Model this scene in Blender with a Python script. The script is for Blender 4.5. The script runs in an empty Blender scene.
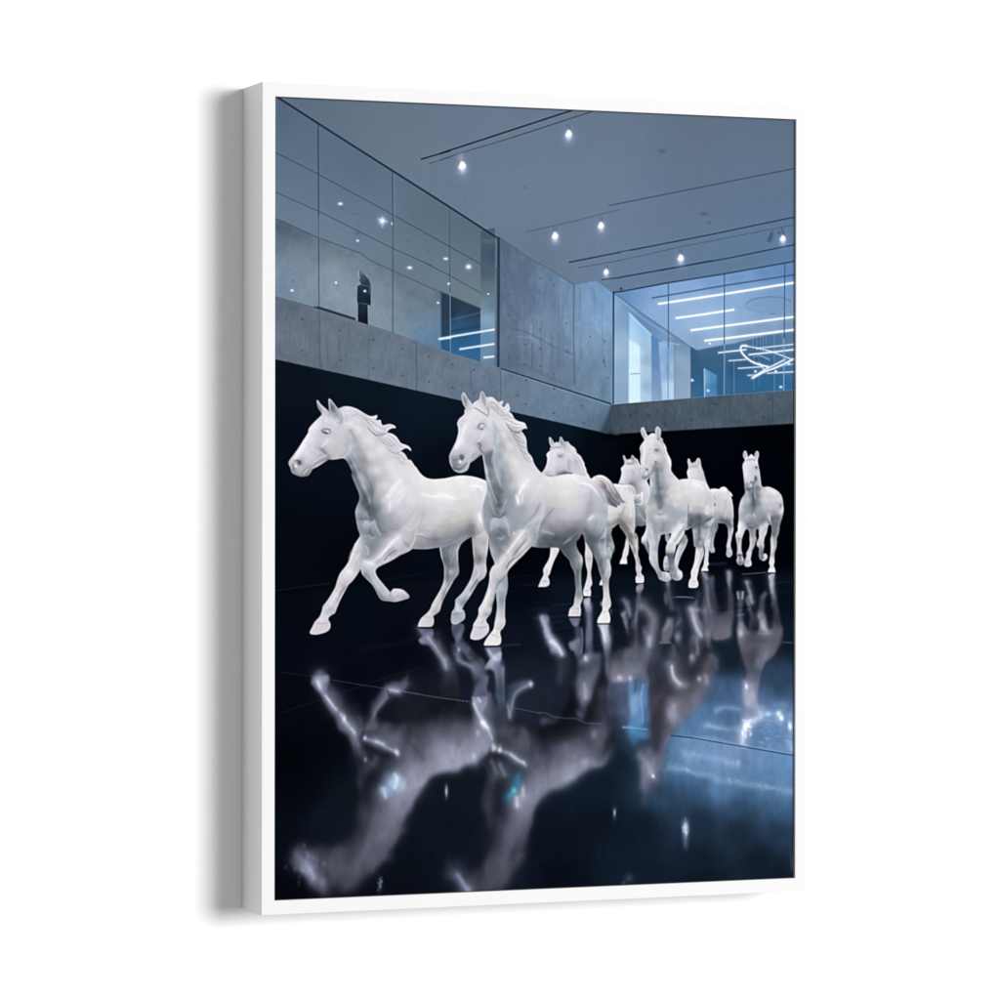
"""A tall white-framed print hanging on a white wall."""
import math, random
import numpy as np
# ---------------------------------------------------------------------------
# THE PRINTED PICTURE.  It is a flat ink print, so its colours are worked out
# here once (polygons, soft brush strokes, colour fields) and end up as the
# colours of a fine flat mesh.  Coordinates are the tracing sheet's units.
# ---------------------------------------------------------------------------
S = 2.0
X0, Y0, X1, Y1 = 268.0, 88.0, 802.0, 908.0
NW, NH = int((X1-X0)*S), int((Y1-Y0)*S)
IMG = np.zeros((NH, NW, 3), np.float32)
OWN = np.zeros((NH, NW), np.uint8)
TILE = dict(A=(280,390,10), B=(350,390,10), C=(400,460,10), D=(320,470,10), E=(300,540,10), F=(400,540,10),
            G=(440,385,10), H=(480,460,10), I=(560,460,10), J=(460,555,10), K=(540,540,10),
            L=(530,430,14.286), M=(610,420,12.5), N=(600,470,12.5), O=(640,480,12.5), Q=(610,520,12.5),
            R=(670,520,12.5), S=(670,440,12.5), T=(725,440,14.286), U=(725,505,14.286), Z=(0,0,1),
            a=(270,90,5.5556), b=(440,90,5.5556), c=(620,90,5.5556), d=(270,260,5.5556), e=(440,260,5.5556),
            f=(620,260,5.5556), g=(270,540,5.5556), h=(440,540,5.5556), i=(620,540,5.5556),
            j=(270,725,5.5556), k=(440,725,5.5556), l=(620,725,5.5556),
            m=(660,340,7.1429), n=(280,660,7.1429), o=(400,660,7.1429), p=(540,600,7.1429), q=(660,560,7.1429), r=(660,680,7.1429))

def pts(s):
    out = []; t = TILE['Z']
    for w in s.replace(';', ' ').split():
        if w[-1] == ':':
            t = TILE[w[:-1]]; continue
        v = [float(k) for k in w.split(',')]
        out.append([t[0]+v[0]/t[2], t[1]+v[1]/t[2]] + v[2:])
    return out

TONE = None          # (saturation, gain, shift) of the inks in the block being printed
def col(c):
    if isinstance(c, str):
        if c[0] == '#':
            v = np.array([int(c[k:k+2], 16)/255 for k in (1, 3, 5)], np.float32)
            if TONE: v = np.clip((v.mean()+(v-v.mean())*TONE[0])*TONE[1]+np.array(TONE[2], np.float32)/255, 0, 1)
            return v
        tint = c[-1] if c[-1].isalpha() else 'n'
        g = float(c.rstrip('nlbwc')); g = 194+(g-194)*.8 if g > 194 else 194-(194-g)*1.04
        d = {'n': (0, -1, 2), 'l': (-1, -2, 4), 'b': (-7, 0, 7), 'w': (0, 0, -1), 'c': (-12, 1, 7)}[tint]
        return np.clip(np.array([(g+k)/255 for k in d], np.float32), 0, 1)
    return np.array(c, np.float32)

def curve(P, closed=False, n=4, sharp=.45):
    """Catmull-Rom through the points; sharp turns keep their corner"""
    P = [list(q)+[None]*(3-len(q)) for q in P]; N = len(P)
    if N < 3: return [q if q[2] is not None else q[:2] for q in P]
    T = []
    for i in range(N):
        a = P[(i-1) % N] if closed or i else P[i]; b = P[(i+1) % N] if closed or i < N-1 else P[i]; q = P[i]
        u = (q[0]-a[0], q[1]-a[1]); v = (b[0]-q[0], b[1]-q[1]); lu = math.hypot(*u); lv = math.hypot(*v)
        if lu < 1e-6 or lv < 1e-6: T.append((0, 0)); continue
        if (u[0]*v[0]+u[1]*v[1])/(lu*lv) < sharp: T.append((0, 0)); continue
        k = 1/(lu+lv); T.append(((u[0]+v[0])*k, (u[1]+v[1])*k))
    out = []
    for i in range(N if closed else N-1):
        a, b = P[i], P[(i+1) % N]; L = math.hypot(b[0]-a[0], b[1]-a[1]); ta, tb = T[i], T[(i+1) % N]
        for k in range(n):
            t = k/n; h = 2*t**3-3*t*t+1; h2 = -2*t**3+3*t*t; g = t**3-2*t*t+t; g2 = t**3-t*t
            q = [h*a[0]+h2*b[0]+L*(g*ta[0]+g2*tb[0]), h*a[1]+h2*b[1]+L*(g*ta[1]+g2*tb[1])]
            if a[2] is not None and b[2] is not None: q.append(a[2]*(1-t)+b[2]*t)
            out.append(q)
    if not closed: out.append([v for v in P[-1] if v is not None])
    return out

def colpts(s):
    out = []; t = TILE['Z']
    for w in s.replace(';', ' ').split():
        if w[-1] == ':':
            t = TILE[w[:-1]]; continue
        x, y, c = w.split(',')
        out.append((t[0]+float(x)/t[2], t[1]+float(y)/t[2], col(c)))
    return out

def blur1(a, s, ax):
    r = int(math.ceil(s*2.6)); k = np.exp(-.5*(np.arange(-r, r+1)/s)**2); k /= k.sum()
    pad = [(0, 0)]*a.ndim; pad[ax] = (r, r)
    p = np.pad(a, pad, mode='edge'); out = np.zeros_like(a); n = a.shape[ax]
    for i, w in enumerate(k):
        sl = [slice(None)]*a.ndim; sl[ax] = slice(i, i+n)
        out += np.float32(w)*p[tuple(sl)]
    return out

def blur(a, s, sy=None):
    sy = s if sy is None else sy
    if s > .2: a = blur1(a, s, 1)
    if sy > .2: a = blur1(a, sy, 0)
    return a

def bbox(xs, ys, m):
    x0 = max(0, int((min(xs)-X0-m)*S)); x1 = min(NW, int((max(xs)-X0+m)*S)+2)
    y0 = max(0, int((min(ys)-Y0-m)*S)); y1 = min(NH, int((max(ys)-Y0+m)*S)+2)
    return x0, y0, x1, y1

def polymask(P, feather=.45, fy=None):
    """anti-aliased filled polygon -> (bbox, mask)"""
    xs = [q[0] for q in P]; ys = [q[1] for q in P]
    m = max(feather, fy or 0)*3+1
    x0, y0, x1, y1 = bbox(xs, ys, m)
    if x1 <= x0 or y1 <= y0: return (0, 0, 1, 1), np.zeros((1, 1), np.float32)
    w, h = x1-x0, y1-y0; SUB = 4
    cov = np.zeros((h*SUB, w+1), np.float32)
    rows = y0+(np.arange(h*SUB)+.5)/SUB
    px = (np.array(xs)-X0)*S; py = (np.array(ys)-Y0)*S
    inter = [[] for _ in range(h*SUB)]
    n = len(px)
    for i in range(n):
        xa, ya, xb, yb = px[i], py[i], px[(i+1) % n], py[(i+1) % n]
        if ya == yb: continue
        if ya > yb: xa, ya, xb, yb = xb, yb, xa, ya
        r0 = max(0, int(math.ceil((ya-y0)*SUB-.5))); r1 = min(h*SUB, int(math.ceil((yb-y0)*SUB-.5)))
        for r in range(r0, r1):
            inter[r].append(xa+(rows[r]-ya)*(xb-xa)/(yb-ya)-x0)
    for r, xsr in enumerate(inter):
        xsr.sort()
        for k in range(0, len(xsr)-1, 2):
            a, b = max(0., xsr[k]), min(float(w), xsr[k+1])
            if b <= a: continue
            ia, ib = int(a), int(b)
            if ia == ib: cov[r, ia] += b-a
            else:
                cov[r, ia] += ia+1-a; cov[r, ib] += b-ib; cov[r, ia+1:ib] += 1
    mask = cov[:, :w].reshape(h, SUB, w).mean(1)
    return (x0, y0, x1, y1), np.clip(blur(mask, feather*S, None if fy is None else fy*S), 0, 1)

def put(bb, mask, color, alpha=1., clip=None):
    x0, y0, x1, y1 = bb
    m = mask*alpha
    if clip is not None: m = m*clip[y0:y1, x0:x1]
    m = m[..., None]
    IMG[y0:y1, x0:x1] = IMG[y0:y1, x0:x1]*(1-m)+color*m

def field(bb, C, p=1.6, eps=2.5, step=4):
    """smooth colour field through samples (Shepard), evaluated coarse then bilinear"""
    x0, y0, x1, y1 = bb
    gx = np.arange(x0, x1+step*2, step); gy = np.arange(y0, y1+step*2, step)
    X, Y = np.meshgrid(X0+gx/S, Y0+gy/S)
    num = np.zeros(X.shape+(3,), np.float32); den = np.zeros(X.shape, np.float32)
    for cx, cy, c in C:
        w = 1/((X-cx)**2+(Y-cy)**2+eps**2)**p
        num += (w[..., None]*c).astype(np.float32); den += w.astype(np.float32)
    F = num/den[..., None]
    fx = (np.arange(x0, x1)-x0)/step; fy = (np.arange(y0, y1)-y0)/step
    ix = fx.astype(int); iy = fy.astype(int); tx = (fx-ix)[None, :, None].astype(np.float32); ty = (fy-iy)[:, None, None].astype(np.float32)
    A = F[iy][:, ix]; B = F[iy][:, ix+1]; Cc = F[iy+1][:, ix]; D = F[iy+1][:, ix+1]
    return (A*(1-tx)+B*tx)*(1-ty)+(Cc*(1-tx)+D*tx)*ty

def poly(s, c, alpha=1., feather=.45, fy=None, clip=None, own=None, p=1.6, eps=2.5):
    P = pts(s) if isinstance(s, str) else s
    bb, m = polymask(P, feather, fy)
    if isinstance(c, str) and (':' in c or ',' in c): c = field(bb, colpts(c), p, eps)
    elif not isinstance(c, np.ndarray) or c.ndim == 1: c = col(c)
    put(bb, m, c, alpha, clip)
    if own:
        x0, y0, x1, y1 = bb; OWN[y0:y1, x0:x1][m > .5] = own
    return bb, m

def stroke(s, w, c, alpha=1., soft=None, clip=None, taper=False):
    """round brush along a polyline; w in sheet units (diameter); a third value per point overrides it"""
    P = pts(s) if isinstance(s, str) else s
    soft = .5 if soft is None else soft
    W = [(q[2] if len(q) > 2 else w)/2 for q in P]
    if taper and len(P) > 2:
        n = len(P)-1
        W = [a*(.25+.75*math.sin(math.pi*min(1, max(0, (i+.0)/n)))) for i, a in enumerate(W)]
    xs = [q[0] for q in P]; ys = [q[1] for q in P]
    m_ = max(W)+soft*2.5+1
    x0, y0, x1, y1 = bbox(xs, ys, m_)
    if x1 <= x0 or y1 <= y0: return
    X, Y = np.meshgrid((X0+(np.arange(x0, x1)+.5)/S).astype(np.float32), (Y0+(np.arange(y0, y1)+.5)/S).astype(np.float32))
    best = np.full(X.shape, 1e9, np.float32)
    segs = list(zip(P[:-1], P[1:], W[:-1], W[1:])) if len(P) > 1 else [(P[0], P[0], W[0], W[0])]
    for a, b, wa, wb in segs:
        dx, dy = b[0]-a[0], b[1]-a[1]; L = dx*dx+dy*dy+1e-9
        t = np.clip(((X-a[0])*dx+(Y-a[1])*dy)/L, 0, 1)
        d = np.sqrt((X-a[0]-t*dx)**2+(Y-a[1]-t*dy)**2)-(wa+t*(wb-wa))
        best = np.minimum(best, d)
    z = best/max(soft, .15)
    m = 1/(1+np.exp(np.clip(z*2.4, -30, 30)))
    put((x0, y0, x1, y1), m.astype(np.float32), col(c), alpha, clip)

def glow(x, y, r, c, a=1., ry=None, clip=None):
    ry = ry or r
    x0, y0, x1, y1 = bbox([x], [y], max(r, ry)*3)
    if x1 <= x0 or y1 <= y0: return
    X, Y = np.meshgrid(X0+(np.arange(x0, x1)+.5)/S, Y0+(np.arange(y0, y1)+.5)/S)
    m = np.exp(-(((X-x)/r)**2+((Y-y)/ry)**2)).astype(np.float32)
    put((x0, y0, x1, y1), m, col(c), a, clip)

def full(bb, m):
    f = np.zeros((NH, NW), np.float32); x0, y0, x1, y1 = bb; f[y0:y1, x0:x1] = m; return f

def noise(w, h, cell, seed, oct=4, ax=1., ay=1.):
    rng = np.random.RandomState(seed); out = np.zeros((h, w), np.float32); amp = 1.; tot = 0
    for o in range(oct):
        cx, cy = max(1.5, cell*ax/2**o), max(1.5, cell*ay/2**o)
        gw, gh = int(w/cx)+3, int(h/cy)+3
        g = rng.randn(gh, gw).astype(np.float32)
        fx = np.arange(w)/cx; fy = np.arange(h)/cy; ix = fx.astype(int); iy = fy.astype(int)
        tx = (fx-ix); ty = (fy-iy); tx = (tx*tx*(3-2*tx))[None].astype(np.float32); ty = (ty*ty*(3-2*ty))[:, None].astype(np.float32)
        A = g[iy][:, ix]; B = g[iy][:, ix+1]; C = g[iy+1][:, ix]; D = g[iy+1][:, ix+1]
        out += amp*((A*(1-tx)+B*tx)*(1-ty)+(C*(1-tx)+D*tx)*ty); tot += amp; amp *= .6
    return out/tot

def grain(bb, m, cell, amp, seed, ax=1., ay=1., oct=4):
    x0, y0, x1, y1 = bb
    n = noise(x1-x0, y1-y0, cell*S, seed, oct, ax, ay)[..., None]
    IMG[y0:y1, x0:x1] = np.clip(IMG[y0:y1, x0:x1]+n*amp*m[..., None], 0, 1)
# ---- owners of the print's regions (each becomes a flat piece of the print) ----
O_CEIL, O_GALLERY, O_CONCRETE, O_WINDOW, O_DARK, O_FLOOR, O_SCULPT, O_RING = 1, 2, 3, 4, 5, 6, 7, 8
O_H = {k: 10+k for k in range(1, 8)}

TONE = (.93, 1., (-3, 0, -3))
# ------------------------------------------------------------ ceiling
poly("Z: 266,86 804,86 804,300 560,300 266,150", "Z: 300,105,#5e6c82 400,110,#657289 500,120,#68768f 600,120,#66748d 700,125,#5f6c85 790,125,#5c6a82 420,150,#68778e 520,200,#6a7b95 600,180,#6b7a94 700,180,#62708a 790,160,#61718b 540,250,#657489 600,250,#6b7d9a 680,245,#647690 780,215,#5c7190 700,270,#5b789c 790,250,#5a7ba6 640,272,#64799a", own=O_CEIL, p=1.3, eps=25)
stroke("c: -60,640 975,433", 1.1, '#33425a', .8, .5)
stroke("b: 480,787 740,728 1000,662", .8, '#3c4b63', .65, .5)
stroke("b: 720,955 1000,900", 1.5, '#242f42', .85, .4)
stroke("c: 0,898 140,872", .9, '#28354a', .9, .4); stroke("c: 60,888 500,803 975,703", 1.2, '#1f2c44', .9, .35)
stroke("b: 770,985 860,970 1000,945", .8, '#3a4962', .7, .45); stroke("c: 0,945 330,872 975,745", .8, '#3a4f70', .7, .45)
stroke("a: 840,382 1000,335", 1.5, '#141d2c', .95, .35); stroke("b: 0,350 750,105", 1.5, '#10161f', .95, .35)
stroke("a: 885,407 1000,370", .9, '#3a475c', .7, .4); stroke("b: 0,387 100,352 400,262", .8, '#2f3b4f', .8, .4); stroke("b: 400,262 860,112", .9, '#222c3e', .85, .35)
for x, y, rx, ry, a in ((662.3, 150.5, 3.5, 2.2, .5), (704.6, 213.3, 4.6, 2, .5), (709.6, 222.3, 2, 1.6, .45), (524.6, 187, 2.4, 1, .35), (594, 244.8, 1.8, .9, .3)):
    glow(x, y, rx, '#3f4b61', a, ry)
stroke("c: 845,800 835,835", 3.6, '#3b4c68', .6, 1.); stroke("c: 885,790 905,800", 3, '#3b4c68', .6, 1.)
stroke("c: 820,840 850,778", .7, '#2c3a54', .6, .4); stroke("c: 900,765 912,800", .9, '#26344c', .6, .4)

TONE = None
# ------------------------------------------------------------ left glass gallery
GAL = "a: -30,-10 0,10 265,188 680,452 1000,652 b: 310,818 e: 320,600 0,500 d: 680,405 240,262 -30,185"
bbG, mG = poly(GAL, "a: 60,120,#4f6076 150,250,#566a80 330,330,#556a7f 500,430,#526678 600,560,#5a6d80 850,700,#526474 60,450,#5a6e85 200,560,#5e738b 400,560,#5f7388 600,660,#657a90 900,780,#5e7184 60,640,#66788b 200,730,#6c7e90 350,800,#708294 600,880,#6d7f91 800,900,#667888 950,960,#6a7c8e b: 100,760,#4f6271 200,830,#53666f 150,930,#5a6d78 e: 100,80,#667786 180,180,#71808c 60,150,#6d7c88", own=O_GALLERY, p=1.3, eps=22)
clG = full(bbG, mG)
# concrete wall behind the glass
TONE = (.72, 1.05, (0, 0, 0))
bb, m = poly("a: -30,682 270,818 400,865 500,905 d: 555,0 950,182 950,495 680,405 540,357 240,262 -30,185", "a: 60,760,#3f5263 180,800,#485a6a 60,880,#52687c 150,950,#7890a6 240,930,#5b7083 320,880,#4c6072 420,930,#4a5e70 400,990,#7c93a8 330,970,#8296aa d: 60,60,#6f87a4 60,160,#5f7b9c 150,40,#6a8099 200,180,#6f859a 330,60,#7d93a8 420,40,#647a8e 380,200,#8094a8 300,240,#71869a 440,200,#8195a8 440,290,#7b8fa3 620,60,#54687a 600,160,#7389a0 660,200,#70869b 640,330,#788da1 600,340,#7a8fa3 720,100,#4d5f6f 800,150,#566a7b 760,250,#5f7488 800,350,#64809b 740,350,#6b849b 900,230,#56697a 900,330,#5a7c9d 850,420,#4f7499 930,450,#4679a8 900,480,#4a7aa5", clip=clG, p=1.4, eps=13)
TONE = None
grain(bb, m*clG[bb[1]:bb[3], bb[0]:bb[2]], 7, .02, 3, 1, 1.2)
# dark corridor seen at the end
poly("e: 0,172 225,268 225,565 0,503", "e: 30,210,#222f3d 120,240,#2c3a49 200,290,#273646 60,300,#202f42 100,340,#335372 200,330,#2e4a66 60,380,#2d5478 150,400,#27567f 200,450,#2b6291 60,470,#2c5f8a 120,520,#336892 210,540,#31648f", clip=clG, p=1.6, eps=6)
stroke("e: 10,345 225,290", 1.2, '#4b6f92', .6, .8, clG); stroke("e: 60,395 225,365", 2.2, '#20384f', .6, 1, clG)
poly("d: 945,180 1000,195 1000,515 950,490", '#2b3b4d', .8, .5, clip=clG); poly("d: 955,420 1000,430 1000,515 950,490", '#2a608f', .75, .8, clip=clG)
stroke("e: 3,180 3,500", 1.3, '#6688a5', .6, .4, clG)
# column and its frame
poly("e: 225,-165 305,-180 305,597 225,570", "b: 250,860,#47586a 290,900,#3f5064 e: 260,60,#4a5c6c 260,160,#5c6e7a 250,250,#6d8593 290,250,#5f7787 260,320,#7fa2bf 260,420,#5f86a8 265,520,#6a8aa4 295,350,#7d9db6 295,550,#5f7f98", clip=None, p=1.5, eps=5)
poly("b: 228,835 305,820 305,850 228,850", '#5b6c7c', .5, .8)
# mullions and rails
for s_, w_, a_ in (("a: 0,330 30,345 265,465 680,690 1000,870 b: 225,965", .95, .8), ("a: 0,553 30,567 265,670 680,878 900,975 d: 830,0 1000,85 e: 225,182", .9, .75)):
    stroke(s_, w_, '#33475c', a_, .4, clG)
stroke("a: 0,700 30,712 265,818 500,905 d: 555,0 950,180 e: 225,268", 1., '#3c5062', .7, .6, clG)
stroke("a: 265,190 268,700", 1.2, '#2c3f56', .85, .4, clG); stroke("a: 268,700 270,820", 1.4, '#93a6ba', .55, .5, clG); stroke("a: 268,700 d: 270,275", 1., '#2b3c50', .7, .4, clG)
stroke("a: 680,452 681,730", 1.2, '#334a61', .8, .4, clG); stroke("a: 681,730 681,1000 d: 680,405", 1.2, '#3a4f64', .75, .45, clG); stroke("a: 688,470 689,700", .7, '#7f93a7', .5, .4, clG); stroke("a: 675,736 676,745", 1.5, '#d5e2ee', .7, .5)
stroke("b: 52,655 53,1000 e: 55,180", 1., '#3d5163', .7, .4, clG); stroke("e: 55,180 57,515", 1.1, '#7897b2', .7, .4, clG)
stroke("a: 0,12 265,183 680,447 1000,650 b: 318,820", 2.0, '#1b2a3c', .95, .45)
stroke("b: 0,600 150,698 318,808", .8, '#8494a6', .25, .5)
# light strips mirrored in the glass
for s_ in ("e: 0,438 60,425 300,385", "e: 112,494 300,465", "e: 245,541 300,535"): stroke(s_, 2.6, '#a9cbe6', .55, 1.); stroke(s_, 1.35, '#f3f9fc', 1, .45)
stroke("d: 940,437 1000,431", 2.2, '#cfe2f0', .95, .6)
# sculpture silhouette and plinth
poly("d: 235,268 240,258 270,257 475,322 472,336 440,330", '#1d2835', .95, .5, clip=clG)
poly("d: 488,42 522,78 548,108 558,140 558,252 541,246 543,362 486,346 487,235 482,232 484,142 506,134 495,112 490,80", "d: 500,70,#5f7387 515,90,#3a4a5c 540,120,#2a3848 520,160,#222f3e 500,200,#1c2735 545,220,#18222f 510,260,#1f2a37 520,330,#121a25", own=O_SCULPT, feather=.25, p=1.5, eps=3)
stroke("d: 503,136 552,146", .9, '#4a5d70', .8, .3); stroke("d: 486,236 540,246", .8, '#43566a', .8, .3)
stroke("d: 492,52 490,80 496,100", .9, '#a9bccd', .8, .4); stroke("d: 553,140 549,190", .8, '#5a6f84', .7, .4); stroke("d: 500,240 535,240", .8, '#3c4d60', .8, .5)
# lamps in the glass
def lamp(x, y, r=1.5, g=3.5, a=.5, tall=1.):
    glow(x, y, g, '#a9c0dd', a, g*tall); glow(x, y, r*1.15, '#ffffff', 1, r*tall)
lamp(340, 203.4, 1.7, 2.4, .5, .75); lamp(382, 220.6, 2.1, 4.2, .8, 1.1); stroke("Z: 377.8,218.5 387,221.3", .9, '#e8f0f8', .6, .5); stroke("Z: 382,217 382.3,227", 1.2, '#dce8f4', .45, .8)
lamp(357.4, 240.4, .9, 1.6, .5); glow(357.2, 233, 3, '#44566a', .45, 2.2); lamp(409.5, 267.4, 1.8, 2.8, .5, .7); lamp(445.6, 258.4, 1.6, 2.4, .5, .7)
lamp(468.4, 266.5, 1.9, 3.4, .6, 1.); lamp(448.5, 283.5, .9, 1.6, .4); lamp(488.2, 293.7, .9, 1.5, .3, .7); lamp(291.6, 290.2, 1.3, 1.9, .5, .8); lamp(335.7, 282.4, 1., 1.5, .4); lamp(364.6, 290.8, 1.1, 1.4, .4)
lamp(437.8, 302.6, .9, 1.4, .3); glow(292, 281, 1, '#41556a', .6); glow(342.5, 208.5, 2.5, '#46586e', .4, 1); glow(356, 214, 3, '#46586e', .4, 1); glow(408, 241, 1.5, '#44566c', .5, 1); glow(427.8, 251, 1.6, '#44566c', .45, 1.4)

# ------------------------------------------------------------ big concrete wall
CW = "b: 318,818 355,825 620,1000 e: 745,135 870,110 962,178 960,803 350,607 300,597"
TONE = (.92, 1.06, (0, 0, 0))
bbC, mC = poly(CW, "b: 350,860,#4a5b6f 400,880,#4f6074 500,950,#566980 e: 380,60,#51637a 480,60,#586c86 600,100,#5c738f 700,150,#617b99 380,200,#4f6178 500,200,#566a83 620,250,#5c7390 720,300,#68819e 380,350,#526479 500,380,#6c8198 560,430,#647a92 640,420,#5b7188 720,400,#6a829c 400,450,#596c81 400,540,#4c5e73 480,560,#57697e 560,560,#5c7085 640,600,#5b6f84 720,640,#617589 760,200,#6d8bad 850,160,#6c8fb5 900,220,#6b92bd 800,330,#7092b6 880,350,#7b9ec2 930,330,#6d93bb 800,450,#738fad 900,450,#6c8aa9 800,600,#647f9b 900,620,#6583a0 920,740,#5d7891 800,700,#5f768c", own=O_CONCRETE, p=1.4, eps=10)
TONE = None
clC = full(bbC, mC)
grain(bbC, mC, 10, .024, 7, .7, 2.2); grain(bbC, mC, 3.5, .011, 8, .9, 1.6, 2)
stroke("b: 325,822 325,1000 e: 323,597", 2.8, '#28384a', .95, .5); stroke("b: 340,835 e: 341,600", 1.2, '#5a6d80', .8, .5); stroke("b: 313,818 e: 312,597", 1., '#5f7284', .6, .4)
stroke("e: 745,135 742,400 748,690", 1.1, '#44576e', .7, .5); stroke("e: 512,440 512,600", 1.1, '#45576c', .55, .6)
stroke("e: 510,360 505,420 515,450", 2, '#93a7bb', .45, 1, clC); stroke("e: 430,425 520,430 560,478", 1.6, '#8fa3b8', .35, 1, clC); stroke("e: 410,380 480,400 560,440 650,490", 1.4, '#40526a', .4, .8, clC)
stroke("e: 690,360 700,330 715,370 700,400", 2, '#8da3bb', .35, 1, clC); stroke("e: 870,360 890,400 850,320", 3, '#8cacd0', .35, 1.5, clC); stroke("e: 820,425 840,430", 2.5, '#8fabc8', .4, 1.2, clC)
stroke("e: 915,540 915,600", .9, '#3c4f66', .6, .4, clC); stroke("e: 690,500 745,525", 1.2, '#42566c', .45, .6, clC); stroke("e: 370,575 480,590 700,690", 3, '#46586c', .25, 2, clC)
for x_, dy in ((420, 0), (455, 30), (590, 20), (620, 60), (660, 40), (680, 10), (780, 0), (830, 40), (900, 20), (545, 80), (575, 110)):
    stroke(f"e: {x_},{180+dy} {x_+4},{560+dy*.6}", 1.3, '#8aa0b8' if x_ % 4 else '#44566b', .16, .9, clC)
for x, y in ((378, 65), (378, 190), (380, 305), (380, 428), (380, 540), (472, 468), (472, 580), (555, 100), (555, 385), (556, 490), (556, 590), (633, 140), (633, 635), (705, 510), (700, 350), (915, 450), (910, 560), (935, 655), (835, 425)):
    glow(440+x/5.5556, 260+y/5.5556, .9, '#2f4054', .6)
rr = random.Random(5)
for q in range(46):
    x_ = rr.uniform(345, 955); y_ = rr.uniform(120, 520)+max(0, (600-x_)*.1); h_ = rr.uniform(30, 190)
    stroke(f"e: {x_},{y_} {x_+rr.uniform(-4,4)},{y_+h_}", rr.uniform(.5, 1.5), '#93a9c2' if rr.random() < .6 else '#3f5167', rr.uniform(.08, .24), rr.uniform(.4, 1.), clC)
for q in range(12):
    x_ = rr.uniform(480, 930); y_ = rr.uniform(280, 500)
    stroke(f"e: {x_},{y_} {x_+rr.uniform(10,50)},{y_+rr.uniform(4,22)}", rr.uniform(.8, 2.2), '#9ab0c8', rr.uniform(.1, .25), 1., clC)
stroke("b: 355,825 620,1000", 1., '#7f8fa2', .35, .5); stroke("e: 530,0 745,135", 1., '#41546b', .6, .5); stroke("e: 745,135 870,110 960,178", .9, '#50688a', .5, .5)
# ------------------------------------------------------------ concrete band over the dark wall
LED = "d: -30,183 0,193 240,262 540,357 680,405 1000,510 e: 60,515 340,600 955,800 950,970 930,966 400,845 0,757 d: 1000,768 540,665 0,546 -30,540"
TONE = (.95, 1.05, (0, 0, 0))
bbL, mL = poly(LED, "d: 60,260,#54616f 60,400,#606c7a 60,520,#5c6875 200,300,#5b6775 200,450,#616d7b 200,560,#5a6673 350,380,#606c7b 350,520,#626e7d 350,590,#5a6674 500,420,#5f6b7a 500,560,#626f7f 650,470,#5f6d7e 650,620,#616f80 800,520,#5c6a7a 800,650,#616f80 950,560,#5f6e7e 950,700,#607082 e: 60,560,#5f6d7e 60,700,#5d6b7c 200,620,#64748a 200,740,#5e6e80 400,650,#5f7083 400,780,#607387 550,720,#62798f 550,850,#5f748a 700,760,#637a91 700,880,#5d7389 850,820,#5f7890 850,920,#556a80 930,850,#4a5d72 930,940,#3f4f62 900,800,#627e99", own=O_CONCRETE, p=1.4, eps=9)
TONE = None
clL = full(bbL, mL)
grain(bbL, mL, 9, .022, 11, .9, 1.3); grain(bbL, mL, 3, .009, 12, 1, 1.2, 2)
stroke("d: 270,275 275,500 280,600", 1.6, '#3d4957', .4, .9, clL); stroke("d: 310,420 320,560", 1.2, '#404c5a', .35, .8, clL); stroke("d: 290,290 285,560", 2.2, '#77828f', .25, 1, clL)
stroke("d: 545,440 546,660", 1., '#485564', .4, .6, clL); stroke("d: 812,450 814,720", 1.1, '#414e5e', .55, .5, clL); stroke("e: 335,605 340,780", 1.2, '#4b5b6c', .55, .6, clL); stroke("e: 348,605 350,790", 1.4, '#7e90a3', .35, .7, clL)
stroke("d: 400,500 420,370", 1.6, '#798390', .2, 1.4, clL); stroke("d: 440,350 435,430", 1.2, '#47535f', .3, .9, clL)
for t in "d:178,328 d:178,500 d:388,390 d:390,556 d:572,443 d:574,600 d:736,492 d:736,640 d:882,537 d:884,677 e:70,578 e:70,708 e:188,610 e:186,740 e:480,668 e:478,800 e:635,715 e:632,850 e:790,810 e:800,905 e:430,750".split():
    k, v = t.split(':'); x, y = map(float, v.split(',')); x0_, y0_, q_ = TILE[k]
    glow(x0_+x/q_, y0_+y/q_, 1., '#27313d', .65, .9)
stroke("e: 340,603 955,800", 1.3, '#1e2c3e', .95, .4); stroke("e: 345,612 940,806", .9, '#8a9fb6', .4, .5)
stroke("d: 25,203 240,268 d: 540,362 1000,515 e: 60,520 310,598", .9, '#7e8b98', .35, .5)
poly("e: 955,800 1000,800 1000,990 880,975 925,880", '#33414f', .9, 1.2, clip=None)

TONE = (.9, 1., (0, 0, 0))
rr = random.Random(6)
for q in range(44):
    x_ = rr.uniform(275, 605); t_ = (x_-275)/330; y_ = 306+t_*92+rr.uniform(0, 26)
    stroke([[x_, y_], [x_+rr.uniform(-.6, .6), y_+rr.uniform(6, 24)]], rr.uniform(.5, 1.4), '#8794a2' if rr.random() < .5 else '#434e5a', rr.uniform(.08, .24), rr.uniform(.4, 1.), clL)
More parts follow.
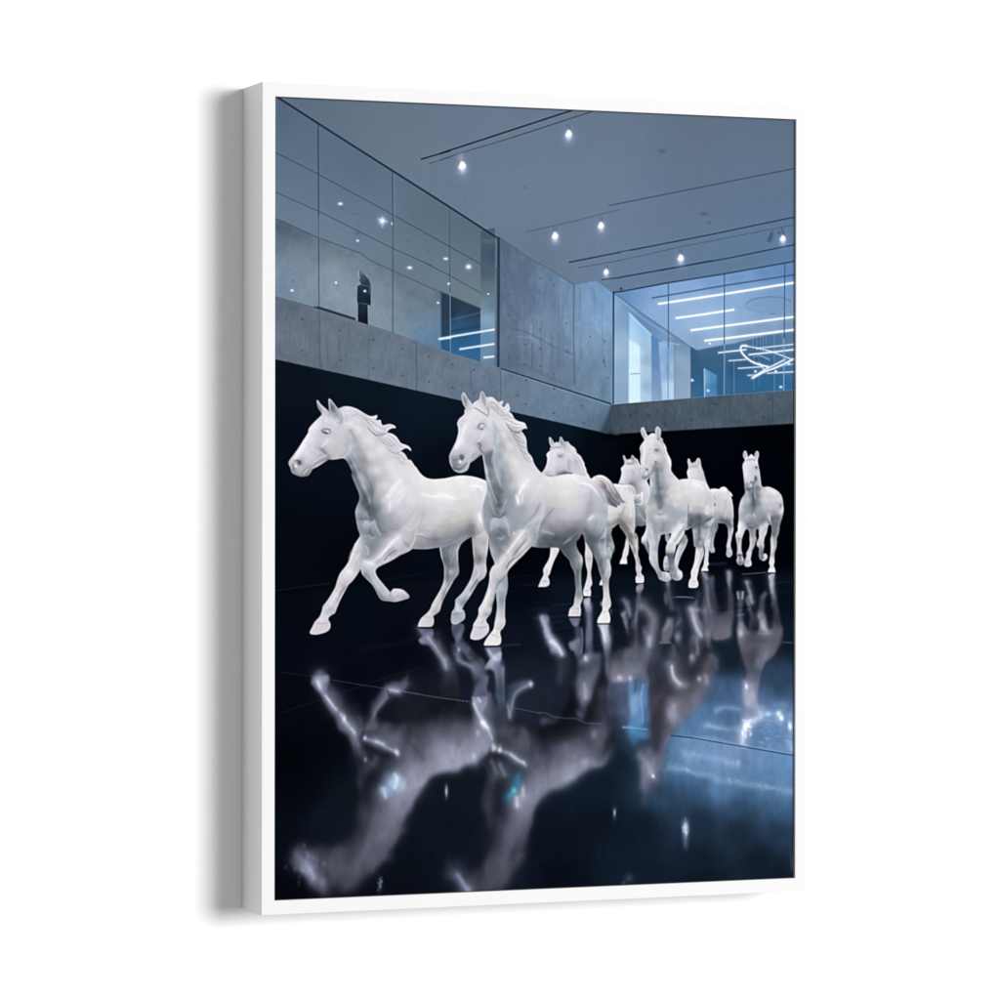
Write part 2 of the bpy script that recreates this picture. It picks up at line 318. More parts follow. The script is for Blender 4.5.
# ------------------------------------------------------------ right-hand glazed room
WIN = "f: -38,178 0,175 270,125 585,75 990,2 990,730 975,724 580,752 0,800 -45,803"
bbW, mW = poly(WIN, "f: 20,190,#5b87b8 100,170,#6c96c6 200,180,#7ba2d0 350,140,#7aa3d2 500,120,#6c97c8 650,90,#6590c2 800,60,#5a86b8 930,50,#5782b4 200,280,#86a8d4 350,250,#8fb0da 450,220,#8fb0da 650,200,#86a9d6 750,160,#7ba0ce 900,180,#6f95c4 300,350,#87a9d2 400,350,#93b4da 500,330,#98b8de 600,350,#93b3d8 700,330,#89aad0 850,240,#7398c4 850,340,#86a6cc 930,300,#7699c2 420,440,#7f9fc2 550,400,#8eaed2 680,400,#7896b8 800,390,#7592b4 930,370,#6a88ac", own=O_WINDOW, p=1.5, eps=8)
clW = full(bbW, mW)
# side wall of that room
poly("f: -45,180 0,205 130,300 270,395 395,485 395,775 0,800 -45,803", "f: -20,260,#87a9cc 20,300,#7a9fc6 20,450,#8fb0d0 -20,500,#98b8d6 20,600,#86a8ca 20,750,#83a2c2 40,260,#678dba 120,320,#5d86b6 180,370,#6089b8 250,420,#6f95c0 330,450,#6887aa 380,500,#7191b2 340,560,#8aa6c4 380,600,#85a0bc 340,700,#86a0bc 380,740,#8aa4c0 310,620,#7c99b9", clip=clW, p=1.6, eps=6)
stroke("f: -40,180 0,205 130,300 270,395 395,485", 1., '#3d6492', .7, .5, clW); stroke("f: 20,235 130,325 280,425", .8, '#a9c8e6', .5, .5, clW)
poly("f: 52,290 175,412 178,792 50,798", "f: 80,330,#9cc8ec 130,390,#8fbde6 60,400,#a8d2f2 60,500,#bfe2f8 90,500,#c9e8fb 80,600,#c2e2f6 70,700,#c4e4f8 90,770,#c9e8fa 130,480,#98b9d4 150,550,#8fb0cc 145,620,#a3c3da 150,700,#8fb3d2 140,770,#a5c6de", .97, .5, clip=clW, p=1.8, eps=4)
poly("f: 52,440 115,480 118,795 50,800", '#d5eefb', .75, .8, clip=clW); stroke("f: 115,480 118,795", .9, '#8fb2d0', .6, .5, clW); stroke("f: 60,632 110,630", .8, '#5d87ad', .7, .5, clW); stroke("f: 50,295 175,415", 1., '#c3e1f6', .6, .6, clW)
poly("f: 176,412 232,450 240,785 178,792", "f: 200,450,#4f83bd 200,550,#5a87ba 200,650,#6d93bf 200,760,#7fa2c8 228,600,#6087b4 225,720,#7497c0", .95, .5, clip=clW)
poly("f: 215,450 300,470 302,780 236,786", "f: 240,470,#8bb4de 270,500,#7ba6d4 245,600,#98bfe6 262,600,#5f86b4 285,600,#a6c8ea 285,720,#b4d2ee 245,740,#a9caea 298,600,#8fb2d6", .95, .6, clip=clW, p=2, eps=3)
stroke("f: 268,480 268,778", 1., '#587fa8', .7, .4, clW); stroke("f: 303,440 304,778", 1., '#5d80a4', .5, .6, clW); stroke("f: 240,450 330,470", 1.4, '#9ec2e4', .6, .7, clW)
# dark back room
poly("f: 396,482 430,500 580,470 640,462 800,420 990,390 990,725 396,768", "f: 410,520,#2a5276 410,600,#2c587e 410,740,#336590 450,500,#3f6a90 480,560,#335c80 450,650,#2b5a84 450,740,#2f638f 560,560,#335f86 560,700,#2c5e8a 620,600,#28557c 620,480,#47739a 650,700,#2d618f 720,560,#2a567d 750,700,#27608f 850,650,#27608f 900,700,#2a6695 950,600,#3a6f9c 950,450,#55799e 850,450,#486f96 700,470,#446d94 800,600,#2f6490", 1, .6, clip=clW, p=1.5, eps=6)
poly("f: 470,600 540,640 540,758 470,764", "f: 480,650,#7fb0dc 500,650,#4a86bb 530,700,#3e7ab0 500,740,#4a86ba", .9, .6, clip=clW); stroke("f: 470,605 472,762", 1.1, '#a4cdee', .8, .5, clW); stroke("f: 396,485 397,768", .9, '#1f3f5c', .7, .5, clW)
stroke("f: 585,500 600,760", 1.5, '#6d8fae', .2, 2, clW)
# ceiling disc and track
stroke("f: 705,240 740,215 830,202 910,208 950,225", 1., '#4a739e', .8, .5, clW); stroke("f: 705,245 700,260 740,280 800,290 880,280 940,255", .9, '#5c83ae', .45, .8, clW)
poly("f: 705,240 740,217 830,204 910,210 945,232 900,275 800,288 725,275", '#6d93be', .4, 1.5, clip=clW); glow(773, 313.6, 4, '#4f7399', .6, .8)
stroke("f: 180,210 260,196 585,140 975,80", 1.5, '#36547c', .85, .5, clW)
# linear lights
def strip(s_, w=1.9, a=1., g=.5):
    stroke(s_, w*2.6, '#b7d4f0', g*.5, 1.6, clW); stroke(s_, w, '#fbfdff', a, .5, clW)
strip("f: 217,242 580,188 975,124", 2.1); strip("f: 315,321 450,303 632,275", 2.); strip("f: 398,389 700,350 975,314", 2.); strip("f: 475,447 580,435 975,386", 2.)
strip("f: 550,514 700,497", 1.3, .85, .3); strip("f: 760,490 975,466", 1.0, .75, .3); strip("f: 608,559 700,552", 1.1, .75, .3); strip("f: 660,601 790,592", 1.2, .75, .3); strip("f: 712,640 760,638", 1.2, .7, .3); strip("f: 820,628 975,620", 1.1, .8, .3)
strip("f: 720,525 840,512 975,496", 1.5, .9, .4); strip("f: 890,585 975,576", .9, .6, .3)
# hanging wires
for x_, y0_, y1_, a_ in ((740, 420, 500, .35), (762, 400, 500, .3), (782, 380, 510, .3), (797, 370, 520, .35), (812, 380, 500, .3), (860, 400, 740, .35), (636, 560, 740, .4), (905, 390, 520, .3), (745, 540, 720, .25), (775, 540, 700, .2)):
    stroke(f"f: {x_},{y0_} {x_},{y1_}", .7, '#a9c6e2', a_, .4, clW)
# ring lamp: two thin looped light tubes
RING = ["f: 705,476 680,476 672,490 676,507 692,530 728,560 775,580 825,592", "f: 690,476 725,481 780,492 850,510 920,537 960,553", "f: 735,655 770,632 810,606 865,580 918,552", "f: 742,653 800,622 870,596 930,568 985,538", "f: 775,573 792,592 803,610"]
for P_, w_, a_ in zip(RING, (1.6, .8, 1.1, 1.5, .8), (1, .85, .95, 1, .8)):
    q_ = curve(pts(P_), False, 6, -.5)
    stroke(q_, w_*2.2, '#c9cfe6', .35, 1.5, clW); stroke(q_, w_, '#ffffff', a_, .45, clW)
for P_ in ("f: 730,528 760,522 790,532 830,548", "f: 742,540 775,532 810,545 832,556"): stroke(curve(pts(P_), False, 6, -.5), .8, '#b9d2ea', .5, .5, clW)
for x, y, r_ in ((501, 463, .9), (402, 667, 1.2), (490, 725, 1.), (896, 705, 1.1), (755, 618, 1), (868, 618, 1.1), (940, 575, 1)): lamp(620+x/5.5556, 260+y/5.5556, r_, 1.8, .4)
# mullions
for s_ in ("f: 270,127 270,480", "f: 582,77 581,470", "f: 918,15 915,440"): stroke(s_, 1.1, '#33567e', .85, .4, clW)
for s_ in ("f: 582,470 580,752", "f: 914,440 912,728"): stroke(s_, 1.1, '#83add3', .75, .4, clW)
stroke("f: -38,178 0,175 270,125 585,75 990,2", 1.5, '#1c3350', .9, .4); stroke("e: 965,178 963,800", 1.5, '#1b2e44', .95, .4); stroke("f: -45,802 0,799 580,752 975,722", .8, '#9dbfde', .45, .6)
stroke("c: 225,1000 600,933 975,857", 1.3, '#1f3454', .9, .4); stroke("e: 900,108 1000,96", 1.3, '#26374d', .9, .4); stroke("f: 0,95 300,42 510,2", 1.3, '#1f3352', .9, .4); glow(621.2, 288.6, 1.3, '#12203a', .9)
poly("f: 240,118 585,62 990,-10 990,4 585,76 270,126", '#5a7ba8', .3, 1.2)
TONE = None
# ------------------------------------------------------------ ceiling spots
for x, y, s_ in ((462.2, 165, 1.25), (568.8, 133.2, 1.1), (555.2, 235.3, 1.05), (601.2, 225, 1.), (681, 257.5, 1), (606.3, 271.4, .8), (783.3, 238, .9)):
    stroke([[x-1.6, y-7.5*s_], [x-.9, y-4.2*s_]], 2.2*s_, '#56647c', .7, .6); stroke([[x+.9, y-8*s_], [x+1.2, y-4.6*s_]], .7, '#39465a', .7, .4)
    glow(x, y+2.5*s_, 5.2*s_, '#8f9fc4', .65, 7*s_); glow(x, y+2.6*s_, 2.6*s_, '#e9eefb', .8, 3.4*s_)
    poly([(x-.8*s_, y-3.8*s_), (x+1.5*s_, y-2.6*s_), (x+3*s_, y), (x+2.2*s_, y+2.4*s_), (x-2.6*s_, y+2.8*s_), (x-3.2*s_, y+1.2*s_)], '#ffffff', 1, .7)
glow(461, 157, 3.2, '#b9b6d8', .5, 4)

# ------------------------------------------------------------ ledge on the right
bb, m = poly("f: -45,806 0,800 580,752 990,720 990,908 580,932 0,966 -40,970 -52,900", "f: -20,850,#3c4753 40,830,#45505c 40,920,#424d59 200,830,#4b5662 200,920,#465360 400,800,#4a5765 400,900,#445160 600,780,#4a5664 600,880,#45525f 800,760,#4d5a67 800,860,#465260 930,750,#4d5a68 930,880,#43505e", own=O_CONCRETE, p=1.4, eps=9)
grain(bb, m, 10, .02, 21, 1, 1.2); grain(bb, m, 3, .015, 22, .7, 1.6, 2)
cl_ = full(bb, m)
for x_ in (90, 250, 395, 610, 850): stroke(f"f: {x_},{790-x_*.05} {x_+3},{940-x_*.05}", 1.1, '#33404d', .4, .7, cl_)
for x, y in ((60, 860), (250, 912), (160, 860), (400, 885), (530, 800), (800, 875), (830, 775), (660, 900)): glow(620+x/5.5556, 260+y/5.5556, 1.5, '#28333f', .6, 1.1)

# ------------------------------------------------------------ dark wall and glossy floor
DK = "d: -30,540 0,546 540,665 1000,768 e: 0,757 400,845 930,966 990,975 f: 0,966 580,932 990,908 Z: 804,572 700,572 600,574 450,577 330,583.5 266,592.5"
poly(DK, "Z: 280,380,#0a121c 350,385,#0b1520 420,400,#0c1824 500,420,#0c1926 560,430,#0a1724 400,440,#091420 340,450,#080f1b 290,450,#070d18 290,550,#04080f 350,560,#03070f 440,470,#070c16 600,445,#030811 700,440,#01040b 780,435,#010308 640,450,#000207 720,500,#00020a 790,500,#00030a 600,520,#000106 520,570,#01040c 790,560,#01030a", own=O_DARK, p=1.5, eps=14)
poly("f: -60,960 -20,975 60,975 20,1000 -100,1000", '#000306', .8, 2)
stroke("d: 0,548 540,667 1000,770", 1., '#1a2430', .7, .5); stroke("e: 0,758 400,846 900,958", 1., '#16202c', .7, .5); stroke("f: 0,967 580,934 990,910", .9, '#1b2530', .5, .5)
poly("Z: 266,592.5 330,583.5 450,577 600,574 700,572 804,572 804,910 266,910", "Z: 280,600,#050911 290,640,#040914 300,700,#05080f 290,760,#02040a 285,850,#070b14 300,790,#04070f 350,620,#050b15 400,650,#040812 350,680,#050913 330,740,#050710 450,640,#070c16 520,590,#040914 520,640,#0b121c 520,680,#171d29 480,700,#14192a 560,620,#0a121e 440,700,#14171f 420,715,#1a1b25 540,700,#1c232f 560,720,#171b27 600,620,#0b1420 620,600,#060e1a 660,600,#0a1420 700,590,#060e1a 740,580,#040a14 780,600,#060e18 785,640,#0c1726 780,680,#22374e 730,660,#0f1c2b 720,690,#304b6a 700,640,#0c1724 750,700,#3a5a7f 780,720,#4c7099 700,720,#40648a 680,735,#3e658b 680,760,#40688f 720,760,#52769e 780,760,#5278a2 720,790,#4a739b 780,790,#4d7599 700,800,#24415e 660,790,#203a52 640,760,#16283a 640,730,#243852 620,760,#0e1c2a 780,810,#2e4f70 740,810,#243f5b 700,820,#132030 740,830,#14202f 780,830,#1a3048 640,830,#0e1826 640,870,#0f1a28 700,860,#0f1d2d 760,860,#101b28 780,880,#10182a 700,885,#0b121f 600,780,#0f1a27 600,820,#0a131d 560,840,#0a111b 560,880,#070c18 500,870,#121a25 450,820,#0c141e 440,860,#0b131c 400,870,#0a1018 400,890,#080c16 340,895,#0a0c18 480,885,#0f1522 460,790,#0e161f 350,800,#0c161d 330,820,#0d1620 290,890,#05070f", own=O_FLOOR, p=1.7, eps=12, fy=4.)

# ------------------------------------------------------------ the horses
HA = np.zeros((NH, NW), np.float32); LAYERS = {}; BASE = IMG.copy()
def horse(n, outline, samples, extra=(), feather=.38, p=1.7, eps=1.6, rim=.16):
    """outline pieces share one colour field; the glazed edge catches a thin rim of light"""
    C = colpts(samples); P = curve(pts(outline), True)
    bb, m = polymask(P, feather)
    F = blur(field(bb, C, 1.55, eps+(1.5 if n < 3 else .4), 3), (1.45 if n < 3 else .7)*S)
    mu = (F*m[..., None]).sum((0, 1))/max(m.sum(), 1); F = (mu+(F-mu)*(1.30 if n < 3 else 1.08))*np.array([.972, .968, .98], np.float32)+(.008 if n < 3 else .02)
    x0, y0, x1, y1 = bb
    inner = blur(m, 1.0*S); edge = np.clip(m-np.clip(inner*1.25-.25, 0, 1), 0, 1)*m
    F = np.clip(F+(edge*rim)[..., None], 0, 1)
    put(bb, m, F); HA[y0:y1, x0:x1] = np.maximum(HA[y0:y1, x0:x1], m); LAYERS.setdefault(n, []).append((bb, m, F)); OWN[y0:y1, x0:x1][m > .5] = O_H[n]
    return full(bb, m)

def lines(clip, items):
    for s_, w, c, a, f in items:
        dark = float(col(c).mean()) < .55
        # a fold is a soft groove with a finer core, a gleam is a soft ridge
        P_ = curve(pts(s_), False, 5, -.2)
        if len(P_) > 2: P_ = [[q[0], q[1], w*(.3+.8*math.sin(math.pi*(k+.5)/len(P_)))] for k, q in enumerate(P_)]
        else: P_ = [[P_[0][0], P_[0][1], w*.3], [(P_[0][0]+P_[1][0])/2, (P_[0][1]+P_[1][1])/2, w*1.05], [P_[1][0], P_[1][1], w*.3]]
        stroke(P_, w*1.25, c, a*(.62 if dark else .7), f+.4, clip)
        stroke(P_, w*.75, c, a*(.42 if dark else .6), f*.9, clip)

# 6: behind, small (head and rump seen past the fifth)
H6a = horse(6, "S: 225,240 238,230 250,240 268,285 290,285 320,268 345,230 360,223 378,235 387,270 395,330 420,390 435,450 460,530 490,600 500,700 300,700 220,600 228,480 214,400 230,360 232,320 222,280",
  "S: 240,270,200l 360,270,195l 260,330,205l 320,310,195l 280,290,210n 260,380,235n 300,380,225l 350,350,222l 380,400,205l 240,440,230n 300,450,220l 350,450,212l 400,470,195l 430,500,200l 380,500,205l", rim=.12)
lines(H6a, [("S: 235,355 280,330 350,345", 1., '160l', .6, .5), ("S: 285,300 330,320 360,330", .8, '165l', .6, .4), ("S: 365,250 368,310", 1., '160l', .6, .4), ("S: 240,250 250,300", .9, '165l', .5, .4), ("S: 395,350 430,500", 1.2, '165l', .5, .7), ("S: 235,380 240,470", 1., '250n', .5, .5), ("S: 360,390 372,380", 1.2, '170l', .5, .5)])
H6b = horse(6, "S: 480,640 505,615 560,607 620,612 640,594 680,584 710,600 740,640 755,648 785,692 777,710 762,700 780,760 795,840 800,960 U: 128,160 122,250 125,350 110,420 95,500 85,560 90,610 107,660 108,705 80,745 40,747 20,700 30,640 25,590 35,540 50,450 45,350 40,300 R: 720,100 690,50 600,40 602,100 572,170 552,250 550,330 565,370 560,405 520,412 500,390 480,380 480,0 S: 480,900",
  "S: 540,630,238n 600,640,230n 680,610,235n 560,700,205w 620,700,205n 680,680,222n 720,700,210n 760,760,205l 620,780,195w 680,760,205w 720,840,195l 780,840,205l 640,860,200w 560,760,195w 560,860,205n 600,930,170n 700,920,185l 780,930,190l 560,960,165b R: 640,0,110b 700,30,90b 770,10,170c 740,60,100b 760,110,140l 780,130,195l 740,160,185l 750,250,205l 740,320,215n 730,350,200l 720,400,170l 760,400,185l 740,440,175l 590,60,130b 560,110,150b 570,180,150b 530,250,165b 540,350,175b 530,390,165b", rim=.1)
lines(H6b, [("S: 560,800 562,820", 1.4, '#2f3a4a', .9, .4), ("S: 545,700 570,740", 1., '120b', .5, .4), ("S: 640,600 720,650 750,700 785,770", 1.6, '250n', .5, .7), ("S: 715,640 770,700", 1.4, '150l', .6, .5), ("S: 745,650 780,700", 1.6, '245n', .8, .5), ("S: 700,760 690,900", 1.6, '150l', .35, 1), ("S: 740,740 700,880 690,990", 1.2, '215l', .5, .8), ("R: 650,0 760,30 800,60", 3.5, '#525b6a', .6, 1.4), ("R: 772,20 790,60", 1.6, '#b9d2d8', .7, .6), ("R: 790,90 780,180", .9, '235l', .7, .4), ("R: 735,380 755,395", 1.2, '240n', .5, .5), ("R: 575,70 590,130 560,180", 1., '75b', .7, .5), ("R: 520,370 545,360", 1, '225l', .5, .5), ("R: 715,355 760,365", .8, '110b', .6, .4)])

# 7: right-hand horse coming straight at us
H7 = horse(7, "T: 262,200 272,170 288,153 305,155 322,195 335,240 350,228 375,200 400,215 425,240 432,190 455,155 472,158 490,190 488,230 475,270 475,330 485,370 495,430 505,510 515,600 525,650 550,672 620,666 670,680 730,710 780,750 815,800 830,860 840,930 843,1000 U: 840,100 825,170 805,240 790,290 785,350 770,420 745,480 748,540 735,620 715,680 710,760 712,820 700,860 720,920 727,968 616,968 625,930 648,880 635,830 640,790 655,700 660,600 655,500 670,400 668,300 650,282 625,290 615,330 600,400 570,470 560,540 565,590 555,640 545,692 590,695 612,730 600,770 560,800 510,780 490,740 488,680 490,620 460,580 460,520 490,470 488,400 488,350 450,345 442,430 455,480 440,540 420,600 395,650 380,720 370,780 385,820 380,865 340,883 290,875 274,840 285,790 310,740 310,690 340,630 360,570 355,480 355,400 330,342 300,350 275,400 260,440 245,490 240,560 240,640 255,700 257,730 275,780 268,835 240,862 190,850 168,800 180,750 173,710 180,640 175,560 160,480 158,410 185,370 188,300 200,230 200,150 200,50 T: 200,1000 210,930 240,840 285,770 292,720 285,690 283,640 278,590 270,520 262,440 255,380 262,340 282,305 288,280 265,240",
  "T: 300,200,185l 455,200,180l 340,260,225l 380,225,240n 430,255,215l 300,310,230l 360,340,222l 440,310,225l 290,380,205l 330,400,222l 330,480,218l 340,560,225n 280,420,210l 400,440,205l 450,340,220l 455,400,160l 430,480,200l 390,540,215l 300,560,200l 330,620,170l 370,600,180l 300,650,150b 345,660,165l 385,660,210l 340,700,100b 480,450,200l 495,560,200n 460,560,150b 440,600,165b 450,680,120b 480,680,110b 500,640,200n 320,760,165b 340,850,175b 380,780,120b 410,850,95b 410,920,85b 460,780,110b 460,900,130b 500,760,170b 300,850,190b 240,900,205n 230,980,200n 300,950,155b 540,740,200n 540,850,205w 600,740,222n 620,850,205n 700,740,222l 700,850,205l 780,850,205l 650,950,195l 740,950,190l 800,930,165l 830,980,215n 560,950,190b 480,980,165b 380,980,140b U: 230,80,185n 230,160,170b 300,80,150b 300,150,165l 330,200,160b 400,40,120b 410,140,165b 350,160,160b 480,130,150c 560,140,150c 600,100,170l 460,220,140b 520,230,130b 560,200,120b 380,260,130b 330,280,115b 440,300,120b 640,150,200l 650,220,140l 700,120,150b 700,180,90b 760,180,105b 800,100,215n 800,180,150b 740,250,110b 780,240,130b 700,290,105b 210,280,235n 240,300,225n 270,330,205l 220,360,230n 200,420,222n 240,430,205l 200,500,165l 230,520,180l 215,600,185l 215,680,190l 215,750,100b 190,780,180b 250,780,170b 220,830,105b 370,350,125b 400,420,140b 430,430,150b 390,500,200l 420,520,140l 370,600,205l 400,620,150l 340,690,215l 340,760,210n 330,830,205n 590,280,225n 540,330,215w 560,400,215w 520,480,215n 500,540,200l 540,550,190l 510,620,130b 530,680,100b 510,740,120b 570,740,210l 590,720,200l 720,330,120b 700,400,110b 750,400,130b 690,500,190l 730,530,150l 690,600,205l 700,700,165l 680,780,220l 680,850,225n 670,930,232n", rim=.15, eps=1.2)
lines(H7, [("T: 280,180 290,250", 1.2, '115b', .5, .6), ("T: 455,180 450,250", 1.2, '115b', .5, .6), ("T: 300,300 340,280 400,275 440,290", 1.3, '130b', .7, .5), ("T: 290,290 340,262 400,258", 1., '235n', .6, .4), ("T: 445,380 460,400", 2, '70b', .8, .6), ("T: 438,515 445,575", 2.2, '#243242', .9, .5), ("T: 445,570 410,620 400,700 405,800 420,910", 1.5, '#3c4756', .85, .7), ("T: 370,605 390,600", 1.3, '60b', .85, .45), ("T: 310,630 320,650", 1.1, '90b', .6, .5), ("T: 375,650 392,645", 1.3, '240n', .7, .5), ("T: 305,685 345,705 385,695", 1.5, '#3d4550', .85, .5), ("T: 345,590 340,600", 1.5, '235n', .5, .6), ("T: 430,760 445,860", 1.2, '190b', .6, .8), ("T: 390,700 400,760", .9, '175b', .5, .6), ("T: 320,740 340,900", 1.8, '205b', .4, 1), ("T: 530,700 570,800 600,900", 2.5, '225w', .4, 1.6), ("T: 620,690 700,760 780,860", 2, '240l', .4, 1.4), ("T: 780,980 810,920", 1., '80b', .6, .5), ("T: 500,420 515,600 530,660", .9, '250n', .6, .4), ("T: 270,360 285,500", .9, '245l', .5, .5),
  ("U: 400,0 415,40 385,120", 1., '80b', .5, .6), ("U: 300,200 340,140 380,170", 1.4, '200l', .5, .7), ("U: 390,160 420,140 440,170", 1.4, '205b', .45, .7), ("U: 330,322 400,322", 1.2, '#2d3542', .7, .5), ("U: 380,130 385,240", 1., '105b', .4, .7), ("U: 635,150 650,240", 1.3, '225l', .8, .6), ("U: 665,150 680,250", 1.2, '70b', .7, .7), ("U: 625,230 640,280", 1, '60b', .6, .5), ("U: 520,300 500,480", 1., '245n', .6, .5), ("U: 600,270 560,420", .9, '165l', .6, .5), ("U: 215,250 205,350", 1.8, '248n', .6, .6), ("U: 175,480 240,485", .8, '120b', .5, .5), ("U: 208,520 212,690", .8, '235l', .6, .5), ("U: 180,715 250,715", 1.3, '#1c2530', .9, .45), ("U: 195,740 182,800", 1.1, '225l', .7, .4), ("U: 245,745 262,800", 1.1, '220l', .7, .4), ("U: 290,800 370,800", .7, '150l', .5, .4), ("U: 300,760 380,790", .7, '235n', .4, .5), ("U: 545,700 540,760 520,770", 1.2, '#2f3a48', .8, .5), ("U: 560,715 590,740", 1.7, '235l', .6, .6), ("U: 470,600 480,540", 1.2, '225l', .5, .5), ("U: 685,300 700,420 720,500", 1.2, '90b', .5, .8), ("U: 765,300 750,420", .9, '160b', .5, .5), ("U: 690,520 670,700", 1.2, '245n', .5, .7), ("U: 730,560 715,680", 1, '110b', .5, .6), ("U: 660,890 700,885", .8, '180l', .5, .4), ("U: 720,190 760,260 790,200", 1.2, '140b', .5, .6), ("U: 380,520 360,620", 1.2, '240l', .5, .7)])
stroke("U: 615,972 728,972", 1., '#04070c', .9, .35)

# 4: behind the fifth
H4 = horse(4, "M: 163,450 170,438 182,442 200,475 215,497 240,487 262,487 270,445 280,437 295,445 320,475 345,490 365,530 385,560 440,600 470,740 465,765 480,800 500,830 512,870 512,1000 N: 640,480 600,700 575,690 520,703 470,700 440,735 400,700 400,400 200,280 M: 80,830 108,800 112,780 125,750 142,690 145,645 138,605 152,590 178,558 182,520 170,490",
  "M: 180,480,165l 285,470,155c 210,520,200l 250,500,215l 330,510,205l 180,600,235n 230,570,225l 270,580,232n 300,540,185l 340,560,215l 160,620,222l 160,700,232n 200,680,210l 150,760,222l 130,790,200l 240,660,205l 280,640,200l 340,640,200l 250,720,190l 230,780,190l 270,790,120b 330,760,170l 300,800,150l 360,860,165l 340,900,170l 400,800,205l 440,800,225n 420,700,190l 480,860,225n 440,900,215l 380,950,190l N: 560,250,205l 560,330,205n 560,400,205n 520,450,160b 480,430,150b 460,500,130b 540,520,150b 480,560,150b 520,600,130b 460,640,115b 560,620,140b 540,680,115b 470,690,100b 600,380,205w", rim=.14, eps=1.3)
lines(H4, [("M: 205,540 250,550 300,530", 1.3, '110b', .7, .5), ("M: 275,460 300,520", 1.2, '105b', .7, .5), ("M: 330,510 335,540", 1, '120b', .6, .5), ("M: 270,620 300,680 280,740", 1.8, '175l', .5, 1), ("M: 120,800 180,812 240,808 270,805", 1., '110b', .6, .5), ("M: 250,790 300,810 340,900", 2.2, '125b', .55, 1), ("M: 370,600 380,760", 1.5, '175l', .5, 1), ("M: 470,760 500,830", .9, '250n', .6, .4), ("N: 470,480 500,560 570,640", 1.3, '180c', .6, .7), ("N: 450,560 470,680", 1.5, '110b', .5, 1), ("N: 520,480 560,600", 1.2, '105b', .5, .8), ("M: 175,560 145,620", 1.2, '248n', .6, .5)])
H4b = horse(4, "Q: 460,20 450,120 420,190 398,225 398,285 430,312 450,360 490,430 540,450 540,200", "Q: 460,80,235n 470,150,225l 430,200,240n 430,250,225l 470,270,190l 430,290,150l 460,330,120b 490,400,120b 500,200,150b", rim=.1)
lines(H4b, [("Q: 405,290 460,285", 1., '110b', .7, .5), ("Q: 470,250 485,330", .8, '#101722', .8, .5)])
H4c = horse(4, "Q: 690,160 720,160 745,200 745,300 700,260", "Q: 720,200,150b 710,250,165b", rim=.05)
H4d = horse(4, "Q: 690,455 720,440 745,480 745,620 720,645 685,632 672,600 670,530", "Q: 700,500,200l 700,560,205l 680,600,190l 715,620,130b 730,560,150b", rim=.12)
lines(H4d, [("Q: 675,545 740,550", 1, '120b', .6, .5), ("Q: 690,610 740,620", 1, '90b', .5, .5)])

# 3: behind the middle horse
H3a = horse(3, "L: 270,110 288,97 300,108 325,145 350,187 375,172 405,178 418,150 428,95 450,98 475,135 495,168 530,163 550,172 575,205 620,240 640,255 660,290 668,325 700,350 735,385 750,420 775,465 782,510 805,560 812,600 838,640 860,690 860,760 150,760 150,640 175,600 205,560 235,490 246,440 245,390 233,352 255,320 290,285 283,262 300,240 278,190",
  "L: 295,140,185l 440,150,165c 320,230,205l 380,200,225l 300,270,205b 350,300,235n 300,340,235n 260,360,230n 420,280,235n 450,300,215l 480,200,175b 400,350,215l 440,360,165b 280,420,225l 330,420,228l 260,500,222n 330,500,215l 220,580,222l 250,620,190b 330,580,215l 420,450,212l 480,430,215l 500,520,205l 440,560,195l 560,480,190l 540,580,190l 600,520,200l 580,600,205l 650,560,200l 700,600,205l 550,240,205l 540,350,225n 600,290,240n 600,400,215l 640,330,222l 680,400,205l 650,450,190l 700,480,200l 740,500,225n 760,560,222l 800,640,232n 760,640,190l 350,650,205l 650,640,215l 400,620,150l 500,620,130l", rim=.12, eps=1.2)
lines(H3a, [("L: 295,130 315,210", 1.1, '#6f7886', .8, .5), ("L: 290,130 300,210", .7, '230l', .5, .4), ("L: 440,140 460,210", 1.3, '#6f7e8c', .7, .5), ("L: 300,265 360,245 430,250 450,245", 1.4, '140b', .65, .6), ("L: 330,240 400,215", 1., '240l', .5, .5), ("L: 400,355 430,380 470,350", 1.5, '145b', .75, .6), ("L: 415,370 400,385", .8, '110b', .6, .5), ("L: 480,215 500,260 560,320", 1.2, '165b', .5, .6), ("L: 540,270 600,330 650,420 680,470", 1.3, '170b', .45, .8), ("L: 520,260 580,340 620,430", 1., '238l', .5, .6), ("L: 560,420 555,540 590,620", 1.8, '165l', .5, 1), ("L: 500,580 430,610 380,640", 1.6, '120l', .6, .8), ("L: 430,632 520,608 600,622", 1.3, '#3f4250', .85, .5), ("L: 225,640 280,655 340,650", 1.1, '135l', .7, .6), ("L: 200,590 250,610", 1.2, '165b', .5, .6), ("L: 350,440 300,560", 2, '238l', .4, 1.1), ("L: 600,290 640,320 660,380", 1.1, '250n', .6, .6), ("L: 640,360 700,420 740,500 770,580", 1., '165l', .45, .6), ("L: 620,420 680,500 720,600", 1., '170l', .35, .8), ("L: 690,360 760,470 790,570", 1., '248n', .5, .6), ("L: 480,300 450,340", 1.6, '240n', .5, .8)])
H3far = horse(3, "I: 430,600 520,670 512,740 530,800 547,880 535,950 K: 742,70 722,150 700,220 640,300 635,420 632,455 595,452 600,425 620,380 620,200 660,100 640,0 I: 440,900", "I: 480,700,165b 500,760,140b 480,850,130b 520,880,170b 500,950,180b 480,800,120b K: 700,50,170b 680,120,180b 700,180,130b 615,430,225n", rim=.08)
lines(H3far, [("I: 500,690 490,800 520,900", 1.1, '100b', .5, .8), ("I: 480,900 500,870", 1., '225l', .6, .6), ("K: 690,20 720,70", 1.2, '205b', .5, .6)])
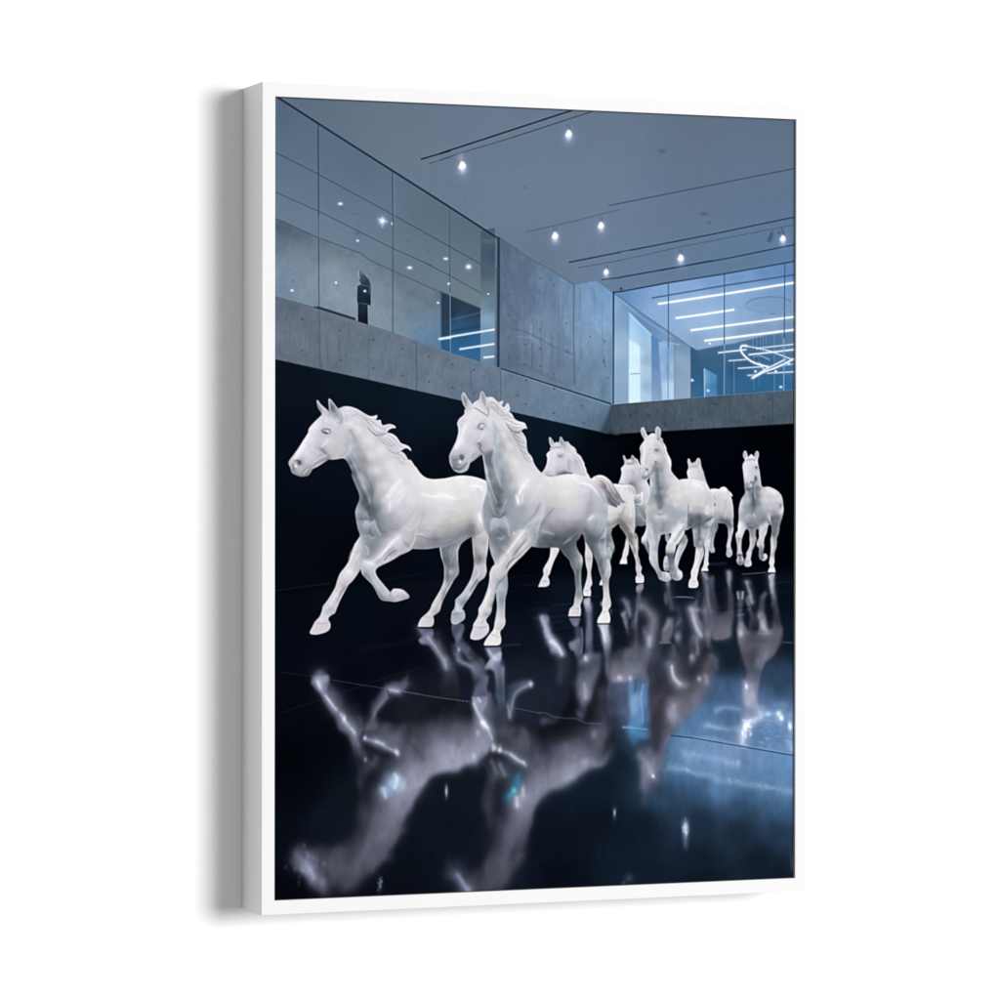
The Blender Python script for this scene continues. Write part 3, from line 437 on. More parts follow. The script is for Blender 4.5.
H3f = horse(3, "K: 100,60 175,58 192,95 170,150 140,210 112,290 95,345 80,368 92,400 92,445 62,467 0,470 J: 780,322 797,280 815,240 835,200 832,150 850,110 885,50 900,0 H: 705,870 800,860", "K: 150,80,240n 160,110,215n 120,150,238n 100,220,230n 70,290,238n 60,330,205n 40,370,240n 60,390,215n 40,420,225n 20,450,222n J: 870,80,238n 850,140,235n", rim=.06)
lines(H3f, [("J: 820,262 880,265", .8, '#7e8690', .7, .4), ("K: 110,90 140,85", 1., '175n', .5, .5), ("J: 850,140 880,160", .9, '185b', .5, .5), ("J: 860,190 845,225", 1., '190n', .4, .5), ("K: 165,100 120,200", .9, '190l', .5, .6)])
H3g = horse(3, "K: 440,-60 455,60 450,150 460,250 475,320 470,380 457,430 442,480 430,520 438,562 507,565 510,510 503,480 522,440 518,400 510,330 520,250 527,180 522,120 495,70 460,-20", "K: 470,60,205w 480,120,215w 480,180,205n 480,240,215n 500,200,185w 490,300,205n 490,380,210n 480,440,222n 470,500,232n 480,540,230n", rim=.12)
lines(H3g, [("K: 440,510 505,505", .8, '#8b929b', .5, .4), ("K: 458,185 515,190", .9, '160w', .4, .6), ("K: 500,260 500,380", .8, '165n', .5, .5)])
H3b = horse(3, "I: 450,300 530,240 560,238 620,248 680,247 700,255 725,275 745,305 755,335 745,360 742,400 752,500 750,600 750,690 745,740 N: 440,780 468,820 480,900 485,1000 Q: 320,180 322,220 345,280 356,340 352,400 352,440 372,500 382,560 400,595 390,640 400,680 422,700 426,770 405,790 335,790 323,770 325,710 338,690 328,640 322,590 325,540 300,440 270,360 245,300 240,300 236,370 228,430 210,465 214,510 216,550 122,550 132,510 152,470 162,410 185,335 195,270 205,212 170,150 120,80 I: 600,640 575,645 530,680 490,680 450,660",
  "I: 560,260,235n 620,290,238n 680,280,232n 560,340,225n 620,340,225n 700,330,230n 720,380,222n 500,500,225w 560,500,222w 600,480,222w 500,580,215w 560,560,205w 600,560,165w 520,640,160w 480,650,150b 580,610,120w 640,450,205n 660,520,205w 700,450,220w 700,550,205w 730,500,205n 740,650,205n 650,600,165w 620,640,105w 660,680,115w 700,640,165w 700,680,170w 730,700,190w 690,760,125w 740,800,185w 720,820,130w 760,850,215n 740,900,165n 770,950,205n 640,700,110w 700,800,100w Q: 270,200,110w 300,280,170n 280,330,205n 320,260,205n 330,330,200n 310,400,165n 330,420,190n 340,500,165n 350,560,190n 370,600,205n 350,660,180n 370,700,225n 370,760,232n 345,740,235n 210,260,240n 220,300,235n 200,380,238n 195,430,215n 170,500,240n 180,530,238n", rim=.1)
lines(H3b, [("I: 650,470 610,560 590,600", 1.6, '150w', .6, .8), ("I: 745,330 752,500 750,660", .9, '250n', .5, .4), ("I: 670,640 720,690 740,760", 1.4, '215w', .5, .8), ("Q: 260,140 300,150", 1.4, '215w', .4, .8), ("Q: 325,700 420,702", .8, '150n', .5, .4), ("Q: 330,250 348,330", 1.2, '240n', .6, .6), ("Q: 240,250 290,320 312,420", 1.4, '85w', .5, .8), ("Q: 340,440 365,560", .9, '110n', .45, .5), ("Q: 330,430 345,560", .8, '230n', .4, .5), ("Q: 155,480 212,480", .8, '175n', .5, .4), ("Q: 175,400 225,410", .8, '190n', .5, .5), ("I: 590,590 650,650 690,740 720,830", 3, '#66615f', .55, 1.6), ("Q: 380,610 395,650", 1, '225n', .5, .5), ("I: 520,640 560,630 600,600", 2.2, '120w', .4, 1.2)])
stroke("K: 600,462 632,464", .9, '#0a1018', .8, .35); stroke("K: 438,569 508,569", 1., '#04070c', .9, .35); stroke("Q: 325,797 425,795", 1., '#04070c', .8, .35)
# its tail, curling over the horse behind
TL3 = horse(3, "I: 680,262 700,252 735,270 752,300 755,335 742,345 700,310", "I: 720,290,232n 740,320,205n 700,290,190n", rim=.1)
TL3b = horse(3, "N: 360,180 400,195 430,230 440,270 425,310 400,290 370,260 N: 430,330 460,310 500,300 515,275 540,280 540,340 535,400 522,440 480,440 440,420 428,385 425,350", "N: 400,220,225n 420,280,190n 380,240,205n 450,330,225n 480,350,235n 520,310,240n 450,380,130b 480,380,200n 520,400,235n 470,410,120b 500,425,215n 530,350,235n", rim=.1)
for s_, c_, w_ in (("N: 440,345 470,340 500,350", '#5a6470', 1.), ("N: 432,380 480,370 515,395", '#46505c', 1.3), ("N: 445,405 480,400 500,420", '#39434f', 1.4), ("N: 500,300 505,340", '#7a8490', .8), ("N: 385,205 420,250 425,290", '#6a7480', 1.), ("N: 365,230 400,250", '#8a9098', .8), ("N: 440,325 500,320 530,290", '#fbfbfb', .9), ("N: 470,420 510,435", '#f4f4f4', .8)):
    stroke(curve(pts(s_), False, 5, -.2), w_*.9, c_, .38, .6)
for s_ in ("I: 590,290 620,330 650,340", "I: 600,340 650,360 690,320", "I: 640,270 690,300 700,340", "I: 560,270 590,330 600,370", "I: 640,300 670,290"):
    stroke(curve(pts(s_), False, 5, -.2), 1., '175b', .3, .7)
for s_ in ("I: 600,300 630,345 670,345", "I: 560,300 600,385"): stroke(curve(pts(s_), False, 5, -.2), 1., '252n', .5, .6)

# 5: fifth horse, three quarter front
H5b = horse(5, "R: 180,190 200,180 225,250 215,290 195,340 160,410 125,490 105,560 100,590 125,625 150,645 158,690 150,730 110,755 60,745 20,700 60,480 110,320", "R: 200,220,140b 190,280,150b 150,260,130b 120,330,205l 160,350,165b 90,430,215n 120,450,175b 70,520,210n 80,600,190b 60,650,150b 120,670,235n 100,680,225l 100,730,165b 60,700,140b", rim=.12)
lines(H5b, [("R: 215,240 200,310 150,400", .9, '225l', .5, .5), ("R: 100,380 65,500", 1.6, '235l', .5, .8), ("R: 130,350 180,300", 1., '225l', .5, .6), ("R: 85,640 75,690", 1.2, '105b', .6, .6)])
H5c = horse(5, "R: 430,-60 560,-20 548,40 530,80 520,160 508,250 490,370 485,450 480,520 490,550 470,585 480,620 482,637 393,637 400,610 420,570 428,520 435,450 440,380 425,300", "R: 480,60,190c 500,20,205c 460,150,190c 480,200,205c 500,120,170c 520,60,150b 460,260,225n 480,300,215l 460,350,190l 470,400,205n 460,480,205n 450,540,215n 440,600,235n 460,620,232n", rim=.12)
lines(H5c, [("R: 500,60 520,120 490,240", 1.2, '#5c7080', .6, .7), ("R: 450,200 440,280", 1.4, '#7a8d98', .5, .8), ("R: 470,350 465,500", .8, '235n', .5, .5), ("R: 400,600 470,600", .7, '170n', .4, .4), ("R: 540,40 530,140 545,200", 1., '#3b4450', .5, .6)])
H5 = horse(5, "M: 385,120 400,92 425,90 440,120 460,170 482,197 505,175 535,163 565,172 568,120 580,88 595,78 620,92 638,130 640,170 635,210 660,235 665,270 690,310 708,350 710,380 735,440 762,490 770,550 765,620 800,680 862,747 S: 110,500 160,488 230,485 320,495 390,510 440,535 490,600 525,660 O: 915,190 925,300 930,400 915,470 R: 545,0 500,100 470,170 440,250 425,330 430,420 402,500 372,580 358,640 345,700 340,735 355,780 357,820 330,850 240,848 233,820 243,760 265,722 265,655 288,590 308,520 318,440 325,345 303,325 297,240 288,170 278,95 O: 660,590 600,620 560,632 555,690 O: 520,740 490,790 460,830 Q: 850,290 830,320 820,380 805,440 805,520 830,620 890,650 905,690 890,735 850,757 800,748 768,716 745,640 738,560 722,460 702,430 700,350 715,300 745,240 770,168 690,178 640,190 630,230 610,300 600,380 600,450 605,540 620,600 650,645 690,650 750,668 776,702 765,745 720,772 660,762 612,735 598,695 560,620 512,550 490,480 495,400 490,300 475,240 470,150 455,40 N: 575,640 582,580 568,500 600,400 628,310 630,240 M: 505,900 500,800 500,700 490,735 450,750 410,745 385,720 382,690 390,640 385,560 380,500 385,420 373,355 388,312 425,262 430,245 395,180",
  "M: 410,130,200l 430,200,185l 600,130,190l 610,200,165l 500,200,225l 550,190,240n 460,250,230n 520,260,235n 580,240,215l 410,330,205l 440,340,238n 400,400,195l 420,480,205n 470,400,228w 520,330,225w 560,330,205n 590,370,140b 620,330,190l 500,430,215w 540,450,222n 460,480,215n 560,480,205l 400,560,215l 440,560,230n 480,580,205n 540,530,215n 560,560,160l 520,620,200n 400,640,205l 440,640,190n 470,680,190b 430,700,160l 480,710,165l 420,730,150b 620,450,205l 660,400,195l 640,300,230n 680,330,235n 660,500,190l 700,450,215n 740,520,225n 600,560,150l 640,620,130b 570,620,120b 580,700,130b 540,700,190b 520,800,200b 600,780,130b 630,850,100b 630,950,110b 560,900,165b 680,650,190l 700,600,205n 730,640,215n 680,750,170l 720,750,205n 800,750,222n 780,850,215w 850,820,225w 740,900,205w 680,900,165b 850,950,222w 940,800,228n 950,900,228w S: 200,520,235n 300,540,235n 160,600,215w 230,620,222w 100,700,222w 300,620,228n 400,620,222n 330,560,245n 200,700,205w 300,700,215w 400,720,212w 460,680,205n 480,600,222n 160,760,200n 300,780,210w 400,800,210w 470,780,190n 490,760,195l 200,850,190n 250,860,205l 330,880,180l 400,860,175w 460,880,215n 490,850,225n 250,950,110b 350,960,95b 430,950,130b 500,900,205n O: 160,150,170b 150,250,165n 210,200,115b 250,250,110b 250,330,130b 180,330,190n 100,350,190w 90,450,180l 150,500,170l 200,400,170b 320,100,165b 300,200,150b 340,250,190n 400,200,215w 440,300,215w 380,340,170b 420,400,165c 320,380,165l 260,400,185l 220,460,205l 300,460,205l 260,500,170l 220,560,160b 200,640,150b 300,560,150l 340,540,160l 280,620,140b 120,560,190b 460,450,165b 520,420,170b 550,300,200n 600,350,215l 590,450,150b 560,480,205l 570,560,190l 640,500,85b 620,560,80b 740,470,90b 720,540,90b 680,580,100b 560,600,165b 440,540,165l 380,560,165l 340,620,160b 350,700,150b 140,640,200b 150,750,210n 120,850,200b 160,900,205b 200,720,165b 230,700,190b 200,850,170b 190,950,180b 240,680,170b 480,560,232n 520,600,220n 440,620,225n 500,660,205n 420,680,235n 460,720,215n 380,760,230n 360,800,215w 350,860,195w 400,860,210w 420,800,215n 380,900,180w 350,940,90b 400,950,85b 850,400,225l 820,380,205l 870,350,215n 850,480,110b 880,440,165n 780,540,105b 820,560,120c 700,640,190c 680,700,170c 740,640,110b 780,640,185l 800,700,200l 780,760,160b 740,750,100b 840,620,170c 870,560,200c 880,640,190c 900,520,205c 840,700,150b 800,800,120b 750,820,130b 720,880,215n 760,860,205n 740,940,215n 780,900,190n R: 320,180,130b 380,280,200l 340,300,120b 340,400,220n 380,420,225w 350,500,222w 330,560,232w 300,650,232n 320,620,230n 290,720,235n 310,700,220n 290,790,225l 300,830,222l Q: 540,300,205n 540,400,205b 590,350,165b 530,450,205l 560,500,190l 540,560,175l 580,600,150l 620,660,150b 600,700,140b 680,700,215l 700,670,232n 740,700,222l 680,740,170l 750,740,160l 720,460,90b 760,500,115b 730,560,140b 770,620,130b 790,700,120b 860,670,235n 880,690,215l 840,730,150b 620,300,160b", rim=.14, eps=1.1, p=1.8)
lines(H5, [("M: 405,120 425,210", 1.2, '130b', .5, .6), ("M: 605,110 600,190", 1.4, '140b', .5, .6), ("M: 600,220 610,250", 1.3, '60b', .7, .5), ("M: 640,230 660,300 680,360", 1.1, '130b', .5, .5), ("M: 565,368 600,378", 1.5, '85b', .85, .5), ("M: 560,350 610,345", 1., '225n', .5, .5), ("M: 500,360 480,420 450,520 440,590", 1.4, '175l', .4, 1), ("M: 425,340 430,430 415,520", 1.3, '250n', .55, .7), ("M: 390,350 395,500", 1., '165l', .5, .6), ("M: 455,610 475,625", 1.6, '45b', .85, .5), ("M: 445,650 440,670", 1.1, '90b', .6, .5), ("M: 450,665 452,668", 2., '252n', .9, .5), ("M: 410,715 450,722 480,700 540,640 575,600", 1.1, '95b', .6, .5), ("M: 575,520 560,570 520,640", 1.6, '120b', .65, .7), ("M: 570,515 585,540", 1.3, '70b', .7, .5), ("M: 545,440 590,450 560,500", 1.2, '230n', .5, .7), ("M: 620,560 625,750 650,900", 1.4, '180b', .4, 1.1), ("M: 655,520 660,700 690,850", 2., '165b', .5, 1.2), ("M: 595,600 600,800 610,980", 2.5, '95b', .5, 1.6), ("M: 510,720 520,900", 1.1, '235n', .5, .7), ("M: 640,400 680,480 700,600", 1.4, '165l', .35, 1), ("M: 700,380 740,480 755,600", 1.2, '245n', .4, .8),
  ("M: 660,250 640,280 670,300 650,330", .9, '150b', .6, .4), ("M: 850,760 860,900", 3, '232w', .4, 2),
  ("O: 235,290 250,350 270,290", 2.5, '#5a6474', .45, 1.5), ("O: 225,430 260,435 300,425", 1.3, '95b', .6, .7), ("O: 200,460 225,445 250,465 280,440 310,445 330,480", 1.6, '205l', .5, .9), ("O: 130,420 160,540 200,640", 2, '150b', .35, 1.4), ("O: 180,520 190,620", 2, '120b', .3, 1.4), ("O: 300,520 290,640", 1.5, '115b', .35, 1.2), ("O: 605,300 595,380 560,480 540,530", 1.3, '165b', .5, .8), ("O: 610,320 605,590", 1., '75b', .55, .6), ("O: 590,400 575,560", 2.2, '225l', .45, 1.1), ("O: 620,600 700,540 780,500 850,470", 1.2, '140b', .35, .8), ("O: 760,480 740,620 750,740", 1.8, '70b', .45, 1.2), ("O: 800,460 860,350 900,320", 1.2, '150b', .35, .8), ("O: 810,520 870,490 910,460", 1.3, '60b', .7, .6), ("O: 820,560 860,530 880,560", 1.2, '#b5cdd6', .5, .6), ("O: 800,600 850,600 900,560", 1., '#4d5a68', .6, .6), ("O: 690,600 680,760", 1.2, '#a9c2cc', .5, .8),
  ("O: 540,545 460,620 400,720 350,790", 1.3, '248n', .7, .8), ("O: 545,600 480,700 430,770", .9, '130b', .7, .45), ("O: 555,640 500,720 450,790", 1.1, '245n', .6, .5), ("O: 520,620 470,690", .8, '165n', .5, .5), ("O: 330,815 420,810", 1., '200w', .5, .6), ("O: 335,850 410,860 430,800", .8, '235w', .5, .5), ("O: 340,925 430,925", 1.2, '#4b5268', .8, .5), ("O: 130,600 120,760", 1.2, '170b', .4, .9), ("O: 110,580 160,700", 1.2, '228n', .45, .8), ("O: 215,680 210,900", 1.6, '140b', .4, 1.1),
  ("R: 330,380 360,450 330,560", 1.3, '250n', .4, .9), ("R: 420,360 380,500 350,600", 1.1, '150b', .5, .6), ("R: 245,765 350,765", .8, '180l', .6, .4), ("R: 280,660 350,660", .8, '200n', .5, .5), ("R: 320,340 330,330 420,340", 1., '120b', .4, .8), ("Q: 685,660 680,720", 1.2, '#6a7080', .6, .6), ("Q: 690,655 740,665 768,700", 1.2, '240n', .5, .6), ("Q: 825,640 830,700", 1.2, '90b', .6, .6), ("Q: 610,640 640,680 650,740", 1., '110b', .4, .8), ("Q: 500,470 560,560 600,640", 1.1, '225l', .45, .8), ("Q: 720,450 740,600 770,690", 3, '#5c6484', .45, 1.2), ("Q: 735,600 755,605", 1., '#1a2230', .5, .8)])
poly("Q: 700,440 700,420 790,440 795,500 745,640 735,560", '#59617c', .35, .8, clip=H5)

# 1: far left
H1 = horse(1, "A: 362,110 370,97 382,108 400,135 450,180 487,212 484,160 480,95 488,84 500,88 530,125 560,165 580,185 600,175 640,162 700,165 760,185 820,220 860,245 905,262 935,260 960,250 B: 262,248 272,256 265,278 252,296 275,302 295,297 306,303 306,322 322,352 345,350 370,342 400,340 435,350 457,370 450,380 425,380 402,388 380,405 368,425 385,428 415,435 440,448 465,470 485,500 510,532 550,545 585,562 608,590 612,605 600,606 585,592 560,582 532,590 505,610 520,618 545,638 565,668 580,694 600,698 618,715 640,750 665,778 685,810 720,850 750,872 780,884 830,891 900,888 C: 390,187 450,183 520,168 580,157 640,155 700,160 770,175 830,195 870,215 930,300 930,700 900,740 890,800 880,900 F: 884,60 870,150 858,230 865,300 862,335 840,380 790,420 760,465 720,530 690,580 660,620 638,655 620,692 638,708 650,750 645,790 600,825 560,845 522,840 508,812 512,750 520,715 540,690 550,650 553,600 580,570 620,530 660,470 700,400 720,340 735,280 737,200 728,120 722,40 C: 718,800 715,768 680,785 640,812 605,850 585,900 F: 592,70 580,120 580,200 588,280 588,320 578,352 540,400 500,470 460,540 430,600 410,660 395,710 362,740 330,762 338,800 330,850 300,872 230,872 176,868 185,830 213,780 270,730 300,690 320,640 360,570 400,500 432,420 440,340 435,250 413,180 402,120 392,72 350,80 250,92 150,90 130,86 90,112 40,135 E: 1000,152 940,190 880,222 810,255 765,285 752,320 780,380 830,440 880,500 903,525 930,490 960,487 F: 0,490 30,500 62,525 90,557 86,582 50,595 0,610 E: 950,620 880,614 820,606 790,580 760,520 720,450 660,390 622,350 608,310 606,290 590,312 560,360 512,420 480,450 460,490 420,560 390,620 362,690 345,732 315,750 285,775 280,800 298,830 298,880 270,915 210,938 150,948 105,942 93,925 120,870 145,820 190,770 215,710 225,665 260,620 300,560 350,470 370,400 400,330 440,280 480,220 500,160 530,80 555,10 D: 270,920 300,830 345,740 395,658 375,590 357,500 350,420 370,350 390,300 385,235 350,150 312,50 A: 720,830 690,760 655,700 620,682 570,690 510,696 485,693 440,720 380,760 322,792 300,830 275,855 215,866 160,852 115,828 100,780 85,750 83,715 130,650 180,580 230,500 275,430 285,385 330,330 380,280 412,245 405,220 380,185",
  "A: 380,150,190l 410,190,170l 440,190,225l 500,120,205l 520,160,100b 540,200,110b 560,190,225n 520,240,190l 560,240,150b 600,230,215l 640,210,230n 700,190,232l 440,280,228n 350,340,235n 400,330,225l 330,400,240n 480,300,222l 560,310,222l 620,300,190l 380,430,205l 440,380,195l 460,420,165l 520,390,215l 380,500,205b 300,480,235l 230,580,238n 320,560,218b 420,500,205l 470,500,232n 450,550,200l 520,480,205n 600,400,208n 640,380,210l 600,500,205n 660,500,202b 620,600,205n 560,650,198n 500,620,200n 480,560,208n 680,580,190b 700,400,190l 180,640,238n 250,630,225l 300,650,215l 380,600,195l 420,590,160l 350,640,205l 440,640,190l 330,700,200l 400,680,175l 470,680,150l 260,700,215l 150,700,215l 110,720,205l 190,720,130b 130,760,150b 150,760,230n 200,780,205l 130,810,150b 180,830,175b 240,780,190l 250,830,150l 290,800,165l 280,840,130l 700,520,160b 740,480,190l 700,660,145b 660,650,185b 720,560,200b 740,640,205b 780,590,165l 700,720,110b 740,760,165b 740,800,110b 790,720,175b 830,800,160l 820,700,150l 780,400,228w 700,340,235n 850,500,226w 900,650,224w 830,560,205l 960,800,222w 900,800,205l 880,900,165l 800,900,165b 850,880,180b 780,950,140b 920,950,150l 980,950,205l B: 100,220,228l 200,290,215l 260,265,225l 300,320,222l 150,330,205l 250,380,222l 340,400,222l 400,360,232l 350,440,222l 300,460,190l 400,500,205l 420,450,215l 480,530,222l 530,570,225l 450,580,205l 500,680,215l 550,680,215l 590,740,222w 200,500,228w 300,600,228w 400,750,226w 450,850,228n 550,800,226w 650,850,230n 720,900,236w 850,930,238w 950,930,236w C: 300,250,228w 450,220,236w 600,200,240w 750,200,238w 820,240,232n 500,300,230w 300,330,226w 400,350,240w 500,380,235w 650,330,232w 300,400,222w 420,470,224l 400,540,215l 550,440,218w 600,500,216w 700,450,216w 760,330,222l 830,380,228l 780,400,222l 820,560,225l 760,560,215l 250,600,205w 360,600,210w 550,600,206w 640,560,206w 680,620,195w 280,680,200n 400,700,185w 550,680,175w 630,650,185w 200,740,190n 200,800,165l 350,820,130b 300,850,150l 480,790,150b 600,730,150b 660,690,150b 500,850,125b 560,900,170b 430,920,150b 700,720,90b 700,640,120w 730,640,190n 150,550,205n 200,560,190l 100,400,222l 60,500,205l 130,650,200n 60,800,205l 100,850,190l 150,700,180l 60,880,215n 150,880,160l 200,880,140l 780,640,222l 800,680,205l 770,720,160n 840,740,205l 800,780,190n 780,860,205w 850,860,205w 820,950,180l 740,850,165w 740,900,150l D: 340,50,110b 370,110,120b 360,80,165b 420,150,180b 400,80,190b 460,60,165l 480,200,120b 460,260,110b 440,310,90b 480,380,95b 510,300,165b 510,450,110b 540,400,110b 560,500,120b 600,600,150b 400,300,160b 380,400,180b 430,420,165b 420,480,130b 370,500,165b 400,600,150b 460,560,185b 450,520,190b 530,560,175b 540,530,190b 480,620,130b 450,680,160b 520,700,150b 480,760,150b 560,650,150b 550,750,150b 460,780,190l 600,450,165b 600,550,150b 580,380,150b 570,250,180b 600,200,205n 650,150,222w 640,300,215n 640,400,195l 700,500,170b 760,560,165b 700,590,165l 640,640,150l 750,480,190n 800,420,212n 800,520,185n 860,480,200n 900,430,210n 900,550,205n 850,620,200n 950,300,222n 850,200,228l 780,200,232l 750,300,230l 700,350,228l 900,250,222l 950,650,190n 880,680,190n 860,740,150l 900,770,165l 720,720,232l 780,680,235l 810,720,210l 640,820,215l 700,800,190l 740,830,165l 600,870,225l 560,900,190l 680,870,200l 520,930,205l 470,930,235n 330,850,220n 370,760,222n 400,800,190b 380,700,215n 430,820,190l 360,900,215l 300,930,225l 470,860,130b 500,820,130b E: 550,80,225n 600,60,205l 640,130,170b 680,130,190l 700,80,130b 660,60,140b 540,180,225n 480,270,225l 560,230,200l 590,280,185l 460,350,230w 500,320,240n 540,320,205l 420,390,215n 460,420,195n 380,470,215n 340,550,225n 400,520,180l 440,490,160l 380,600,190l 300,620,215n 340,650,200l 260,700,205b 300,720,190b 250,770,225n 270,800,200n 200,800,215l 220,850,210n 270,870,205w 180,900,205n 140,900,210n 200,925,215n 660,240,225n 720,230,235n 760,240,205n 640,290,180b 700,300,200b 650,350,140b 690,380,160b 740,320,200l 720,400,200b 780,480,205n 760,500,160b 800,560,150b 850,540,215l 900,560,190l 820,590,140b 900,600,160l 940,530,225l 980,510,220n 960,580,200n F: 30,540,205l 60,570,170l 20,580,170l E: 850,150,205l 920,100,180l 850,210,190l 950,60,215l 900,60,225l F: 430,120,120b 430,200,110b 470,130,150b 550,120,160l 500,180,125b 500,250,120b 560,200,165b 460,300,150l 500,320,180b 560,320,165b 540,370,150b 470,370,120b 460,420,170l 500,400,160l 450,480,190l 440,540,150l 400,550,210w 470,490,200l 380,600,215w 420,600,165l 330,650,222w 370,680,190w 350,730,165w 300,730,220w 240,790,215l 290,800,205l 220,840,215l 300,850,200l 770,40,190w 840,40,165w 760,100,160l 820,110,205w 800,180,120b 770,200,130l 830,180,180l 780,260,200l 830,260,205l 750,320,190l 830,320,200l 800,360,190l 740,380,190l 760,420,130b 700,430,225n 660,500,205l 720,480,160b 690,520,205l 620,560,215b 650,580,165b 600,600,190b 580,650,215b 620,630,120b 590,700,225b 560,740,165b 620,730,190b 540,790,180b 600,790,175b 560,820,190l", rim=.1, eps=1.0, p=1.8)
stroke("C: 150,850 300,850 450,820 580,770 700,700", 7, "#8d8e9c", .5, 3.5, H1)
stroke("C: 560,780 640,740 710,690", 5, "#6f7280", .45, 2.5, H1)
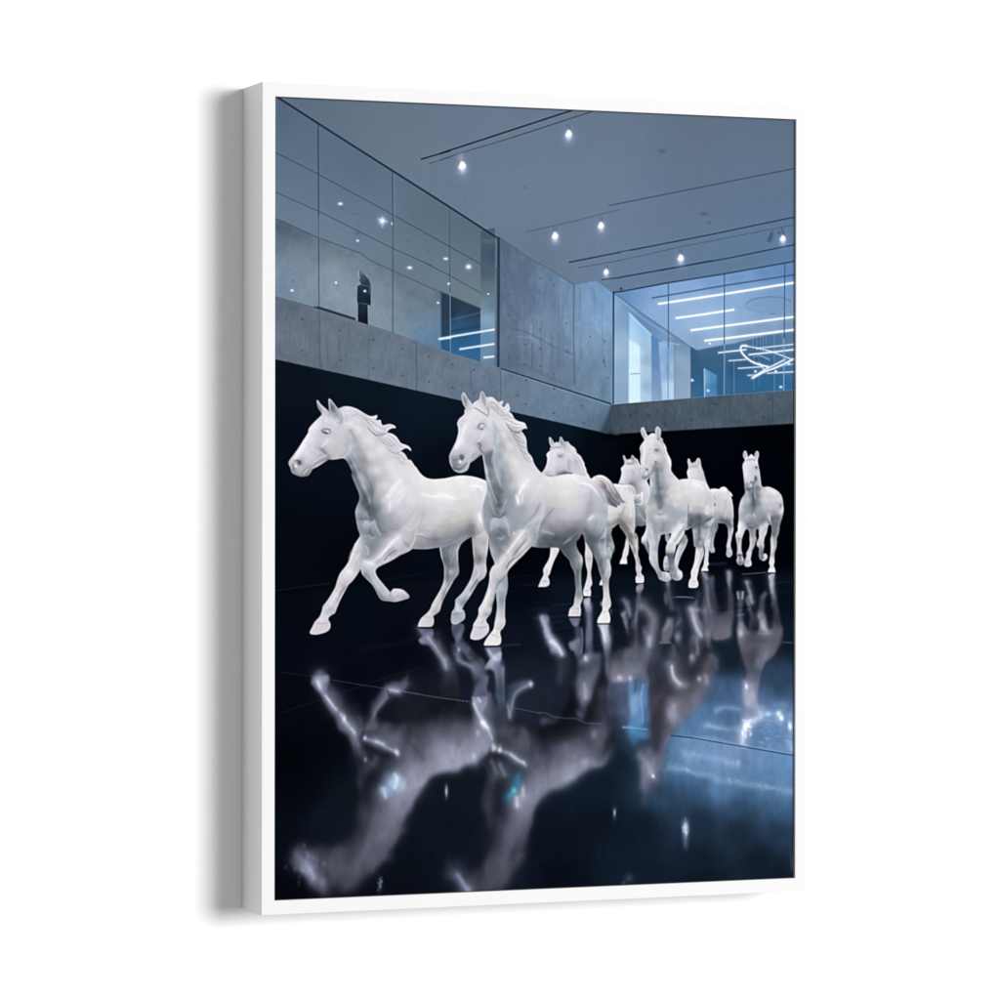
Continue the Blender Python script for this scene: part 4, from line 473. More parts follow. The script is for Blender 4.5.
lines(H1, [("A: 375,110 385,160 408,225", 1., '90b', .6, .5), ("A: 395,160 415,220", 1.3, '130b', .5, .6), ("A: 372,105 400,150 440,190", .9, '238n', .5, .5), ("A: 500,110 505,170 540,215", 2., '95b', .7, .8), ("A: 490,95 495,200", 1., '225l', .7, .5), ("A: 510,100 570,185", .8, '250n', .6, .4), ("A: 545,235 600,290 610,330", 1.4, '150b', .5, .8), ("A: 510,270 530,320 560,340", 1.2, '245n', .5, .7), ("A: 560,320 600,340", 1.2, '160b', .5, .6), ("A: 435,255 430,330 450,370", 1.2, '200l', .5, .9), ("A: 470,270 460,320", 1.2, '240n', .5, .8),
  ("A: 410,405 440,390 490,395 500,410", 1.2, '120b', .85, .5), ("A: 415,410 450,430 480,438", 1.6, '75b', .9, .5), ("A: 440,425 470,430", 1.2, '60b', .7, .4), ("A: 465,410 475,412", 1.5, '245n', .8, .5), ("A: 425,440 470,450 500,435", .9, '225n', .5, .6), ("A: 490,400 505,420 490,440", .9, '130b', .5, .5), ("A: 400,375 440,360 500,375", 1.2, '235n', .5, .7), ("A: 475,495 430,550 400,575", 1.6, '240l', .7, .8), ("A: 400,560 370,590 350,580", 1., '180l', .5, .8), ("A: 400,580 440,620 480,660", 1.5, '110b', .75, .7), ("A: 395,590 450,600 500,670", .9, '150b', .4, .8), ("A: 310,590 350,600 380,640", 1., '235n', .5, .8), ("A: 480,680 350,740 320,760", 1.1, '110b', .5, .5), ("A: 470,650 400,680 330,730", 1.2, '230n', .6, .6), ("A: 450,670 380,710 340,735", .8, '130l', .5, .5), ("A: 500,695 400,740 330,780", 1., '238n', .5, .5),
  ("A: 300,450 250,540 200,620 150,690", 2.2, '248n', .6, 1.1), ("A: 290,400 330,370 380,350", 1.4, '248n', .4, 1), ("A: 250,690 230,620 280,560", 1, '200l', .3, 1), ("A: 145,710 165,705 195,715 200,735 180,745", 1.3, '60b', .9, .5), ("A: 170,725 190,730", 1.8, '55b', .8, .6), ("A: 150,755 158,765", 2., '255n', .95, .6), ("A: 125,745 130,780 145,795", 1.1, '105b', .7, .5), ("A: 100,780 115,800", 1.6, '210b', .5, .7), ("A: 110,795 125,805", 1., '70b', .6, .5), ("A: 230,840 260,800 300,770", 1.2, '235n', .7, .5), ("A: 215,845 245,800 280,775 310,770", .9, '110b', .6, .4), ("A: 265,845 290,810 300,780", .8, '130b', .6, .5), ("A: 130,830 200,858 260,858", 1.4, '105b', .6, .7), ("A: 300,790 270,855", 1.2, '150b', .4, .7),
  ("A: 690,520 690,600 650,660 600,685 520,690", 1.4, '235b', .4, .8), ("A: 700,450 710,560 690,640", 1.6, '215b', .45, .9), ("A: 690,400 740,480 780,560 820,680", 1.5, '165b', .5, 1.2), ("A: 690,640 730,720 790,860 850,1000", 1.5, '200b', .5, 1.2), ("A: 740,590 790,680 840,820 890,1000", 2., '150l', .45, 1.4), ("A: 700,400 720,430 770,520", 1.4, '150l', .4, 1), ("A: 640,330 720,350 790,390", 1.6, '240n', .5, 1), ("A: 600,180 640,280 640,330 680,350", 1.2, '240l', .5, .8), ("A: 600,230 620,290 600,330", 1.1, '155l', .5, .8),
  ("B: 20,260 60,240 100,250 150,290 180,300", .9, '140l', .6, .5), ("B: 40,210 90,215 140,260 200,300 250,340 310,380 360,400", .8, '160l', .5, .5), ("B: 100,310 140,290 190,340 240,400 300,430 350,420", 1., '135l', .65, .5), ("B: 170,370 220,420 260,450 320,445 360,430", 1.1, '125l', .7, .5), ("B: 190,390 240,440 270,460", .9, '150l', .6, .5), ("B: 90,320 110,300 150,310", 1.2, '245n', .6, .6), ("B: 200,350 260,400 320,410", 1.2, '245n', .5, .6), ("B: 300,500 350,470 400,480 440,520", 1., '235n', .5, .6), ("B: 310,500 350,540 400,560 450,540", .9, '145l', .55, .5), ("B: 340,500 380,520 420,550", .8, '160l', .5, .5), ("B: 380,590 420,620 470,630 500,610", 1., '145l', .6, .5), ("B: 400,570 440,600 500,600 540,580", .9, '240n', .5, .5), ("B: 430,660 480,690 520,740 550,750", .9, '155l', .5, .5), ("B: 460,640 510,660 550,700", .8, '165l', .5, .5), ("B: 370,440 420,460 470,510 520,560", .9, '160l', .5, .5), ("B: 340,390 380,360 430,360", .9, '150l', .4, .5), ("B: 215,262 262,258", .8, '252n', .6, .4), ("B: 240,290 290,320 330,370", .8, '170l', .5, .5), ("B: 470,640 490,660 470,700", .7, '170l', .4, .5), ("B: 500,660 540,690 540,730", .7, '175l', .4, .5), ("B: 130,220 180,260 230,300", .9, '248n', .5, .6),
  ("D: 330,20 380,130 430,240 490,380", 1.6, '80b', .45, 1.2), ("D: 400,30 440,150 470,230 500,330", 2., '190b', .45, 1.3), ("D: 440,20 500,130 520,230 510,400 530,480", 1.6, '110b', .5, 1.1), ("D: 530,200 520,350 550,480 600,600", 2., '100b', .4, 1.4), ("D: 395,280 430,340 480,400 500,460", 1.2, '90b', .6, .8), ("D: 390,290 360,370 355,440", 1.2, '215b', .5, .6), ("D: 370,490 440,490 500,490", 1.4, '105b', .5, .9), ("D: 430,470 450,430 480,470", 1.5, '195b', .4, .8), ("D: 500,490 520,500", 1.8, '75b', .7, .7), ("D: 440,560 450,520 480,535 500,570", 1.6, '205b', .55, .8), ("D: 510,540 540,510 560,570 600,650", 1.6, '205b', .5, .8), ("D: 500,560 510,640 560,660", 1.1, '85b', .5, .8), ("D: 420,670 480,660 520,690 560,650", 1.2, '190b', .5, .8), ("D: 560,540 620,620 660,620", 1.6, '95b', .4, 1), ("D: 560,420 580,540 640,600 700,590 780,600", 1.6, '125b', .35, 1.3),
  ("D: 800,90 720,180 660,260", 2., '252l', .75, 1), ("D: 800,100 830,180 760,260", 1.6, '250l', .5, 1), ("D: 840,240 790,300 775,330", 1.6, '252l', .6, .8), ("D: 700,310 690,410", 2.2, '252l', .6, 1.2), ("D: 660,270 700,260 730,200", 1.1, '248l', .6, .8), ("D: 780,180 720,280", 2, '235l', .4, 1.4), ("D: 920,430 830,540 790,580", 1.4, '165n', .4, 1.1), ("D: 960,560 900,600 830,560", 2., '222n', .4, 1.2), ("D: 990,520 955,620 930,740 880,800", 1.2, '232n', .55, .6), ("D: 975,560 940,650 925,730", 1.1, '150l', .5, .7), ("D: 840,720 880,760 900,780", 1.5, '130l', .6, .8),
  ("D: 790,660 700,740 600,850 520,920", 1.6, '250n', .6, .9), ("D: 830,690 850,760 780,830 700,900", 1.1, '170l', .5, .7), ("D: 740,770 660,830 600,900 560,940", 1., '150l', .6, .5), ("D: 760,800 690,840 640,900", 1., '#4a4e60', .65, .5), ("D: 800,820 720,880 640,930", 1.3, '240l', .5, .7), ("D: 690,770 620,840", 1., '250n', .6, .5), ("D: 870,800 780,860 660,930 580,960", 1., '165l', .5, .6), ("D: 690,860 720,840", .9, '110l', .5, .5),
  ("D: 390,680 340,790 300,900", 1.3, '248n', .6, .8), ("D: 440,740 430,830 400,920", 1.4, '165b', .5, 1), ("D: 370,800 390,880 360,960", 1.3, '205w', .5, .9), ("D: 450,760 480,800 470,850", 1.2, '225b', .5, .8), ("D: 410,850 400,980", 1., '180l', .5, .6), ("E: 560,110 540,200 500,260", 1.3, '190w', .5, .8), ("E: 620,110 580,200 540,270", 1., '170l', .5, .6), ("E: 600,130 560,180", 1.6, '235l', .5, .8), ("E: 480,310 510,320 500,350", 1.3, '250n', .6, .7), ("E: 400,370 440,340 480,350", .9, '195w', .5, .7), ("E: 480,450 440,500 400,580 370,660", 1., '245n', .5, .5), ("E: 470,460 410,530 370,620", .8, '110l', .7, .45), ("E: 400,480 350,570 290,660", 1.4, '240n', .5, .9), ("E: 270,650 290,690 260,740", 1., '175b', .5, .7), ("E: 215,780 215,820", 1., '248n', .6, .6), ("E: 150,828 220,838 290,825", .9, '165w', .6, .5), ("E: 290,690 330,700 345,720", 1., '170b', .5, .6), ("E: 145,840 110,920", 1, '232n', .5, .5),
  ("E: 640,215 680,230 720,245", 2., '245n', .6, 1), ("E: 630,240 615,300 630,340", 1., '215b', .5, .6), ("E: 640,340 680,370 720,430 780,530 820,590", 1.3, '120b', .5, .8), ("E: 740,290 750,350 800,430 870,520", 1., '225l', .5, .6), ("E: 700,330 760,440 840,550", 1.4, '220b', .4, 1), ("E: 905,530 900,560 930,590", .9, '150l', .6, .5), ("E: 920,510 960,500 F: 20,520 60,560", 1.1, '240n', .5, .7), ("E: 940,560 970,570 980,545", 1., '165l', .5, .6), ("E: 830,590 900,605 960,600", 1.2, '130b', .4, .8),
  ("C: 0,640 60,610 130,520 170,440", 1.4, '190n', .35, 1), ("C: 240,540 200,620 160,700 150,780 130,860", 1.2, '160l', .5, .8), ("C: 215,570 170,650 140,800 90,880", 1.4, '228n', .5, .9), ("C: 160,760 230,770 300,800 400,790", 1., '110l', .5, .8), ("C: 170,740 240,745", 2., '215n', .5, .9), ("C: 190,690 300,720 450,740 600,690 700,640", 2.5, '150n', .25, 2), ("C: 130,880 250,885 380,870 480,850 580,800 700,730", 1., '175l', .35, .6), ("C: 200,320 300,360 380,365 440,350 520,385 600,390", 1.6, '250w', .5, 1.1), ("C: 430,345 490,380", 2., '253w', .6, 1), ("C: 700,265 740,255 780,265 820,260", 1.8, '254n', .8, .9), ("C: 730,300 740,290", 3., '250n', .5, 1.3), ("C: 770,290 800,340 800,480", 1.8, '205l', .3, 1.6), ("C: 840,230 865,330 850,450 830,520", 1.3, '240l', .5, .9), ("C: 790,540 800,600 830,630", 2., '250l', .7, 1.1), ("C: 690,670 740,650 770,690", 1.6, '120w', .5, .9), ("C: 720,650 740,700 730,780", 1.2, '110w', .45, .9), ("C: 770,770 830,740 870,700", 1.4, '225l', .5, .8), ("C: 760,700 780,720 830,700", 1.2, '165l', .4, .8), ("C: 880,780 870,860 860,960", 1.2, '225n', .5, .8), ("C: 400,880 405,930 420,990", 1., '225b', .7, .5), ("C: 520,860 500,940 500,1000", 1.4, '180l', .4, 1.1), ("C: 440,880 450,990", 1.6, '90b', .4, 1.1), ("C: 590,850 570,920 575,1000", .9, '225l', .6, .5),
  ("F: 400,80 410,160 440,250", .9, '230b', .5, .5), ("F: 480,120 490,220 480,280 480,420", 1.4, '100b', .5, 1), ("F: 560,80 530,160 500,240", 1.3, '190l', .4, 1), ("F: 500,310 510,330", 2., '205b', .6, 1), ("F: 440,260 445,400 430,470", 1., '215l', .5, .6), ("F: 520,420 470,500 440,580 420,650", .9, '235l', .5, .5), ("F: 500,430 450,520 420,600", .9, '#4f5262', .7, .5), ("F: 450,430 400,530 350,620", 1.4, '235n', .5, .9), ("F: 340,680 370,670 390,690", 1., '180w', .5, .6), ("F: 215,775 270,770 330,785", .8, '165l', .5, .5), ("F: 200,850 180,865", 1.2, '235n', .5, .6), ("F: 735,60 740,180", .9, '225l', .5, .5), ("F: 790,150 800,200 780,240", 1.6, '105b', .4, 1), ("F: 855,200 862,320", .9, '235l', .6, .5), ("F: 760,270 790,330 740,400 680,480", 1.3, '235n', .5, .8), ("F: 800,390 760,430 720,500 680,560", .9, '235l', .5, .45), ("F: 780,400 740,450 700,520", .9, '#3c3f50', .7, .5), ("F: 570,590 600,600 640,590", 1., '165b', .4, .7), ("F: 578,640 578,700", 1.4, '245n', .5, .8), ("F: 515,740 560,745 640,725", .9, '130b', .6, .5), ("F: 560,700 600,710", 1., '240n', .5, .6), ("F: 640,620 650,600", 1.4, '90b', .5, .8)])
stroke("F: 178,876 335,876", 1., '#03060b', .9, .4)

# 2: the middle horse
H2 = horse(2, "G: 212,110 222,80 235,68 250,85 270,120 300,160 322,188 350,165 390,140 398,110 405,68 420,58 435,68 465,118 510,116 540,130 560,152 590,172 610,160 630,153 627,180 615,205 635,225 655,205 665,185 682,180 695,215 698,240 688,262 720,290 745,335 790,362 840,375 860,400 872,437 840,435 812,458 830,480 855,520 865,560 868,620 880,670 920,720 940,780 970,830 1000,865 H: 605,118 650,150 690,165 740,168 800,152 870,142 950,141 I: 150,142 220,154 280,175 322,187 340,167 390,150 440,158 490,192 530,236 560,290 600,350 630,402 662,425 600,430 607,455 572,450 574,478 530,462 488,445 478,455 478,550 468,640 463,720 460,800 465,900 K: 658,20 662,100 665,175 690,188 712,280 708,350 692,392 690,480 698,560 712,630 706,670 686,700 700,755 704,800 696,832 572,830 580,790 610,735 627,690 622,640 635,560 630,480 620,400 592,320 570,230 530,150 500,90 455,20 I: 255,820 240,765 215,735 190,790 165,815 165,860 K: 360,50 390,120 425,175 427,240 415,300 413,400 420,500 430,580 405,650 410,700 408,740 402,766 283,766 287,740 300,690 335,652 345,590 357,500 350,420 342,330 310,260 290,200 240,150 190,85 100,78 0,78 H: 540,870 520,862 500,880 460,922 420,965 380,1000 J: 560,70 510,122 478,165 472,200 478,290 470,370 455,430 450,520 448,600 453,680 430,732 405,760 402,795 412,835 405,885 370,908 300,912 238,908 245,875 270,830 300,790 335,740 345,680 360,600 370,500 362,420 357,370 340,440 322,510 312,570 290,608 265,640 265,672 285,700 288,760 262,800 210,840 150,852 103,838 105,800 125,740 135,690 165,640 185,590 185,540 220,480 250,410 280,320 293,240 295,180 320,120 345,92 325,30 H: 115,955 100,900 88,850 88,770 60,720 35,650 20,560 28,460 52,370 70,300 62,220 G: 470,1000 455,930 440,810 422,700 412,698 380,720 340,752 300,782 285,830 260,860 210,878 160,870 125,842 105,800 92,760 92,705 120,640 155,570 180,480 180,430 170,385 188,340 240,292 243,255 252,232 225,185",
  "G: 230,100,205l 245,140,130b 260,180,150b 290,180,225l 420,100,165b 430,150,140b 445,200,170b 400,150,205l 360,170,228l 290,230,215l 260,260,205n 340,210,225l 400,230,225n 440,250,215n 400,200,235n 470,150,222l 500,140,230n 480,220,190l 480,300,215n 330,270,232n 280,320,235n 400,320,232n 230,370,205l 200,380,205l 260,400,235n 220,450,232n 190,430,215n 250,500,215l 310,450,215b 300,520,205b 340,450,225l 360,380,228n 420,380,180b 370,430,170b 440,430,190l 210,560,238n 180,600,238n 240,600,215l 280,560,205l 330,520,210l 380,510,215l 430,480,225l 450,540,205l 500,550,205l 480,460,215l 500,420,205l 480,360,222l 530,440,190b 540,520,190b 510,600,200l 460,640,195l 420,600,180l 400,560,190l 390,590,120l 370,580,190l 330,620,215l 350,640,190l 320,680,205l 370,660,205l 380,700,165b 270,640,205l 220,650,200b 150,690,210n 190,690,200l 130,720,165l 160,740,150l 130,770,120b 210,720,100b 200,770,225n 240,720,190l 260,760,200l 290,720,205l 250,820,170b 230,860,190b 190,830,120b 150,830,95b 150,800,130b 130,840,150b 180,860,185b 110,780,205b 500,260,225n 540,340,230n 560,300,205n 580,400,222n 560,450,190b 640,500,225w 600,480,215n 700,600,225w 560,560,200b 590,600,165b 570,640,190b 600,700,165b 540,640,215b 530,690,190b 500,680,100b 470,700,110b 480,760,95b 510,760,165b 540,760,180b 500,850,140b 520,900,165b 480,900,110b 460,850,215b 480,960,200b 570,850,190b 560,950,150b 600,800,200b 620,870,140b 620,950,130b 650,700,215n 660,800,190b 660,900,165b 680,950,165l 720,750,222w 700,850,205n 800,850,220w 760,780,225w 850,900,222w 800,980,228w 900,900,222n 950,900,222n 520,180,200l 560,220,170l 600,250,200l 560,180,225l 620,220,222l 640,270,222l 580,280,190l 670,230,235n 700,290,222l 660,330,205l 720,350,222l 700,400,200l 640,350,225n 780,400,232l 830,400,235n 760,450,200l 720,470,160l 790,500,200l 830,520,215l 760,530,150l 850,600,215l 800,600,180l 840,680,205l 880,720,215l 780,640,205w 900,780,215n H: 110,60,100b 120,150,110b 90,100,175b 90,200,170b 130,300,130b 160,100,165b 160,250,120b 180,150,190b 200,300,110b 170,380,100b 190,450,90b 230,100,165b 240,200,175b 260,300,165b 280,150,190n 280,380,150b 320,250,205n 330,100,215w 380,150,218w 350,320,170b 330,380,165b 80,320,190b 120,400,165b 70,420,165b 130,480,150b 160,540,100b 190,520,150b 210,560,105b 220,500,160b 250,420,170b 300,430,160b 60,520,165l 50,600,170b 100,560,150b 90,640,150b 130,620,200b 160,600,205b 180,640,190b 150,680,190b 230,600,205b 260,650,190b 200,680,130b 130,720,150b 180,740,105b 240,720,120b 290,740,160b 290,680,165b 120,760,130b 150,820,120b 210,780,150b 230,830,120b 280,790,130b 270,840,150b 100,820,165b 110,900,190b 160,900,150b 200,900,110b 180,960,130b 140,960,180b 240,880,190n 300,600,165b 330,520,170b 350,600,165c 400,560,170b 420,480,165b 380,650,160b 440,640,165b 340,700,150b 450,420,190n 500,500,185n 480,590,180b 520,400,205n 560,350,215w 520,280,215n 420,320,215l 440,250,240l 460,220,228l 380,400,200l 600,450,190l 570,500,175l 560,580,200l 610,560,200l 600,420,205n 620,500,205l 540,640,190b 500,680,180b 580,680,180b 540,760,165b 520,820,170b 560,720,165b 620,640,150b 640,560,180b 680,520,170b 600,260,222w 700,220,222w 800,220,228w 900,190,232n 700,320,215w 820,340,222w 920,300,225w 720,430,200w 800,440,205w 880,420,212w 960,420,212w 740,520,185n 800,550,190l 880,560,195l 960,560,200l 720,600,180l 800,640,165l 700,660,150l 650,700,165b 700,700,140b 850,690,140l 950,660,150l 650,780,100b 750,780,95b 600,800,120b 600,860,110b 700,850,100b 850,780,110b 900,720,120b 950,760,100b 850,860,95b 920,830,105b 900,780,150b 400,720,220w 350,740,215w 450,700,215w 330,790,190w 390,800,225w 460,760,205w 320,850,220w 370,860,190w 430,840,205w 480,820,190l 300,920,222w 360,920,165w 420,900,215l 490,780,200l I: 50,200,232w 150,180,235w 250,200,225w 200,280,220n 120,300,225w 60,330,225w 200,360,205l 150,420,210w 100,500,205l 50,560,195l 200,500,200l 160,560,185l 100,640,170l 40,680,150l 200,640,150l 240,420,205l 280,260,220l 240,300,215l 330,250,205n 380,280,190l 440,340,205l 300,350,190b 350,350,200b 410,400,195b 460,450,215b 300,440,165l 290,520,165b 370,450,190b 420,480,180l 340,560,200n 290,590,190n 300,660,180b 380,560,190b 380,640,165b 440,600,190b 440,680,190b 420,720,170b 360,720,150b 250,640,165b 260,700,120b 150,700,110b 100,740,110b 50,780,100b 80,840,105b 130,800,100b 180,760,120b 40,860,105b 100,920,115b 150,950,120b 300,760,105b 330,800,110b 280,820,100b 320,870,100b 340,930,100b 380,800,120c 420,800,100b 400,850,165b 440,850,170b 380,920,170b 430,930,190b 450,760,190b 350,980,110b 390,980,175b 210,740,150l 340,190,235n 400,170,238n 450,180,230n 400,210,190n 440,220,200n 480,220,210n 460,260,140n 430,260,130n 500,280,190n 480,330,110b 530,300,150n 540,350,130n 500,400,100b 550,400,130b 580,420,150b 540,440,105b 600,415,150n 560,460,100b K: 250,60,110b 330,60,110b 280,130,105b 320,180,110b 340,100,130b 370,60,150n 390,120,205w 380,180,165l 405,200,205n 350,230,130b 390,260,150b 370,300,115b 370,380,110b 400,380,160b 360,450,120b 400,480,165b 385,540,140b 370,600,180b 390,620,200n 360,660,215n 340,700,215n 380,700,210n 320,740,215n 380,750,200l 480,50,130b 520,90,105b 560,130,110b 590,60,165b 630,60,200b 640,120,205b 580,180,130b 620,200,105b 600,250,110b 640,260,150b 680,220,210n 690,280,215n 660,330,190n 620,330,120b 680,370,190n 640,400,140b 670,420,165b 650,480,190n 670,540,205n 660,600,225w 690,620,190w 650,660,210w 640,700,225w 670,720,230w 630,780,235w 680,790,225w 610,810,230w J: 450,60,215n 500,40,205l 400,60,225n 420,20,220w 480,80,190l 350,110,228w 370,170,215w 420,150,205w 330,170,200n 320,220,215n 380,220,200w 430,190,200n 450,170,180l 320,290,215n 360,280,190n 380,260,140b 300,360,222n 340,350,190n 280,440,225n 310,430,190n 260,500,225n 300,500,165n 220,530,225n 260,540,215n 210,570,225n 280,570,190n 230,600,200n 260,600,160n 200,640,215n 240,650,205b 190,690,215n 210,720,200b 250,700,200n 150,710,220n 260,740,215l 150,780,205l 200,800,205l 250,780,200l 130,820,205l 180,835,205l 440,230,165b 420,300,180c 460,280,150b 450,340,170b 400,330,190c 390,400,170c 430,400,160c 420,460,140c 390,480,175c 440,520,165b 400,560,190n 430,600,190n 400,640,215n 370,660,225n 430,680,205n 380,700,205w 350,740,225w 400,720,190w 380,790,215w 320,800,230w 280,850,228w 330,860,232w 380,860,222w 260,890,222w 360,20,165b 340,50,170b", rim=.1, eps=1.0, p=1.8)
